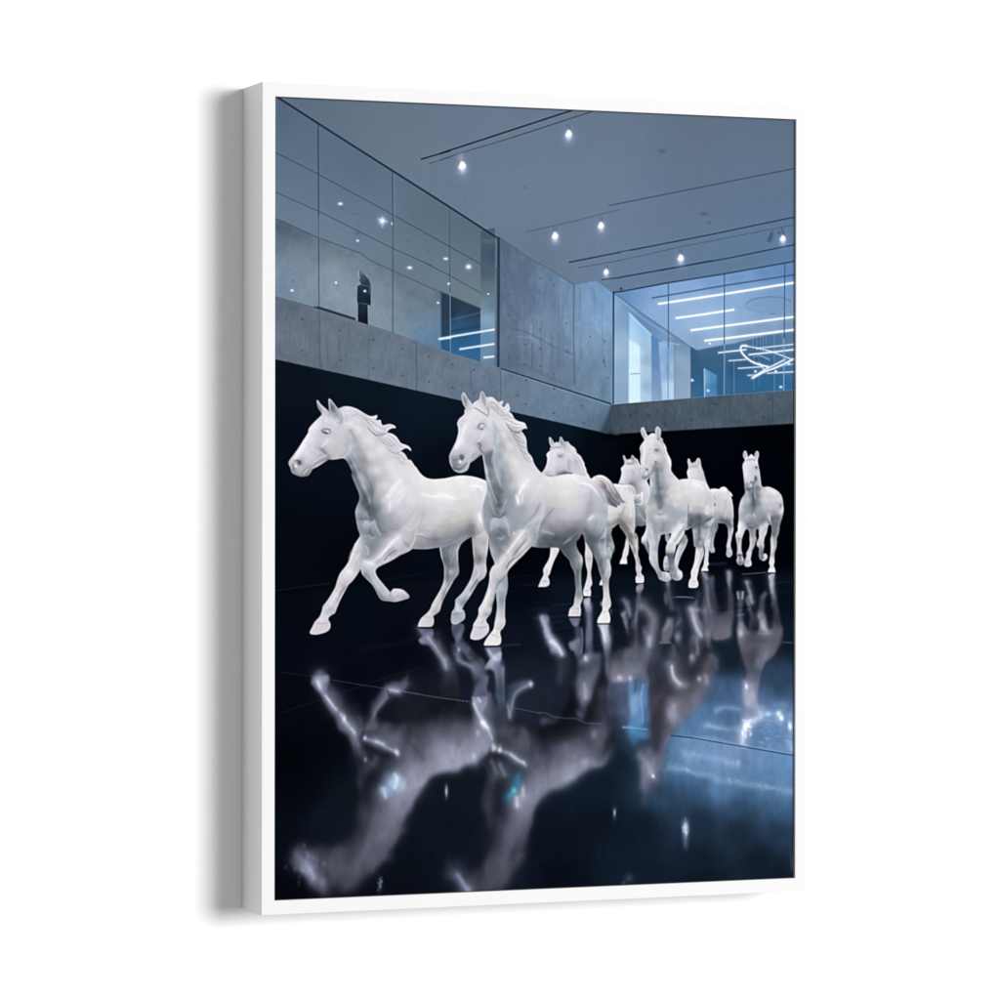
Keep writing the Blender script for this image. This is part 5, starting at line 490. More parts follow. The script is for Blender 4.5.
lines(H2, [("G: 230,90 240,150 260,210", 1.8, '125b', .5, .8), ("G: 218,110 240,200", 1., '228l', .6, .5), ("G: 240,80 290,170", .9, '240n', .5, .5), ("G: 420,80 440,140 450,210", 2., '135b', .5, .9), ("G: 405,80 402,150 440,215", 1., '225l', .6, .5), ("G: 462,130 465,200 450,230", .9, '230l', .5, .5), ("G: 335,225 380,245 430,280 470,310", 1.4, '120b', .75, .5), ("G: 330,210 400,235 460,280", 1., '240n', .5, .5), ("G: 345,240 400,275 460,315", .9, '240n', .5, .6), ("G: 470,220 485,260 475,310", 1.2, '120b', .6, .6), ("G: 250,250 280,230 310,240", 1.1, '170b', .5, .6), ("G: 375,420 395,385 440,385", 1.3, '115b', .7, .5), ("G: 380,425 400,435 430,440", 1.3, '80b', .85, .45), ("G: 395,400 400,420", 1., '90b', .6, .4), ("G: 415,405 430,408", 1.5, '245n', .8, .5), ("G: 398,425 402,428", 1.3, '240n', .7, .4), ("G: 440,400 450,420", 1., '120b', .6, .5), ("G: 360,400 390,375 440,370", 1.1, '228n', .5, .6), ("G: 310,430 290,520 240,600 190,660", 2.2, '205b', .35, 1.4), ("G: 250,420 220,540 160,640", 2., '245n', .4, 1.2), ("G: 200,340 230,320", 1.5, '240n', .5, .9), ("G: 450,460 400,540 370,570 330,590", 1.6, '240n', .55, .8), ("G: 375,580 400,590 400,640 430,680", 1.6, '95b', .75, .7), ("G: 330,600 370,580 385,600", 1.1, '150l', .6, .6), ("G: 300,640 350,600", 1., '235n', .4, .7), ("G: 400,640 350,680 310,730", 1.3, '130b', .6, .6), ("G: 390,650 340,680", .9, '235n', .5, .5), ("G: 405,690 340,740 300,770", 1., '120b', .5, .5), ("G: 195,710 215,705 230,725 215,750", 1.5, '65b', .85, .55), ("G: 205,725 215,735", 1.8, '50b', .8, .6), ("G: 195,765 205,770", 2.2, '253n', .95, .7), ("G: 125,740 140,750 170,745", 1.3, '110b', .6, .6), ("G: 105,740 100,780 120,820", 1., '210b', .5, .5), ("G: 130,820 160,840 200,840 240,800 270,780", 1.4, '90b', .7, .6), ("G: 150,810 200,820 230,790", 1.1, '200b', .4, .6), ("G: 140,850 200,868 250,850", 1., '205b', .6, .5), ("G: 280,780 270,830 250,850", 1., '215b', .5, .5), ("G: 280,690 240,760 230,790", 1.1, '225l', .4, .7), ("G: 90,720 140,640 170,560", 1.2, '240n', .4, .8),
  ("G: 530,360 560,430 590,480 620,560 650,660", 2., '165b', .35, 1.4), ("G: 545,420 550,520 540,600", 1.5, '165b', .5, .9), ("G: 560,620 600,700 640,820 690,960", 1.6, '165b', .5, 1.2), ("G: 540,630 540,760 570,870 600,990", 1.4, '205b', .45, 1), ("G: 525,650 500,720 500,800", 1.4, '85b', .6, .9), ("G: 490,660 440,690", 1.4, '150b', .5, .8), ("G: 430,705 455,830 480,960", 1.2, '230b', .6, .6), ("G: 510,260 600,330 680,450 740,560 800,640", 2., '238w', .45, 1.4), ("G: 480,330 500,400 540,440", 1.2, '235n', .4, .9),
  ("G: 500,190 530,175 570,200 580,240", .9, '120l', .6, .5), ("G: 510,220 560,250 590,290 640,310", .9, '130l', .6, .5), ("G: 490,180 540,160 590,190 620,230 660,245", .8, '165l', .5, .5), ("G: 560,190 600,240 640,290 690,290", .9, '140l', .5, .5), ("G: 620,300 680,310 730,340", .8, '165l', .5, .5), ("G: 640,340 700,350 750,390 800,390 850,400", .9, '170l', .5, .5), ("G: 650,370 700,420 760,430 830,425", 1., '135l', .6, .5), ("G: 670,400 720,460 780,470 810,455", 1.1, '105l', .7, .5), ("G: 640,350 690,380 740,410", 1.1, '245n', .6, .6), ("G: 720,400 780,415 850,410", 1., '248n', .6, .5), ("G: 735,520 760,480 800,475", 1.1, '110l', .6, .5), ("G: 740,540 790,560 840,580", .9, '145l', .6, .5), ("G: 760,560 810,610 860,630", .9, '130l', .6, .5), ("G: 780,600 820,660 870,690", .9, '135l', .6, .5), ("G: 800,640 850,710 900,740", .9, '135l', .5, .5), ("G: 820,680 870,750 920,770", .8, '150l', .5, .5), ("G: 790,510 840,550", 1., '240n', .5, .5), ("G: 800,570 850,610", .9, '235n', .5, .5), ("G: 590,180 640,240 680,250", 1., '245n', .5, .6), ("G: 530,140 570,180", .9, '245n', .5, .6), ("G: 850,400 862,430", .8, '150l', .5, .4), ("G: 670,200 680,240", .8, '180l', .5, .4),
  ("H: 60,60 90,200 130,330 170,430", 1.1, '215b', .5, .7), ("H: 80,60 120,240 160,380", 1.6, '100b', .4, 1.1), ("H: 140,50 180,180 220,280", 2., '190b', .4, 1.3), ("H: 200,50 240,170 270,290 250,360", 1.6, '140b', .4, 1.2), ("H: 260,40 300,160 300,260", 1.6, '165b', .35, 1.2), ("H: 90,330 110,430 150,540 190,570", 1.1, '190b', .45, .8), ("H: 130,560 180,570 210,570 250,530", 1.6, '85b', .65, .8), ("H: 270,390 230,480 200,560", 1.3, '185b', .45, .9), ("H: 110,700 125,610 150,585 190,600", 1.6, '215b', .5, .9), ("H: 200,600 240,570 260,610 290,700 290,750", 1.6, '210b', .5, .9), ("H: 130,720 180,690 240,720 280,780", 1.6, '95b', .4, 1.2), ("H: 180,780 210,790 240,770", 1.6, '185b', .5, 1), ("H: 40,640 100,740 140,800 200,830", 1.1, '130b', .4, .8), ("H: 32,480 35,620 80,720", 1., '195b', .5, .6), ("H: 300,740 330,700 400,680 460,700", 1.2, '150b', .4, .9),
  ("H: 450,230 410,280 390,340", 2.2, '250l', .6, 1.2), ("H: 430,240 480,200 520,190", 2., '240l', .35, 1.3), ("H: 360,360 375,400 385,440", 1.8, '254l', .8, .9), ("H: 430,340 420,430", 2., '248l', .5, 1.1), ("H: 355,350 380,350", 1.6, '240l', .5, .9), ("H: 600,420 560,520 500,590", 1.2, '130b', .5, .8), ("H: 590,460 550,540 470,620 420,680", 1.1, '150b', .4, .8), ("H: 570,380 530,470 490,540", 1.6, '190l', .35, 1.1), ("H: 640,400 630,520 600,620 570,720", 1.4, '222l', .5, .9), ("H: 740,480 670,560 620,650 590,740", 1.4, '110b', .5, .9), ("H: 700,560 640,640", 1.3, '120b', .4, 1), ("H: 480,640 560,600 600,560", 1.8, '215l', .4, 1), ("H: 620,710 680,725 740,745", 1.6, '205b', .4, .8), ("H: 580,740 560,800 530,850", 1.2, '190b', .4, .8), ("H: 600,750 700,770 850,730", 1.2, '110b', .35, 1),
  ("H: 900,790 850,825", 1., '180b', .6, .6), ("H: 980,720 920,770 860,820", .8, '150b', .5, .6), ("H: 780,850 850,900 900,990", 1., '75b', .3, 1),
  ("H: 450,700 390,760 330,850 260,940 200,995", 1.6, '248w', .5, 1), ("H: 490,740 440,800 380,880 320,960", 1.2, '160w', .5, .7), ("H: 400,760 350,830 300,910", 1.2, '200w', .4, .8), ("H: 460,800 400,870 330,960", 1.1, '#54585f', .6, .6), ("H: 500,800 430,880 370,950", 1.3, '225l', .5, .7), ("H: 490,850 420,920 350,990", 1.1, '150l', .5, .6), ("H: 420,740 370,800", 1., '250w', .5, .7), ("H: 310,760 310,820", 1.1, '165w', .4, .8), ("H: 350,740 330,720", 1.2, '235n', .5, .7), ("H: 440,720 470,760 460,820", 1., '170w', .5, .7),
  ("J: 540,30 490,80 460,140", 1.1, '60b', .75, .5), ("J: 600,20 530,90 490,130", 1.2, '225l', .5, .7), ("J: 480,40 440,110 430,150", 1.1, '165n', .5, .7), ("J: 460,20 400,90 370,130", 1.5, '245n', .5, 1), ("J: 350,110 320,170 310,220", 1.4, '225n', .5, .9), ("J: 380,140 390,180 370,210", 1.2, '190w', .5, .9), ("J: 330,190 340,230 330,290", 1.1, '185n', .4, .8), ("J: 470,190 420,250 380,290 360,340", 1.6, '95b', .5, .8), ("J: 300,350 270,430 230,500", 1.5, '248n', .45, .9), ("J: 350,350 330,440 300,520", 1., '150n', .5, .7), ("J: 330,460 310,520", .9, '#4a4f58', .5, .5), ("J: 190,540 230,540 250,560", 1., '190n', .4, .7), ("J: 240,590 280,600 300,570", 1.3, '120b', .45, .7), ("J: 205,640 195,670", 1.3, '248n', .6, .7), ("J: 215,680 230,660", 1., '165b', .4, .6), ("J: 140,715 200,730 270,715", 1., '165l', .6, .5), ("J: 135,700 200,705 270,690", .9, '228n', .5, .5), ("J: 120,760 105,830", 1., '225l', .5, .6), ("J: 410,280 400,320 420,350", 1.6, '200c', .4, 1), ("J: 425,430 430,480", 3., '#6f9096', .45, 1.3), ("J: 370,400 372,520", 1.2, '205c', .45, .8), ("J: 460,200 470,290 460,370", 1., '125b', .4, .7), ("J: 440,440 445,600", .9, '205n', .5, .6), ("J: 390,560 370,640 350,700", 1.3, '225n', .4, .9), ("J: 300,800 350,810 395,830", .9, '175w', .5, .5), ("J: 345,740 350,780", 1.1, '250w', .5, .7), ("J: 360,740 400,740 420,700", 1.2, '170w', .4, .8), ("J: 265,850 245,895", 1.1, '238w', .5, .6),
  ("I: 180,225 220,235 300,255 350,300 400,370", 1.5, '248n', .55, 1), ("I: 200,240 230,270", 1.6, '190l', .3, 1.2), ("I: 330,230 400,290 450,370 470,450", 1.2, '225n', .4, .9), ("I: 320,290 300,400 280,500 250,600", 1.8, '170l', .35, 1.4), ("I: 280,520 260,600 240,660", 1.2, '145b', .4, 1), ("I: 340,560 290,590", 2., '225n', .45, 1.2), ("I: 250,620 300,680 340,700", 1.2, '140b', .35, 1), ("I: 370,460 400,560 390,640 370,700", 1.6, '190l', .4, 1.1), ("I: 470,620 430,720 390,760 330,770", 1.4, '100b', .45, 1), ("I: 465,660 440,760 390,800", 1.1, '225b', .5, .7), ("I: 320,790 400,800 440,790", 1.4, '#52646f', .5, .8), ("I: 240,680 290,760 340,820", 2., '90b', .4, 1.2), ("I: 60,830 30,840 110,790", .9, '165b', .4, .7), ("I: 0,870 60,960", 1., '90b', .3, 1), ("I: 460,810 455,950", 1.2, '205b', .4, .8), ("I: 350,860 360,960", 1.2, '150b', .4, .9), ("I: 100,730 160,690 200,660", 1.6, '130b', .3, 1.2),
  ("I: 350,180 400,175 440,200 470,250 480,320", 1.2, '185n', .5, .6), ("I: 400,205 440,230 460,290 480,340", 1.4, '105n', .6, .6), ("I: 370,170 430,170 490,215 520,270 550,340", 1.2, '245n', .5, .6), ("I: 420,200 470,240 500,310", .9, '230n', .5, .5), ("I: 500,220 540,290 580,370 620,415", .9, '190n', .6, .5), ("I: 500,300 540,370 600,420", 1., '200n', .5, .6), ("I: 480,330 520,400 570,450", 1.1, '165b', .5, .6), ("I: 490,320 510,400 540,455", .9, '80b', .5, .6), ("I: 340,165 320,185 350,190", 1., '248n', .5, .5), ("I: 560,330 590,390 640,420", .8, '90n', .5, .5), ("I: 420,240 450,290", 1.3, '95n', .5, .7),
  ("K: 365,40 370,120 360,200", 1.2, '110b', .4, .8), ("K: 390,90 415,170 410,230", 1., '235w', .5, .6), ("K: 350,180 370,260 350,340", 1.2, '165b', .35, .9), ("K: 370,290 380,400", 1.4, '85b', .4, .9), ("K: 400,300 400,500", 1.2, '165b', .4, .8), ("K: 290,690 350,680 400,700", .8, '170n', .5, .5), ("K: 370,685 385,695", 1., '150n', .5, .5), ("K: 360,580 350,640", 1.2, '205b', .4, .8), ("K: 655,20 660,150", 1., '215b', .5, .6), ("K: 600,20 600,80", 1.6, '190b', .4, 1), ("K: 540,40 580,150 610,250 640,350", 1.8, '95b', .4, 1.3), ("K: 625,110 640,200 640,280", 1.4, '180b', .4, 1), ("K: 680,200 670,300 650,360", 1.3, '220n', .4, .9), ("K: 640,290 620,330", 2., '100b', .35, 1.2), ("K: 650,400 650,560", 1.2, '205n', .4, .9), ("K: 630,420 640,500", 1., '140b', .4, .7), ("K: 610,740 640,720 690,720", .8, '175w', .5, .5), ("K: 650,660 645,700", 1.1, '245n', .4, .7), ("K: 685,540 700,620", 1., '180w', .4, .7)])
stroke("J: 240,914 408,911", 1.1, '#03060b', .95, .35); stroke("K: 284,770 405,770", 1.1, '#03060b', .95, .35); stroke("K: 570,838 702,837", 1.1, '#03060b', .95, .35)
glow(611, 611, 1.3, '#5c6068', .6, 3)
# ------------------------------------------------------------ what the glossy floor mirrors
def soft(s_, c, a=1., f=2.2, fy=None, clip=None, p=1.6, eps=5):
    return poly(s_, c, a, f, fy, clip, p=p, eps=eps)

# strands of the carved manes
rr = random.Random(12)
def strands(cl_, rows, n, dark, light):
    R_ = [curve(pts(r), False, 6, -.2) for r in rows]
    for q in range(n):
        t = (q+.5)/n*(len(R_)-1); k = min(int(t), len(R_)-2); f = t-k; A_, B_ = R_[k], R_[k+1]; L_ = min(len(A_), len(B_))
        a0 = rr.uniform(0, .25); a1 = rr.uniform(.7, 1.)
        P_ = []
        for i in range(L_):
            u = i/(L_-1)
            if a0 <= u <= a1:
                w = .9*math.sin(math.pi*(u-a0)/(a1-a0)+.15)+.12
                P_.append([A_[i][0]*(1-f)+B_[i][0]*f+.25*math.sin(u*9+q), A_[i][1]*(1-f)+B_[i][1]*f, max(.2, w)])
        if len(P_) > 2: stroke(P_, .8, dark if q % 2 else light, .42 if q % 2 else .38, .45, cl_)
strands(H1, ["A: 640,175 720,175 800,215 870,255 930,268", "A: 630,215 720,215 800,255 900,300 1010,310", "A: 660,270 720,250 800,290 870,340 1000,390", "B: 60,310 130,300 200,370 260,430 370,425"], 13, '#a3a0ad', '#f2f1f5')
strands(H1, ["B: 330,440 400,435 450,470 500,540 590,590", "B: 310,480 370,470 430,530 480,590 520,600", "B: 330,540 380,560 420,600 470,630 510,620", "B: 380,600 430,630 480,680 540,700 590,700", "B: 420,650 470,700 520,740 570,760 640,780"], 13, '#a3a0ad', '#f2f1f5')
strands(H2, ["G: 500,130 550,160 600,200 640,230 680,225", "G: 490,180 540,190 590,250 640,280 690,270", "G: 510,230 560,260 600,300 660,330 730,330", "G: 560,280 620,330 680,350 740,380 840,385", "G: 620,350 680,400 740,440 790,445 850,420"], 15, '#9d9dab', '#f4f3f7')
strands(H2, ["G: 690,450 740,480 790,490 830,520 860,560", "G: 720,520 760,540 800,580 840,620 870,670", "G: 750,580 790,630 830,680 870,720 920,740", "G: 790,650 830,710 870,760 910,790 950,800"], 12, '#a09fad', '#efeff4')
strands(H3a, ["L: 530,175 580,220 640,270 680,350 740,410 790,530", "L: 510,220 560,270 610,330 650,400 700,470 760,580"], 7, '#a9a8b5', '#f6f6fa')
strands(H5, ["M: 640,230 665,290 700,350 720,420", "M: 610,260 640,320 670,390 700,460"], 5, '#a0a0ae', '#f4f4f8')

# broad gleams of the glaze
for cl_, P_, w_, a_ in ((H1, "C: 230,345 330,368 440,352 540,385", 4.5, .5), (H1, "C: 700,262 790,262 830,300", 3.5, .6), (H1, "D: 800,110 730,200 680,280", 6, .5), (H1, "A: 280,440 210,580 140,680", 3, .5), (H1, "C: 790,540 805,610", 3.5, .5),
        (H1, "B: 60,190 160,230 260,290 340,360", 2.2, .4), (H1, "B: 390,440 460,480 520,560", 2.2, .4), (H1, "E: 690,225 730,245", 3, .5), (H1, "D: 780,670 690,760 600,880", 2.6, .45), (H1, "E: 490,290 450,350", 2.4, .35), (H1, "E: 390,490 330,590 260,690", 1.8, .35),
        (H2, "H: 470,200 430,270 390,350 380,430", 5, .5), (H2, "H: 620,180 760,190 900,170 I: 180,200", 4, .3), (H2, "I: 190,230 290,245 370,320", 3, .5), (H2, "G: 250,390 210,520 160,640", 2.6, .5), (H2, "H: 440,710 370,800 280,920", 2.4, .5), (H2, "J: 300,350 260,470 220,560", 1.8, .4), (H2, "G: 480,140 550,170 620,240", 2, .35), (H2, "G: 700,340 780,380 850,390", 2, .45), (H2, "I: 330,560 290,600", 3, .4),
        (H5, "S: 290,540 360,560 420,610", 3, .5), (H5, "O: 540,560 450,680 380,780", 2, .5), (H5, "M: 430,290 430,420 420,560", 2, .5), (H5, "O: 850,330 830,420", 2.6, .5), (H5, "M: 720,450 750,540 770,620", 1.6, .4), (H7, "T: 310,340 310,540", 1.5, .5), (H7, "U: 210,260 215,420", 1.8, .5), (H7, "T: 600,690 720,760", 2, .4), (H3b, "I: 560,260 660,262", 2, .4), (H3b, "I: 700,420 710,560", 2.5, .35), (H6b, "S: 530,630 620,625 700,640", 1.8, .5), (H3a, "L: 270,320 250,460", 1.6, .5)):
    q_ = curve(pts(P_), False, 5, -.2)
    stroke(q_, w_, '#f6f5fa', a_*.55, w_*.5, cl_); stroke(q_[1:-1] if len(q_) > 3 else q_, w_*.35, '#fdfdff', a_*.75, .6, cl_)

HORSES = IMG.copy(); IMG[:] = BASE
# mirror line of every horse: sheet x -> y of the floor right below that part of it
FOOT = {1: ([285, 320, 400, 433, 500], [664, 655, 640, 627, 616]), 2: ([440, 470, 490, 505, 600, 640], [686, 669, 652, 646, 622, 612]),
        3: ([535, 587, 640, 680], [602, 597, 583.5, 575]), 4: ([610, 650, 680], [590, 584, 578]), 5: ([635, 650, 668, 693, 720], [622, 612, 600, 596, 580]),
        6: ([680, 800], [565, 562]), 7: ([735, 755, 772, 800], [583, 580, 573, 568])}
def mirror(n, gain=.60, power=2.15, tint=(.985, .98, 1.05)):
    xs, ys = FOOT[n]
    C = np.zeros((NH, NW, 3), np.float32); A = np.zeros((NH, NW), np.float32)
    for (x0, y0, x1, y1), m, F in LAYERS[n]:
        C[y0:y1, x0:x1] = C[y0:y1, x0:x1]*(1-m[..., None])+np.clip(F, 0, 1)*m[..., None]
        A[y0:y1, x0:x1] = np.maximum(A[y0:y1, x0:x1], m)
    yb = (np.interp(X0+(np.arange(NW)+.5)/S, xs, ys)-Y0)*S
    Yd = np.arange(NH)[:, None]+.5; src = 2*yb[None]-Yd; d = (Yd-yb[None])/S
    ok = (src > 0) & (src < NH-1) & (d > -.5)
    si = np.clip(src.astype(int), 0, NH-1); xi = np.broadcast_to(np.arange(NW)[None], si.shape)
    RC = C[si, xi]*ok[..., None]; RA = A[si, xi]*ok
    RC = RC*RA[..., None]
    x_ok = np.nonzero(RA.max(0) > 0)[0]; y_ok = np.nonzero(RA.max(1) > 0)[0]
    a, b = max(0, x_ok[0]-24), min(NW, x_ok[-1]+24); c, e = max(0, y_ok[0]-8), min(NH, y_ok[-1]+40)
    RC, RA, D = RC[c:e, a:b], RA[c:e, a:b], d[c:e, a:b]
    lev = [(blur(RC, .7), blur(RA, .7))]+[(blur(RC, q, q*1.5), blur(RA, q, q*1.5)) for q in (1.6, 3.6, 7.)]
    t = np.clip(np.interp(D, [0, 10, 60, 180, 300], [0, 1, 1.8, 2.7, 3.]), 0, 2.999); k = t.astype(int); f = (t-k)
    PC = np.zeros_like(RC); PA = np.zeros_like(RA)
    for q in range(3):
        w = (k == q)*(1-f); w2 = (k == q)*f
        PC += lev[q][0]*w[..., None]+lev[q+1][0]*w2[..., None]; PA += lev[q][1]*w+lev[q+1][1]*w2
    col_ = PC/np.maximum(PA, .02)[..., None]
    g = col_.mean(2, keepdims=True); val = .84*gain*(col_/np.maximum(g, .02))*np.power(np.clip((g-.06)/.80, 0, 1.1), power*1.5)
    val = val*np.array(tint, np.float32); val += np.array([.075, .085, .115], np.float32)*.9
    fall = np.interp(D, [0, 20, 75, 110, 150, 185, 230, 320], [1.15, .95, .6, .85, 1.12, .86, .62, .48])[..., None]
    PA = PA*np.interp(D, [0, 200, 300], [.96, .93, .8])
    IMG[c:e, a:b] = IMG[c:e, a:b]*(1-PA[..., None])+val*fall*PA[..., None]
for n_, g_ in ((6, .50), (7, .46), (4, .46), (3, .52), (5, .46), (1, .50), (2, .48)): mirror(n_, g_)
stroke("g: 290,640 450,615 650,580 800,520 1000,480", 1.2, '#02050a', .6, 1.2); stroke("g: 500,610 700,575 900,500", 3, '#131a26', .5, 2.5)
stroke("g: 25,283 130,268 330,242", 1., '#141d2a', .8, .6); stroke("g: 600,235 900,172 1000,165", 1.5, '#0c1520', .6, 1)
rr = random.Random(9)
for q_ in range(60):
    x = rr.uniform(480, 792); y = rr.uniform(578, 662); L_ = rr.uniform(8, 34)
    stroke([[x, y], [x+L_, y-L_*.09+rr.uniform(-1, 1)]], rr.uniform(.6, 1.3), '#1d2938' if rr.random() < .6 else '#03060d', rr.uniform(.25, .6), .8)
stroke("J: 390,915 470,908 600,895", .8, '#3e4a5a', .6, .5); stroke("R: 40,968 180,965 300,975", .8, '#5d6a7b', .7, .5); stroke("q: 120,262 240,270", .9, '#77828f', .6, .5); stroke("q: 590,102 760,90", .9, '#59697b', .7, .5); stroke("q: 880,588 970,596", .8, '#6d88a5', .6, .5); stroke("q: 350,28 470,20", 1.2, '#1c2c3e', .7, .8); stroke("R: 480,560 700,550", 2, '#101d2c', .8, 1.5)

stroke_plain = stroke
soft_plain = soft
def soft(s_, c, a=1., *r, **k): soft_plain(s_, c, a*.62, *r, **k)
def stroke(s_, w, c, alpha=1., soft=None, clip=None, taper=False):
    """in the mirror images every bright brush line carries a blurred halo"""
    s_ = curve(pts(s_) if isinstance(s_, str) else s_, False, 5, .2)
    if (soft or 0) >= .8 and w >= 1.4 and sum(col(c)) > .45:
        stroke_plain(s_, w*2.1+2.4, col(c)*.7, alpha*.40, soft*2.+1.4, clip)
        stroke_plain(s_, w*1.0, c, alpha*.66, soft*1.3, clip)
    else:
        stroke_plain(s_, w, c, alpha, soft, clip)
# horse far left: mirrored body, neck and head
soft("j: 560,380 620,270 680,210 720,230 640,420 560,560 520,640 470,700 440,640 480,560", '#2d3744', .35, 5)
soft("o: 120,620 60,560 30,700 -60,800 60,980 180,850", '#6f6977', .25, 6)
stroke("j: 660,480 600,580 520,700 440,800", 9, '#5e5c6c', .5, 6); stroke("j: 820,230 840,330 750,420 650,560", 7, '#6a6371', .35, 6)
soft("n: 930,540 960,560 960,640 920,640", '#5d5b67', .6, 2); stroke("o: 70,520 60,580 110,640 170,720", 3, '#2c2a35', .65, 3)
glow(392, 784, 7, '#7f9fc0', .75, 8); glow(396, 780, 5, '#a9c4cf', .6, 7); stroke("j: 690,270 705,310 690,350", 2.2, '#cfe4e4', .75, 1.5); stroke("j: 628,355 640,400", 1.8, '#e4f0ff', .85, 1.2); glow(385, 791, 5, '#8fa6cc', .6, 5); glow(403, 786, 4, '#9fb0b8', .5, 6)
glow(308, 868, 6, '#6e7183', .7, 9); stroke("j: 165,745 200,790 245,850", 5, '#8486a0', .5, 3.5); stroke("j: 225,790 240,850", 3, '#b3b4cc', .5, 2.2); glow(322, 882, 4.5, '#6f6f85', .7, 5); stroke("j: 165,765 150,720", 4, '#5f6072', .5, 3)
rr = random.Random(2)
for q_ in range(26): x = 270+rr.gauss(215, 35)/5.5556; y = 725+rr.gauss(800, 40)/5.5556; glow(x, y, 1.5, '#8a8ca6', .2, 2.2)
glow(477, 786, 3, '#767480', .0, 3); glow(473, 758, 7, '#8d8e9c', .8, 6); glow(475, 757, 3, '#b9c2cf', .55, 3.5); stroke("o: 210,760 300,730 420,720 520,710", 8, '#807a88', .4, 5); stroke("o: 200,790 260,740", 5, '#8a8492', .5, 4)
glow_plain = glow
def glow(x, y, r, c, a=1., ry=None, clip=None):
    if a >= .9 and x < 560 and y < 800: glow_plain(x, y, r*1.1, c, .6, (ry or r)*1.5, clip)
    else: glow_plain(x, y, r, c, a, ry, clip)
# its legs
stroke("n: 285,90 285,150 310,230 380,330 460,430 520,520 560,580", 8, '#40424f', .55, 5)
stroke("n: 275,130 290,180 325,250 390,330 450,410 500,480 540,550 565,600", 3.4, '#8d90a4', .9, 1.9); stroke("n: 330,255 400,345", 1.9, '#eaf0ff', .9, .9); stroke("n: 435,385 485,455", 3, '#c3c9dc', .8, 1.3); glow(344.8, 717.8, 1.6, '#f3f7ff', .9, 2); stroke("n: 500,480 525,520", 1.6, '#e0e6f5', .8, .9)
soft("n: 215,115 345,118 350,150 330,220 300,230 265,200 235,160", '#8183a0', .8, 1.5, 1.8); soft("n: 228,118 345,118 340,150 300,190 270,190", '#a5a6bb', .6, 1.2); stroke("n: 262,160 280,200", 2, '#e4e4f4', .75, 1); glow(319, 674, 6, '#5b5e72', .6, 4)
soft("n: 350,170 400,210 460,290 560,380 590,420 575,520 540,500 480,420 400,330", '#484a57', .7, 3.5); stroke("n: 360,200 400,240 430,300", 5, '#55586a', .55, 3); stroke("n: 572,420 570,520", 3, '#5c5e6b', .5, 2)
soft("n: 740,200 780,225 770,270 720,350 690,420 680,480 640,500 620,470 660,400 700,300", '#595c6b', .85, 2.2); stroke("n: 775,240 720,320 680,400", 2.6, '#85899c', .7, 1.5)
stroke("n: 795,225 850,218 880,205 900,170", 4.5, '#6f748a', .75, 2.6); stroke("n: 790,215 840,222", 2.8, '#c4c8d8', .8, 1.4); stroke("n: 770,230 770,260 792,250", 1.5, '#10131c', .6, 1)
soft("n: 600,540 680,500 880,540 890,600 840,660 760,640 640,590", '#4c4d5a', .8, 3); stroke("n: 605,555 700,590 760,620 830,655", 3.4, '#8f91a3', .95, 1.5); stroke("n: 690,590 740,605", 2.2, '#ccd4ea', .8, 1.1); glow(397, 751.5, 2.4, '#d7e0f4', .9, 2.4); glow(366, 737.5, 1.8, '#bfc5dc', .7, 2)
stroke("n: 540,640 550,740 575,830", 3, '#282f3e', .8, 2.5); stroke("n: 600,690 620,730 670,740 690,690", 3, '#5a6072', .55, 2.2); glow(365, 760, 2, '#8f94a6', .6, 2.2)
stroke("n: 590,520 580,580 640,640 760,700", 4, '#0d121c', .5, 3)
# second leg pair of that horse (hind)
stroke("F: 180,880 220,920", 2, '#8388a0', .8, 1.2); soft("g: 825,488 905,488 905,530 890,570 860,540", '#7b80a0', .85, .9); stroke("g: 845,510 900,570 950,640 975,700", 4.2, '#5f6274', .85, 1.6); stroke("g: 880,540 920,600 955,650 972,700", 1.8, '#b5b9cc', .85, .9); stroke("g: 925,520 950,590 985,660", 5, '#41434f', .6, 2.4)
soft("o: 300,0 410,0 415,120 430,260 280,290 285,150 320,70", "o: 350,30,#3d4250 350,120,#363944 320,230,#262832 400,230,#272933 400,50,#363b49", .85, 2.); stroke("o: 315,0 318,70", 2.6, '#a0a3b4', .7, 1.3)
soft("h: 60,565 135,570 130,640 100,660 70,630", '#4e566b', .85, 1.8); glow(458.7, 649, 1.5, '#c2c8d8', .7, 2.2); stroke("h: 95,630 120,670 180,720 240,770", 4, '#656b80', .85, 1.8); stroke("h: 100,660 170,710", 2, '#9a9eb2', .55, 1.2)
soft("o: 440,0 600,60 610,130 600,200 625,260 500,260 530,170 500,80", "o: 520,60,#6e7288 570,100,#4b4e5e 580,170,#32343f 540,200,#454a5c 560,240,#3b4152", .9, 1.8); stroke("o: 606,90 600,170 620,250", 2, '#4f576b', .7, 1.5)
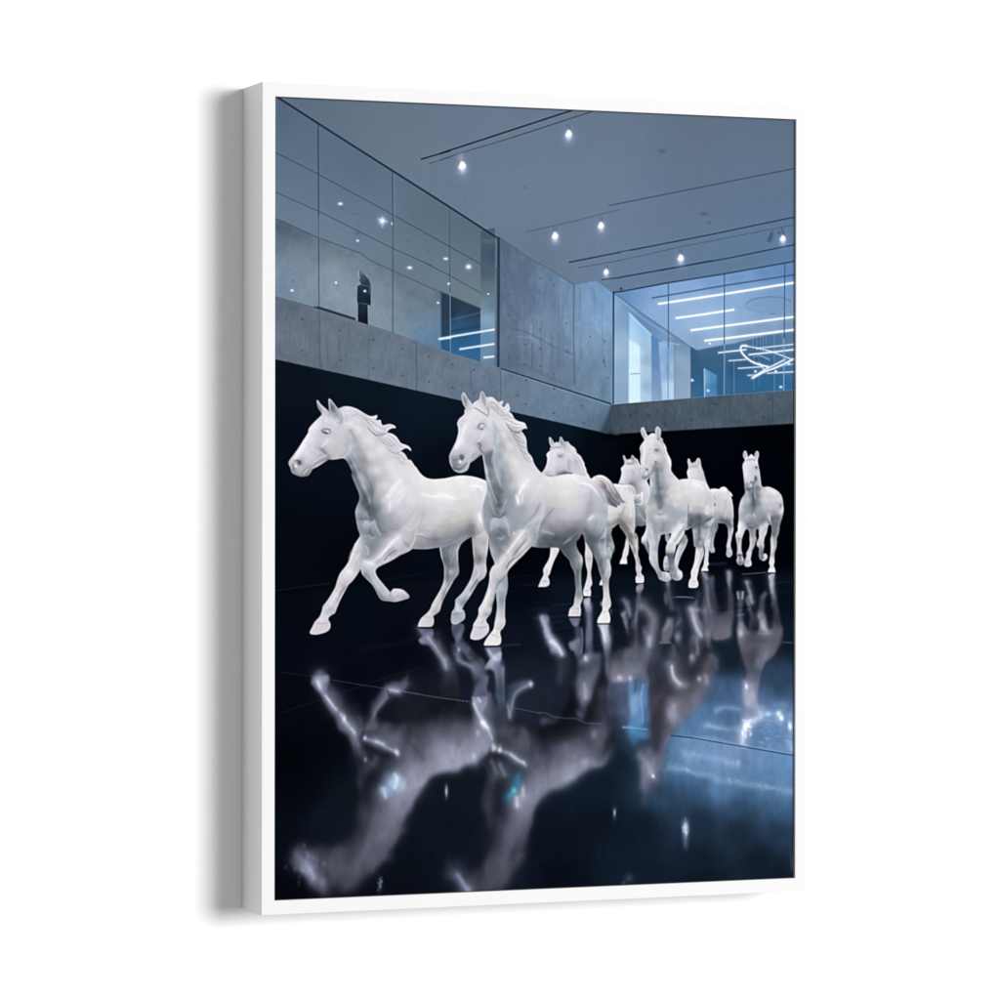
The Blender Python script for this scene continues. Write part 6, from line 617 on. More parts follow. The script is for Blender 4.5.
# middle horse: reflections of the front legs
soft("h: 245,598 335,592 338,640 325,690 300,680 270,640", "h: 260,610,#8a8ca6 320,605,#8487a0 300,650,#b0b4c8 310,690,#6c7388", .95, .8); stroke("h: 270,615 300,655 320,665", 1.8, '#dfe2ee', .75, .9)
soft("h: 310,660 355,670 362,760 350,850 360,930 o: 750,250 740,420 690,560 660,480 690,300", "h: 330,700,#484e60 350,740,#565c70 330,800,#353c4c 330,880,#2f3a48 340,930,#324254 o: 710,280,#3b4d5f 700,400,#2e3644 690,480,#262c38", .9, 1.6); stroke("o: 740,60 742,200 735,290", 1.6, '#7d86a0', .5, 1); stroke("o: 690,60 688,200 685,270", 1.6, '#6d7690', .45, 1.1); stroke("o: 705,260 705,300", 4, '#47637c', .5, 1.6)
soft("h: 170,868 262,872 258,910 240,960 250,1000 215,980", "h: 190,885,#9499ae 240,885,#7a7f96 230,940,#a9adbd", .95, 1.); stroke("h: 185,905 215,960 235,1000", 2.2, '#e8ecf4', .8, 1.1); stroke("o: 510,262 620,262", 1., '#6a7186', .6, .6); stroke("o: 556,265 575,290", 1.5, '#c8cedb', .7, .7)
soft("o: 540,330 620,330 640,420 680,520 650,580 600,560 560,440", '#565b6a', .8, 2.6); stroke("o: 545,335 570,400 610,480 650,560", 2.4, '#b5bac6', .85, 1.2); glow(483.5, 724, 2.2, '#f3efe0', .95, 3); stroke("o: 590,450 615,490", 2.6, '#e9ecf2', .85, 1.1); stroke("o: 555,500 570,550", 3, '#8c8e9e', .6, 2); glow(479, 733.5, 2.2, '#a9adba', .5, 3)
soft("o: 645,590 720,560 900,620 930,700 890,780 800,720 700,650", "o: 750,620,#464b58 850,640,#343a46 880,700,#3a4250", .8, 2.4); stroke("o: 655,600 700,630 780,670 860,725 895,760", 3.6, '#8d93a2', .95, 1.5); glow(493, 747.5, 2.2, '#d9d9dc', .95, 2.6); glow(499.3, 748.3, 1.9, '#dcdde2', .95, 2.6); stroke("o: 790,675 870,735", 1.8, '#c9d0dd', .8, 1); glow(524, 763.5, 1.8, '#aeb6c2', .7, 2)
# middle horse: small raised hoof streak and body
soft("o: 770,190 830,160 930,140 940,190 880,220 830,270 790,400 765,320", "o: 800,230,#2f3644 850,200,#4a5162 900,170,#6a7285 830,260,#5d6474 790,350,#676d7d", .9, 2.2); glow(530.5, 684, 2, '#cdd2da', .85, 3); stroke("o: 930,170 870,210 830,250 805,310 785,400", 2, '#969cae', .7, 1.2); stroke("o: 772,330 785,410", 1.6, '#9ba0b0', .7, .9)
stroke("k: 250,220 300,330 270,400 265,520", 2.4, '#353b47', .5, 2.5); stroke("k: 460,400 420,500 380,650 340,780", 7, '#565868', .45, 5)
stroke("k: 290,210 310,260", 3, '#74798a', .6, 1.6); stroke("k: 335,225 355,275", 3.4, '#8a8fa0', .6, 1.6)
stroke("k: 425,300 405,380 385,400", 5.5, '#2c7fa3', .85, 2.2); glow(513, 791.5, 2.4, '#53b9c9', .8, 3.4); stroke("k: 457,355 458,390", 2.6, '#d9dadf', .85, 1.3); stroke("k: 420,405 425,450", 3.2, '#dfdde2', .85, 1.3); glow(521, 795, 4, '#8f8a98', .55, 8)
stroke("k: 80,820 110,870 160,920", 5, '#5c6275', .9, 3.); glow(456, 868, 9, '#262b38', .8, 11); stroke("k: 95,840 130,880 160,915", 2.6, '#9a9cb4', .85, 1.6); glow(468, 889, 3, '#7a7c95', .7, 3)
glow(595, 736, 3.5, '#767682', .7, 4.5); glow(586, 762.5, 4.5, '#8b8c9c', .8, 4); stroke("k: 600,320 700,220 800,160 900,90", 7, '#66626e', .35, 5); stroke("k: 930,0 938,100", 1.2, '#222834', .7, 1); stroke("k: 950,20 1000,-60", 3, '#39485a', .6, 2.5)
for x, y, r_, ry, a_, c_ in ((447.4, 791.8, .8, 2.6, .95, '#ffffff'), (447.4, 792, 2.2, 5, .5, '#8b94a0'), (615, 812.8, 1, 2.8, .8, '#c6ccd6'), (615, 814, 2.4, 6, .45, '#5d6a7a'), (379.8, 885, 1.6, 5, .6, '#7f99a6'), (380, 886, 3, 8, .4, '#2d3c48'), (448, 870, 4, 12, .25, '#2a3542')): glow(x, y, r_, c_, a_, ry)
for q_ in range(16): glow(380+rr.gauss(0, 1.4), 884+rr.gauss(0, 4), .6, '#8fa8b6', .4)

# middle: horses three and two hind legs, seen p tile
soft("p: 0,110 60,110 70,220 110,310 170,350 175,400 150,410 90,350 40,240", "p: 20,130,#6d738a 60,260,#787d93 120,350,#6b6f82", .9, 1.6); stroke("p: 15,125 35,190 65,260 110,330 150,385", 3.8, '#a6aabf', .9, 1.3); stroke("p: 80,300 130,340 155,390", 2.4, '#dfe3ef', .85, 1.1); soft("p: 130,400 220,400 210,520 155,590 130,540", '#2d303c', .85, 3); stroke("p: 145,450 150,580", 3, '#3c3f4c', .8, 2)
soft("p: 203,125 290,122 275,180 255,200 230,180", "p: 220,140,#8387a0 280,140,#8f92a6 250,190,#a9adbc", .95, .7); soft("p: 248,185 300,200 305,390 270,420 255,380", "p: 265,260,#4d596c 290,260,#5a6578 280,360,#3f4757", .9, 1.3); stroke("p: 298,210 303,300 295,380", 1.2, '#6e7a90', .7, .9)
soft("p: 325,0 375,20 378,200 380,390 345,430 330,300 325,150", "p: 350,20,#a2a7ba 350,100,#616a80 350,250,#5b6075 365,350,#5a5d70", .93, 1.2); glow(587.5, 602.5, 2.2, '#b8bdd0', .8, 3)
soft("p: 270,430 340,390 440,380 430,500 390,620 345,760 310,790 260,700 255,600", "p: 300,500,#3f4150 330,410,#9fa0b0 380,460,#50515d 350,500,#565664 400,520,#73727e 300,560,#747380 360,560,#7b7886 280,640,#7a7886 320,640,#a6a3b2 370,620,#716f7c 320,700,#a29fb0 300,760,#6d6b79 275,700,#5e5d6a 340,750,#5c5c69", .95, 2.2); glow(586, 658, 2.5, '#c0c0d0', .7, 3); stroke("p: 322,600 322,700", 3, '#c4c3d2', .55, 2)
soft("p: 412,178 500,176 495,230 475,270 440,230", "p: 430,190,#a3a6ac 490,190,#a9abb0 460,230,#c2c5ce", .95, .7); soft("p: 440,230 490,230 512,290 500,400 490,580 470,600 465,420 450,300", "p: 470,260,#b3b6c4 490,300,#7f8296 480,400,#585c6c 480,540,#4d5262", .93, 1.4); stroke("p: 450,210 470,290", 2.4, '#d8dbe2', .7, 1.2)
soft("p: 360,740 440,440 460,560 485,620 480,800 490,900 440,900 370,900", "p: 440,560,#1f2430 400,720,#242833 450,760,#4c4b57 460,700,#53525e 440,850,#34333f 380,850,#20222d", .7, 3)
soft("p: 350,930 480,900 500,950 480,1000 360,1000", '#5d5b67', .5, 4)
# blue column of light and the bay beside it
soft("p: 500,400 560,360 620,340 700,380 680,560 600,600 490,600", "p: 540,400,#45444f 620,420,#5b5965 540,500,#6a6672 620,520,#7b7888 560,570,#8b8796 640,460,#5e6070 500,580,#7c7986", .95, 2.2); glow(619.5, 678, 3, '#aaa6b4', .8, 3.5); glow(630.5, 679, 2, '#cfd4e2', .7, 3)
poly("p: 485,605 640,590 650,1000 540,1000 500,900 475,800", "p: 500,640,#373d4d 500,750,#2d3340 600,650,#3d4a61 560,750,#3a4257 600,800,#40506e 600,880,#333a51 540,880,#272a38 560,950,#1d2531", .93, 1.2, eps=5)
soft("p: 590,400 650,350 690,300 800,380 760,560 700,590 650,570", "p: 660,430,#5d5f70 700,500,#7c88a6 740,480,#5c6678 680,560,#7488a8", .75, 2)
poly("p: 635,590 760,575 775,700 790,900 800,1000 640,1000", "p: 660,620,#6d9cc8 650,700,#6696c6 700,700,#76a6d3 670,780,#73a7d6 700,860,#5f97c8 650,900,#4f83b0 740,620,#3f6ea6 745,700,#4f86bd 760,800,#42699b 760,900,#34557f 700,950,#4c84b5 660,980,#2f5478", .66, 1.8, p=1.8, eps=3)
stroke("p: 682,595 685,640", 2.2, '#1d3c5e', .8, .9); stroke("p: 730,600 735,880", 1.2, '#9cc6ea', .35, 1.)
stroke("p: 600,905 660,915 760,930", 1.2, '#a8d4f0', .7, .6); stroke("p: 620,920 760,940", .9, '#16324c', .7, .5); stroke("p: 0,808 200,842 340,872 440,888", .9, '#5c6574', .65, .4)
poly("i: 40,1000 160,1000 150,1040 110,1080 60,1120", '#4c8cba', .0, 2)
soft("l: 50,-10 155,-10 120,70 80,120 50,80", "l: 80,20,#4d8db8 120,20,#3d6f9c 80,70,#3c6e96", .85, 3); soft("l: 0,20 60,10 70,140 0,160", '#27435c', .5, 4)
# horse five: mirrored
soft("p: 610,0 640,0 650,70 645,140 625,90", '#8d90a4', .85, 1.4); stroke("p: 600,0 630,60 645,110", 3.4, '#8c90a6', .8, 1.6); stroke("p: 712,0 692,120 688,260 680,420", 3.6, '#4d5160', .85, 1.8); stroke("p: 700,20 688,160", 1.2, '#8b90a0', .5, .9)
stroke("p: 735,25 760,60 800,110 820,180 790,260 780,330 740,420 700,520", 7.5, '#5b5d6c', .8, 3); stroke("p: 745,50 790,100", 4.5, '#7f8294', .8, 2); stroke("p: 815,130 800,220 780,320", 5, '#8d8b9a', .6, 2.5); stroke("p: 780,280 785,330", 3, '#c3c4d4', .6, 2); glow(641, 607, 2.4, '#8a8d9c', .5, 4)
soft("i: 225,570 240,500 260,430 300,430 300,500 280,578", "i: 260,460,#8f8e9c 270,500,#77757f 250,560,#8b8792 240,540,#75727e", .95, 1.4); stroke("i: 220,575 285,572", 1.2, '#a5a2ac', .7, .7); stroke("i: 265,235 275,300 290,380", 3.4, '#62687c', .85, 1.6); glow(668, 583, 2, '#8f96a8', .6, 4)
soft("i: 180,580 380,560 530,650 525,760 480,880 400,960 330,1040 l: 250,60 190,160 160,120 170,-40 i: 160,850 170,700",
     "i: 200,620,#2f3645 200,720,#252833 260,620,#1d202b 300,640,#2c303d 380,640,#272c38 430,600,#1e242f 360,720,#3a3a45 440,720,#34353f 480,700,#4a4b57 510,740,#50525f 490,800,#575866 440,820,#454450 380,820,#3b3a46 300,820,#33333e 250,800,#2c2c37 200,820,#312f3a 220,900,#3b3843 300,900,#5a5561 400,880,#565361 450,900,#4b4b5b 360,960,#555363 300,980,#7b7888 250,980,#3a3641 200,980,#3a3742 l: 260,40,#4a4754 210,60,#2d2d38 210,120,#35353f 250,0,#46434f", .96, 2.4, p=1.8, eps=4)
stroke("i: 270,690 290,740 330,800 350,805", 7, '#77768a', .75, 2.6); stroke("i: 290,710 300,760 330,795", 3, '#d6d5e2', .85, 1.4); glow(700, 680, 2.2, '#a9a9ba', .6, 3); stroke("i: 480,760 485,800", 3, '#9d9eb0', .7, 1.8); stroke("i: 300,920 300,990", 3.6, '#b3b3c6', .75, 2); stroke("i: 300,960 l: 300,20", 3, '#706c7b', .55, 3)
stroke("i: 400,385 410,440 430,500 440,530", 7.5, '#65677a', .85, 2.2); stroke("i: 405,390 410,430 425,480 445,530", 3.2, '#c6c9d8', .85, 1.3); stroke("i: 395,385 435,388", 3.5, '#a3a6b8', .8, 1.2); stroke("i: 410,540 430,600 410,680", 3, '#55596a', .8, 1.6); glow(691, 659, 3, '#878898', .8, 4.4); stroke("i: 425,550 430,640", 2, '#7c8292', .6, 1.2)
stroke("i: 320,380 340,470 330,560", 4.5, '#3a3f50', .85, 2.4); glow(679, 636.5, 2.8, '#6a7288', .8, 5); stroke("i: 300,590 300,640", 2, '#4f5870', .7, 1.5)
stroke("i: 440,300 430,340", 5, '#3d4354', .85, 2.2); stroke("i: 350,600 360,680", 3, '#2b2f3b', .7, 2)
soft("i: 455,178 490,178 495,260 500,320 520,400 515,470 490,610 470,540 450,400 470,300", "i: 475,200,#8b90a8 480,260,#6f7488 490,320,#6a6e82 495,400,#5b5d70 480,450,#565765 490,560,#7d7c8a 485,600,#6b6b78", .95, 1.3); stroke("i: 460,180 485,215", 2, '#b8bccb', .75, 1); stroke("i: 487,250 490,330 505,400", 1.5, '#9a9eb0', .6, 1)
# horse six: mirrored
soft("i: 500,205 525,205 525,300 545,380 530,420 600,400 600,330 625,300 632,400 620,540 520,550 500,480 500,400 510,300", "i: 512,220,#4e5566 512,280,#5a6074 530,340,#3a3f4e 560,400,#2d3140 520,420,#4a4c5b 560,440,#484853 600,430,#55535f 560,490,#6b6773 600,500,#6b6874 540,520,#6c6976 590,535,#77737e 615,440,#5f5e6b 610,340,#3f4352 520,500,#625f6c", .95, 1.6)
soft("i: 590,170 620,172 622,220 615,280 605,260 595,210", "i: 605,185,#7c8090 607,250,#9a9dae", .93, 1.2); stroke("i: 605,180 608,215", 2.2, '#a9adba', .7, 1.2); stroke("i: 525,545 600,540", 1.4, '#8b8794', .7, .8); stroke("i: 500,565 600,560", 2.5, '#1c2939', .7, 2.2); stroke("i: 505,640 530,660 535,700", 3.5, '#565a6a', .7, 2)
stroke("i: 605,280 618,340 622,420", 4, '#45495a', .75, 2)
# horse seven: mirrored
soft("i: 655,285 690,285 685,330 680,400 690,460 720,510 740,330 725,290 735,250 700,235 690,225 728,228 735,300 745,345 725,420 740,500 770,500 800,420 770,410 780,310 810,300 805,350 800,400 825,500 850,500 860,380 835,260 828,190 862,190 860,260 885,400 905,500 895,560 860,640 810,680 780,740 770,830 775,940 720,940 690,900 700,760 690,680 665,600 655,500 660,400",
     "i: 670,310,#7a8298 668,360,#5b6376 668,430,#595f70 675,475,#a3a3b0 690,500,#85858f 700,240,#8d93a6 715,270,#9398a9 733,340,#c4c8d4 725,380,#3f424f 730,430,#30323d 740,490,#3c3b46 780,340,#4b5160 800,315,#6b7082 785,390,#454857 780,420,#8b8c98 800,470,#a9aab6 820,495,#7a7b87 845,200,#b3b8ca 845,240,#a7acbe 850,290,#71788c 865,360,#4b5060 880,440,#3e414e 895,510,#62636f 700,560,#5a5964 680,560,#6a6975 740,560,#565560 740,620,#57555f 800,550,#625f6c 860,560,#5c5b68 860,600,#63616f 800,600,#6d6b79 800,650,#77778a 770,680,#80829a 720,660,#52515c 720,720,#585e6e 760,740,#5f677c 730,780,#5d6880 750,800,#6c768c 730,840,#7b7f95 740,880,#8f8fa2 720,900,#84879e 760,920,#8287a4", .96, 1.3, p=1.9, eps=2.5)
stroke("i: 705,235 722,290 733,345", 2.6, '#c9cddd', .8, 1.1); stroke("i: 775,425 790,460 815,500", 3.6, '#c9c9d2', .6, 1.6); stroke("i: 655,290 660,325", 1.3, '#c9cddd', .7, .9); stroke("i: 685,290 682,325", 1.3, '#c9cddd', .7, .9); glow(741, 633, 2.4, '#c4c4cf', .5, 3.5); stroke("i: 835,200 848,290", 2.4, '#cfd3de', .7, 1.2)
stroke("i: 655,420 690,415", 1.2, '#a5a8b5', .4, .8); stroke("i: 770,515 830,520", 1., '#8c8b97', .5, .8); stroke("i: 740,550 860,565", 1., '#3c3f4d', .5, .8)
soft("i: 690,800 745,800 760,860 770,940 740,1000 l: 730,40 700,80 680,40 i: 690,960", "i: 710,820,#a3a5ba 730,850,#9295aa 730,900,#9a99ac 720,950,#8f94b6 750,950,#8b93b5 750,980,#b4bcd6 700,980,#93a3c8", .8, 2.2)
glow(747.6, 688.5, 1.5, '#f2f2f8', .9, 2.4); stroke("r: 600,40 620,130 640,200", 4, '#9a9db5', .5, 2.5)
# lamps and ceiling strips mirrored in the floor, right
poly("r: 80,400 300,430 965,545 965,680 880,760 60,640", "r: 150,450,#4a739a 300,480,#5f80aa 500,520,#6583ad 700,560,#5c7ba4 900,600,#4a739b 200,520,#6484ae 400,600,#5f80aa 600,640,#4c74a0 900,700,#4b719a 100,560,#3c668a 700,700,#44709a", .6, 3, eps=8)
for s_, w_, a_, c_ in (("r: 410,215 460,200 560,215", 3, .6, '#5f8bb8'), ("r: 410,220 440,205 570,212", 1.4, .5, '#8fb4d8'), ("r: 330,325 430,340", 3., .8, '#9fbfe0'), ("r: 335,335 560,350", 3, .4, '#6b93bd'), ("r: 470,345 560,350", 2.4, .5, '#86aacf'), ("r: 180,410 300,425 560,470", 1.6, .5, '#8fabd0'),
                       ("r: 180,520 230,530", 6, .5, '#9fb6d8'), ("r: 260,545 380,560 460,580", 6, .45, '#8fa8cf'), ("r: 480,585 560,600", 5, .45, '#9ab6da'), ("r: 555,580 555,620", 2, .5, '#bcd4ec'),
                       ("r: 70,620 200,655 330,695 450,720", 5, .6, '#86aad0'), ("r: 480,720 620,745 780,775 960,800", 6.5, .55, '#86a8cc'), ("r: 720,290 850,300", 3, .5, '#8aa8ce'), ("r: 740,240 800,245", 4, .6, '#94b4da'), ("r: 820,170 910,180", 3, .5, '#7095bd'), ("r: 940,250 935,400", 5, .45, '#8cabd2'), ("r: 910,440 950,500", 5, .5, '#9fbcdf')):
    stroke(s_, w_, c_, a_, 2.2)
glow(780.5, 716, 5.5, '#93a9bf', .6, 6); glow(779, 714, 2.6, '#e0e8e6', .7, 3); glow(782, 718, 2.2, '#f2f6ee', .8, 2.4); glow(768, 714, 3, '#a9c8ea', .7, 2.5); glow(790.5, 726, 2., '#dfeef6', .85, 4)
stroke("r: 720,210 700,270 640,310 600,370 590,410", 8.5, '#a5b3da', .6, 3); stroke("r: 710,240 720,260 660,290 625,320 600,370", 3.8, '#cfdcf2', .7, 2.2); stroke("r: 625,300 615,350 600,390 595,440", 2.6, '#e6eeff', .7, 1.6); stroke("r: 600,400 590,450 620,470", 3, '#a9bfe4', .6, 2)
rr = random.Random(31)
for q_ in range(220):
    t_ = rr.random(); x_ = 70+t_*890
    y_ = 622+(x_-70)*.2045+rr.gauss(0, 13)+(8 if x_ > 470 else 0)
    if 448 < x_ < 474 or (x_ > 850 and x_ < 885): continue
    b_ = 1-.55*abs(math.sin(x_*.011+.9)); stroke([[660+x_/7.14, 680+y_/7.14], [660+(x_+rr.uniform(5, 14))/7.14, 680+(y_+rr.uniform(-2, 4))/7.14]], rr.uniform(.5, .9), '#e4f0fb', rr.uniform(.05, .24)*b_, .7)
for q_ in range(30): glow(660+rr.gauss(625, 18)/7.14, 680+rr.gauss(335, 36)/7.14, 1., '#f2f6ff', .4, 1.2)
for q_ in range(60): x_ = rr.uniform(700, 960); y_ = rr.uniform(290, 520); glow(660+x_/7.14, 680+y_/7.14, 2.2, '#9ab8dc', .16, .9)
stroke("r: 455,590 458,800", 1.4, '#47688c', .5, 1); stroke("r: 60,700 300,740 700,800 960,860", 14, '#345c80', .35, 8)
soft("r: 60,820 400,860 700,950 1000,1000 1000,1100 0,1100", '#1a2d42', .4, 9)
soft("l: 100,130 180,140 220,240 230,370 150,370 110,300", "l: 130,180,#5a5a70 160,230,#75758d 190,280,#8a8aa6 150,300,#4f5066 170,350,#36394c 200,350,#2d3245", .85, 3.5); stroke("l: 110,165 150,210 190,280", 5, '#9b9bb0', .55, 2.6); glow(655, 776.5, 1.6, '#e6e4f2', .8, 2.2); stroke("l: 190,20 210,140", 5, '#2c2c3a', .7, 3); stroke("l: 240,40 235,140", 3.6, '#52526a', .6, 3)
glow(685.5, 829, 2., '#f0f2fc', .9, 5); glow(685.5, 830, 3.6, '#8b90ae', .65, 9); glow(685, 842, 3, '#565e78', .6, 7)
rr = random.Random(77)
for q_ in range(22): glow(685.2+rr.gauss(0, 1.4), 829+rr.gauss(0, 5), .6, '#d5d9ea', .4, .8)
glow(794, 862, 3, '#41566f', .7, 9); glow(630, 880, 5, '#2e3848', .8, 5); glow(624, 884, 2, '#55607a', .5, 1.6)
stroke = stroke_plain; glow = glow_plain
# the mirror image is smeared a little downwards and is uneven
y_ = int((594-Y0)*S); fl = IMG[y_:].copy()
sm = blur(fl, .6, 1.5); lum = sm.mean(2, keepdims=True); sm = sm*(1+.05*noise(NW, NH-y_, 30, 41, 3, .7, 1.4)[..., None])*(1+.22*np.clip((lum-.12)/.15, 0, 1))*np.array([.985, 1., 1.035], np.float32)
w_ = np.clip((np.arange(NH-y_)/(40*S)), 0, 1)[:, None, None].astype(np.float32)*.8
k_ = np.clip((X0+np.arange(NW)/S-600)/60, 0, 1)[None, :, None]*.14+.08; sm = sm.mean(2, keepdims=True)*k_+sm*(1-k_); IMG[y_:] = fl*(1-w_)+np.clip(sm, 0, 1)*w_
# the lacquered floor is never quite flat: it bends the mirror image a little
hh_ = NH-y_; q_ = np.clip(np.arange(hh_)/(70*S), .15, 1)[:, None]
dx = noise(NW, hh_, 20, 51, 1, 1., 1.5)*.9*q_*S; dy = noise(NW, hh_, 22, 52, 1)*1.*q_*S
gx = np.clip(np.arange(NW)[None]+dx, 0, NW-1.01); gy = np.clip(np.arange(hh_)[:, None]+dy, 0, hh_-1.01)
jx, jy = gx.astype(int), gy.astype(int); ux, uy = (gx-jx)[..., None], (gy-jy)[..., None]; src_ = IMG[y_:].copy()
wp = (src_[jy, jx]*(1-ux)+src_[jy, jx+1]*ux)*(1-uy)+(src_[jy+1, jx]*(1-ux)+src_[jy+1, jx+1]*ux)*uy
IMG[y_:] = np.clip(wp*(1+.035*noise(NW, hh_, 14, 54, 2, .8, 1.5)[..., None]*q_[..., None]), 0, 1)



# joints between the floor slabs
stroke("n: 0,88 215,118 350,140 600,183 780,208 1000,243", .8, '#5a6270', .2, .4); stroke("o: 30,228 250,265 510,300", .9, '#8a909c', .2, .4); stroke("o: 820,345 1000,382", .8, '#6a7382', .5, .4)
stroke("n: 0,380 280,288 430,238 600,180 780,118 1000,58", .8, '#424957', .2, .4)
for q_ in range(0, 40):
    x = 333+q_*3.4
    if x < 468: y = np.interp(x, [333, 364, 389, 404, 440, 470], [680.4, 685.6, 689.2, 692.2, 698.2, 702.2]); stroke([[x, y], [x+1.4, y+.25]], .9, '#b8bcc4', .26 if x > 400 else .14, .35)
stroke("r: 80,398 250,418 600,478 950,540 1000,549", 1.1, '#17304c', .85, .4); stroke("r: 240,410 600,472 960,532", 1.3, '#9bb8da', .3, .7)
IMG[:] = HORSES+(IMG-BASE)*(1-HA)[..., None]
# contact darkening right below the standing hooves
for P_, w_ in (("F: 180,882 325,882", 1.6), ("J: 245,920 405,917", 1.8), ("K: 288,776 402,776", 1.5), ("K: 574,843 700,842", 1.6), ("K: 440,573 506,573", 1.), ("Q: 328,800 422,798", 1.1), ("U: 620,976 724,976", 1.), ("R: 240,856 350,858", 1.4)):
    stroke(P_, w_*.7, '#020409', .6, .5)
# the print is lightly sharpened
IMG[:] = np.clip(IMG+.45*(IMG-blur(IMG, 2.2))+.25*(IMG-blur(IMG, 1.1)), 0, 1)
# printing grain
IMG *= 1+.012*noise(NW, NH, 4, 99, 2)[..., None]
IMG[:] = np.clip(IMG, 0, 1)
AMB, KLOC, KSX, KSY, KE = .34, (6.7, -13, 1.5), 5.6, 4.6, 2110

# ---------------------------------------------------------------------------
# BLENDER SCENE
# ---------------------------------------------------------------------------
import bpy, bmesh
from mathutils import Matrix, Vector
scene = bpy.context.scene
coll = scene.collection

# real sizes (metres): a framed canvas a metre tall
FW, FH, FD = .7265, 1.0, .0807       # outside width, height, depth
BX, BZ = .0163, .0170                # visible width of the moulding's face
REC = .004                           # the print sits this far behind the moulding's face

def tag(o, label=None, cat=None, kind=None, group=None):
    if label: o['label'] = label
    if cat: o['category'] = cat
    if kind: o['kind'] = kind
    if group: o['group'] = group
    return o

def link(name, verts, faces, mat, parent=None):
    me = bpy.data.meshes.new(name); me.from_pydata(verts, [], faces); me.update(); me.materials.append(mat)
    o = bpy.data.objects.new(name, me); coll.objects.link(o)
    if parent: o.parent = parent
    return o

def node_mat(name):
    m = bpy.data.materials.new(name); m.use_nodes = True
    nt = m.node_tree; b = nt.nodes['Principled BSDF']; return m, nt, b

# painted wood moulding
m_frame, nt, b = node_mat('white_painted_wood')
tc = nt.nodes.new('ShaderNodeTexCoord'); mp = nt.nodes.new('ShaderNodeMapping'); mp.inputs['Scale'].default_value = (60, 60, 4)
nz = nt.nodes.new('ShaderNodeTexNoise'); nz.inputs['Scale'].default_value = 3; nz.inputs['Detail'].default_value = 5
rp = nt.nodes.new('ShaderNodeValToRGB'); rp.color_ramp.elements[0].color = (.785, .785, .785, 1); rp.color_ramp.elements[1].color = (.81, .81, .81, 1)
bp = nt.nodes.new('ShaderNodeBump'); bp.inputs['Strength'].default_value = .05; bp.inputs['Distance'].default_value = .001
nt.links.new(tc.outputs['Object'], mp.inputs['Vector']); nt.links.new(mp.outputs[0], nz.inputs['Vector']); nt.links.new(nz.outputs[0], rp.inputs[0])
nt.links.new(rp.outputs[0], b.inputs['Base Color']); nt.links.new(nz.outputs[0], bp.inputs['Height']); nt.links.new(bp.outputs[0], b.inputs['Normal'])
b.inputs['Roughness'].default_value = .6; b.inputs['Specular IOR Level'].default_value = .12

m_wall, nt, b = node_mat('white_plaster')
nz = nt.nodes.new('ShaderNodeTexNoise'); nz.inputs['Scale'].default_value = 220; nz.inputs['Detail'].default_value = 4
bp = nt.nodes.new('ShaderNodeBump'); bp.inputs['Strength'].default_value = .04; bp.inputs['Distance'].default_value = .0006
nt.links.new(nz.outputs[0], bp.inputs['Height']); nt.links.new(bp.outputs[0], b.inputs['Normal'])
b.inputs['Base Color'].default_value = (.91, .91, .91, 1); b.inputs['Roughness'].default_value = .9; b.inputs['Specular IOR Level'].default_value = .1

m_back, nt, b = node_mat('raw_backing_board'); b.inputs['Base Color'].default_value = (.03, .03, .032, 1); b.inputs['Roughness'].default_value = .9

INK = .89
m_print, nt, b = node_mat('matte_ink_print')
at = nt.nodes.new('ShaderNodeVertexColor'); at.layer_name = 'ink'
nt.links.new(at.outputs['Color'], b.inputs['Base Color'])
b.inputs['Roughness'].default_value = .85; b.inputs['Specular IOR Level'].default_value = 0.0

# wall
W = 6.0
wall = link('wall', [(-W, 0, -W), (W, 0, -W), (W, 0, W), (-W, 0, W)], [(0, 1, 2, 3)], m_wall)
tag(wall, 'plain bright white wall behind the framed picture', kind='structure')

# framed picture
root = bpy.data.objects.new('framed_picture', None); coll.objects.link(root); root.location = (0, 0, -FH/2); root.empty_display_size = .1
tag(root, 'tall white framed picture of white galloping horse statues hanging on the white wall', 'framed picture')
def pz(v): return (v[0], v[1], v[2]+FH/2)

# frame: four mitred rails, each a closed bevelled bar
def rail(side):
    hw, hh = FW/2, FH/2; iw, ih = hw-BX, hh-BZ; y0, y1 = -FD, -.0004
    if side == 'left':   o = [(-hw, -hh), (-hw, hh)]; i = [(-iw, -ih), (-iw, ih)]
    elif side == 'right': o = [(hw, hh), (hw, -hh)]; i = [(iw, ih), (iw, -ih)]
    elif side == 'top':  o = [(-hw, hh), (hw, hh)]; i = [(-iw, ih), (iw, ih)]
    else:                o = [(hw, -hh), (-hw, -hh)]; i = [(iw, -ih), (-iw, -ih)]
    bm = bmesh.new(); vs = []
    for (x, z) in (o[0], o[1], i[1], i[0]):
        vs.append((bm.verts.new(pz((x, y0, z))), bm.verts.new(pz((x, y1, z)))))
    bm.faces.new([v[0] for v in vs]); bm.faces.new([v[1] for v in reversed(vs)])
    for k in range(4):
        a, c = vs[k], vs[(k+1) % 4]; bm.faces.new((a[0], a[1], c[1], c[0]))
    bmesh.ops.recalc_face_normals(bm, faces=bm.faces)
    ed = [e for e in bm.edges if abs(e.verts[0].co.y-y0) < 1e-6 and abs(e.verts[1].co.y-y0) < 1e-6 and e in {q for q in bm.edges}
          and ((e.verts[0] in (vs[0][0], vs[1][0]) and e.verts[1] in (vs[0][0], vs[1][0])) or (e.verts[0] in (vs[2][0], vs[3][0]) and e.verts[1] in (vs[2][0], vs[3][0])))]
    bmesh.ops.bevel(bm, geom=ed, offset=.0006, segments=2, affect='EDGES', profile=.6)
    me = bpy.data.meshes.new('frame_rail'); bm.to_mesh(me); bm.free(); me.materials.append(m_frame)
    return me
frame = bpy.data.objects.new('frame', None); coll.objects.link(frame); frame.parent = root
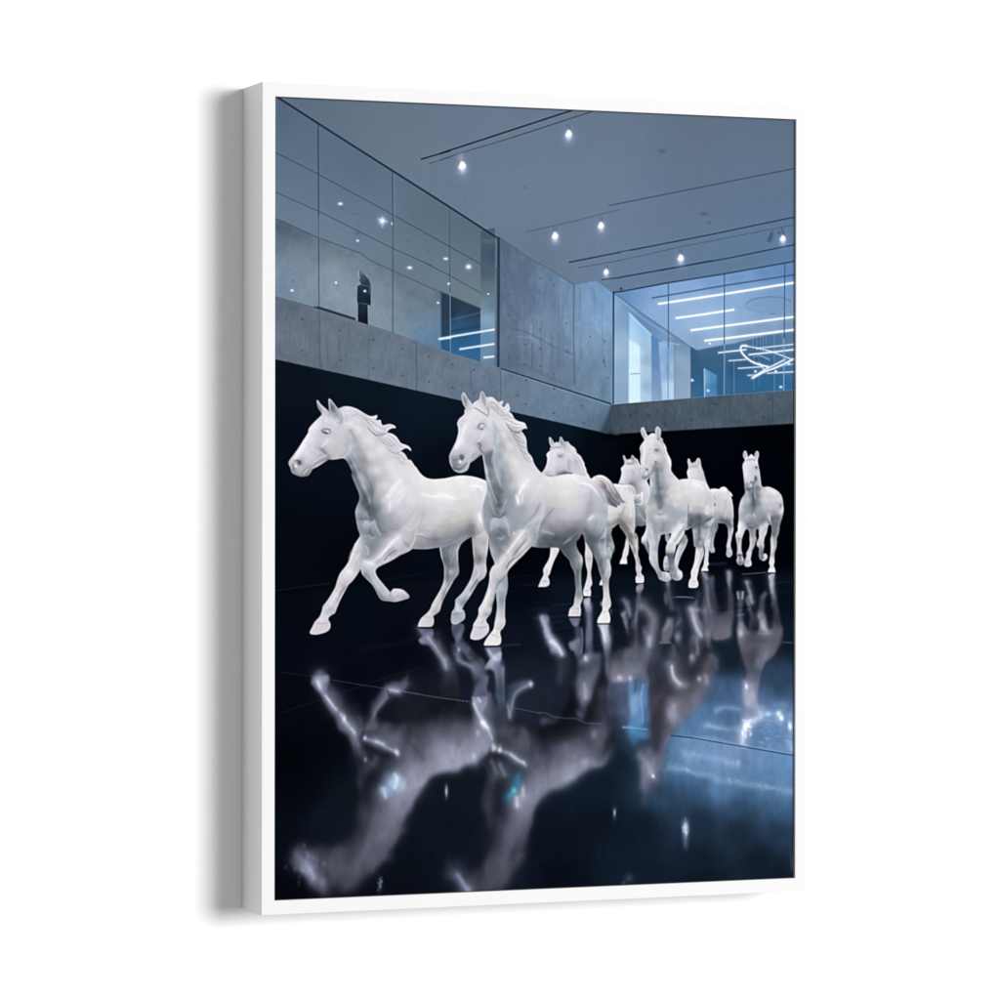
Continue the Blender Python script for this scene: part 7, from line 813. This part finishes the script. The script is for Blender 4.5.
for s_, lb in (('left', 'left upright of the white frame, its outer side in shade'), ('right', 'right upright of the white frame'), ('top', 'top bar of the white frame'), ('bottom', 'bottom bar of the white frame')):
    o = bpy.data.objects.new('frame_rail', rail(s_)); coll.objects.link(o); o.parent = frame; o['label'] = lb

# backing board closes the frame from behind the print
hx, hz = FW/2-BX-.0006, FH/2-BZ-.0006
def boxmesh(x0, x1, y0, y1, z0, z1):
    v = [pz((x, y, z)) for x in (x0, x1) for y in (y0, y1) for z in (z0, z1)]
    return v, [(0, 1, 3, 2), (4, 6, 7, 5), (0, 4, 5, 1), (2, 3, 7, 6), (0, 2, 6, 4), (1, 5, 7, 3)]
v, f = boxmesh(-hx, hx, -FD+REC+.0012, -.006, -hz, hz)
link('backing_board', v, f, m_back, root)

# ---- the print: a fine flat sheet, cut along the outlines of what is printed ----
# perspective of the tracing sheet: its four picture corners (top left, top right, bottom left, bottom right)
QUAD = [(274.474, 96.732), (794.933, 119.703), (273.537, 900.341), (793.726, 877.793)]
def homography(q):
    src = [(0, 0), (1, 0), (0, 1), (1, 1)]; A = []; B = []
    for (u, v), (x, y) in zip(src, q):
        A.append([u, v, 1, 0, 0, 0, -u*x, -v*x]); B.append(x)
        A.append([0, 0, 0, u, v, 1, -u*y, -v*y]); B.append(y)
    return np.append(np.linalg.solve(np.array(A), np.array(B)), 1).reshape(3, 3)
Hm = homography(QUAD)
NU, NV = 940, 1310
U, V = np.meshgrid(np.linspace(0, 1, NU+1), np.linspace(0, 1, NV+1))
def sheet(U, V):
    d = Hm[2, 0]*U+Hm[2, 1]*V+1
    return (Hm[0, 0]*U+Hm[0, 1]*V+Hm[0, 2])/d, (Hm[1, 0]*U+Hm[1, 1]*V+Hm[1, 2])/d
PX, PY = sheet(U, V)
fx = np.clip((PX-X0)*S-.5, 0, NW-1.01); fy = np.clip((PY-Y0)*S-.5, 0, NH-1.01)
ix, iy = fx.astype(int), fy.astype(int); tx = (fx-ix)[..., None]; ty = (fy-iy)[..., None]
COL = (IMG[iy, ix]*(1-tx)+IMG[iy, ix+1]*tx)*(1-ty)+(IMG[iy+1, ix]*(1-tx)+IMG[iy+1, ix+1]*tx)*ty
# gap shadow beside the moulding, painted into the sheet's colour as a dark line
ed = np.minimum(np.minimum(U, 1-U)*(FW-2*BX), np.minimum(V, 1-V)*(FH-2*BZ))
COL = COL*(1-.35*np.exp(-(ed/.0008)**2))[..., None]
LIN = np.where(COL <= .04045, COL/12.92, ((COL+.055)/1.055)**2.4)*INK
CU, CV = np.meshgrid((np.arange(NU)+.5)/NU, (np.arange(NV)+.5)/NV)
cx, cy = sheet(CU, CV)
own = OWN[np.clip(((cy-Y0)*S).astype(int), 0, NH-1), np.clip(((cx-X0)*S).astype(int), 0, NW-1)]
XS = (-.5+U)*2*hx; ZS = (.5-V)*2*hz+FH/2
def sheet_piece(name, mask, parent, label=None):
    """all grid cells of one printed figure, as one flat mesh"""
    r, c = np.nonzero(mask)
    if len(r) == 0: return None
    quads = np.stack([r*(NU+1)+c, (r+1)*(NU+1)+c, (r+1)*(NU+1)+c+1, r*(NU+1)+c+1], 1)
    used, inv = np.unique(quads.ravel(), return_inverse=True)
    co = np.empty((len(used), 3), np.float32)
    co[:, 0] = XS.ravel()[used]; co[:, 1] = -FD+REC; co[:, 2] = ZS.ravel()[used]
    me = bpy.data.meshes.new(name); n = len(r)
    me.vertices.add(len(used)); me.vertices.foreach_set('co', co.ravel())
    me.loops.add(n*4); me.loops.foreach_set('vertex_index', inv.astype(np.int32).ravel())
    me.polygons.add(n); me.polygons.foreach_set('loop_start', np.arange(0, n*4, 4, dtype=np.int32))
    try: me.polygons.foreach_set('loop_total', np.full(n, 4, np.int32))
    except Exception: pass
    me.update(calc_edges=True)
    ca = me.color_attributes.new('ink', 'FLOAT_COLOR', 'POINT')
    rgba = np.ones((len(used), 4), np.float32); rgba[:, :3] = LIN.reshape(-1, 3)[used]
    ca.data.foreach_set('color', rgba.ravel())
    me.materials.append(m_print)
    o = bpy.data.objects.new(name, me); coll.objects.link(o); o.parent = parent
    if label: o['label'] = label
    return o
rest = np.ones_like(own, bool)
pieces = [('printed_horse', O_H[1], 'printed white horse farthest left, one foreleg folded up'),
          ('printed_horse', O_H[2], 'printed white horse in front with raised head and flying tail'),
          ('printed_horse', O_H[3], 'printed white horse half hidden behind the front horse'),
          ('printed_horse', O_H[4], 'printed white horse mostly hidden, its muzzle behind a rump'),
          ('printed_horse', O_H[5], 'printed white horse trotting forward right of centre'),
          ('printed_horse', O_H[6], 'printed white horse whose head and rump show behind another'),
          ('printed_horse', O_H[7], 'printed white horse farthest right, seen from the front'),
          ('printed_sculpture', O_SCULPT, 'printed dark standing sculpture behind gallery glass'),
          ('printed_glass_gallery', O_GALLERY, 'printed glass panels of the upper gallery'),
          ('printed_window', O_WINDOW, 'printed blue lit room behind glass with ceiling strip lights'),
          ('printed_concrete_wall', O_CONCRETE, 'printed grey concrete wall and ledge'),
          ('printed_ceiling', O_CEIL, 'printed blue grey ceiling with spotlights'),
          ('printed_dark_wall', O_DARK, 'printed black wall behind the horses')]
for nm, k, lb in pieces: rest &= own != k
printed = sheet_piece('print', rest, root, 'flat printed picture of white horse statues in a dark concrete hall')
for nm, k, lb in pieces: sheet_piece(nm, own == k, printed, lb)

# ---------------------------------------------------------------- camera (solved from the frame's corners)
cam = bpy.data.objects.new('camera', bpy.data.cameras.new('camera')); coll.objects.link(cam); scene.camera = cam
yaw, pitch, roll, F = .370824366, -.00285870937, .00135075826, 3.48372620
cyw, syw, cp, sp, cr, sr = math.cos(yaw), math.sin(yaw), math.cos(pitch), math.sin(pitch), math.cos(roll), math.sin(roll)
fwd = Vector((syw*cp, cyw*cp, sp)); r0 = Vector((cyw, -syw, 0)); u0 = r0.cross(fwd)
R = cr*r0+sr*u0; Uv = -sr*r0+cr*u0
M = Matrix((R, Uv, -fwd)).transposed().to_4x4(); M.translation = (-1.61128635, -4.07815661, .0107383829)
cam.matrix_world = M
cam.data.sensor_fit = 'HORIZONTAL'; cam.data.sensor_width = 36; cam.data.lens = 36*F; cam.data.clip_start = .05; cam.data.clip_end = 60

# ---------------------------------------------------------------- light
world = bpy.data.worlds.new('World'); scene.world = world; world.use_nodes = True
bg = world.node_tree.nodes['Background']; bg.inputs[0].default_value = (1, 1, 1, 1); bg.inputs[1].default_value = AMB
def area(name, loc, target, sx, sy, energy):
    d = bpy.data.lights.new(name, 'AREA'); d.shape = 'RECTANGLE'; d.size = sx; d.size_y = sy; d.energy = energy
    o = bpy.data.objects.new(name, d); coll.objects.link(o); o.location = loc
    o.rotation_euler = (Vector(target)-Vector(loc)).to_track_quat('-Z', 'Z').to_euler(); return o
area('softbox_lamp', KLOC, (0, 0, 0), KSX, KSY, KE)
scene.view_settings.view_transform = 'Standard'; scene.view_settings.look = 'None'; scene.view_settings.exposure = 0; scene.view_settings.gamma = 1
scene.view_settings.use_curve_mapping = False
scene.cycles.max_bounces = 6; scene.cycles.diffuse_bounces = 4
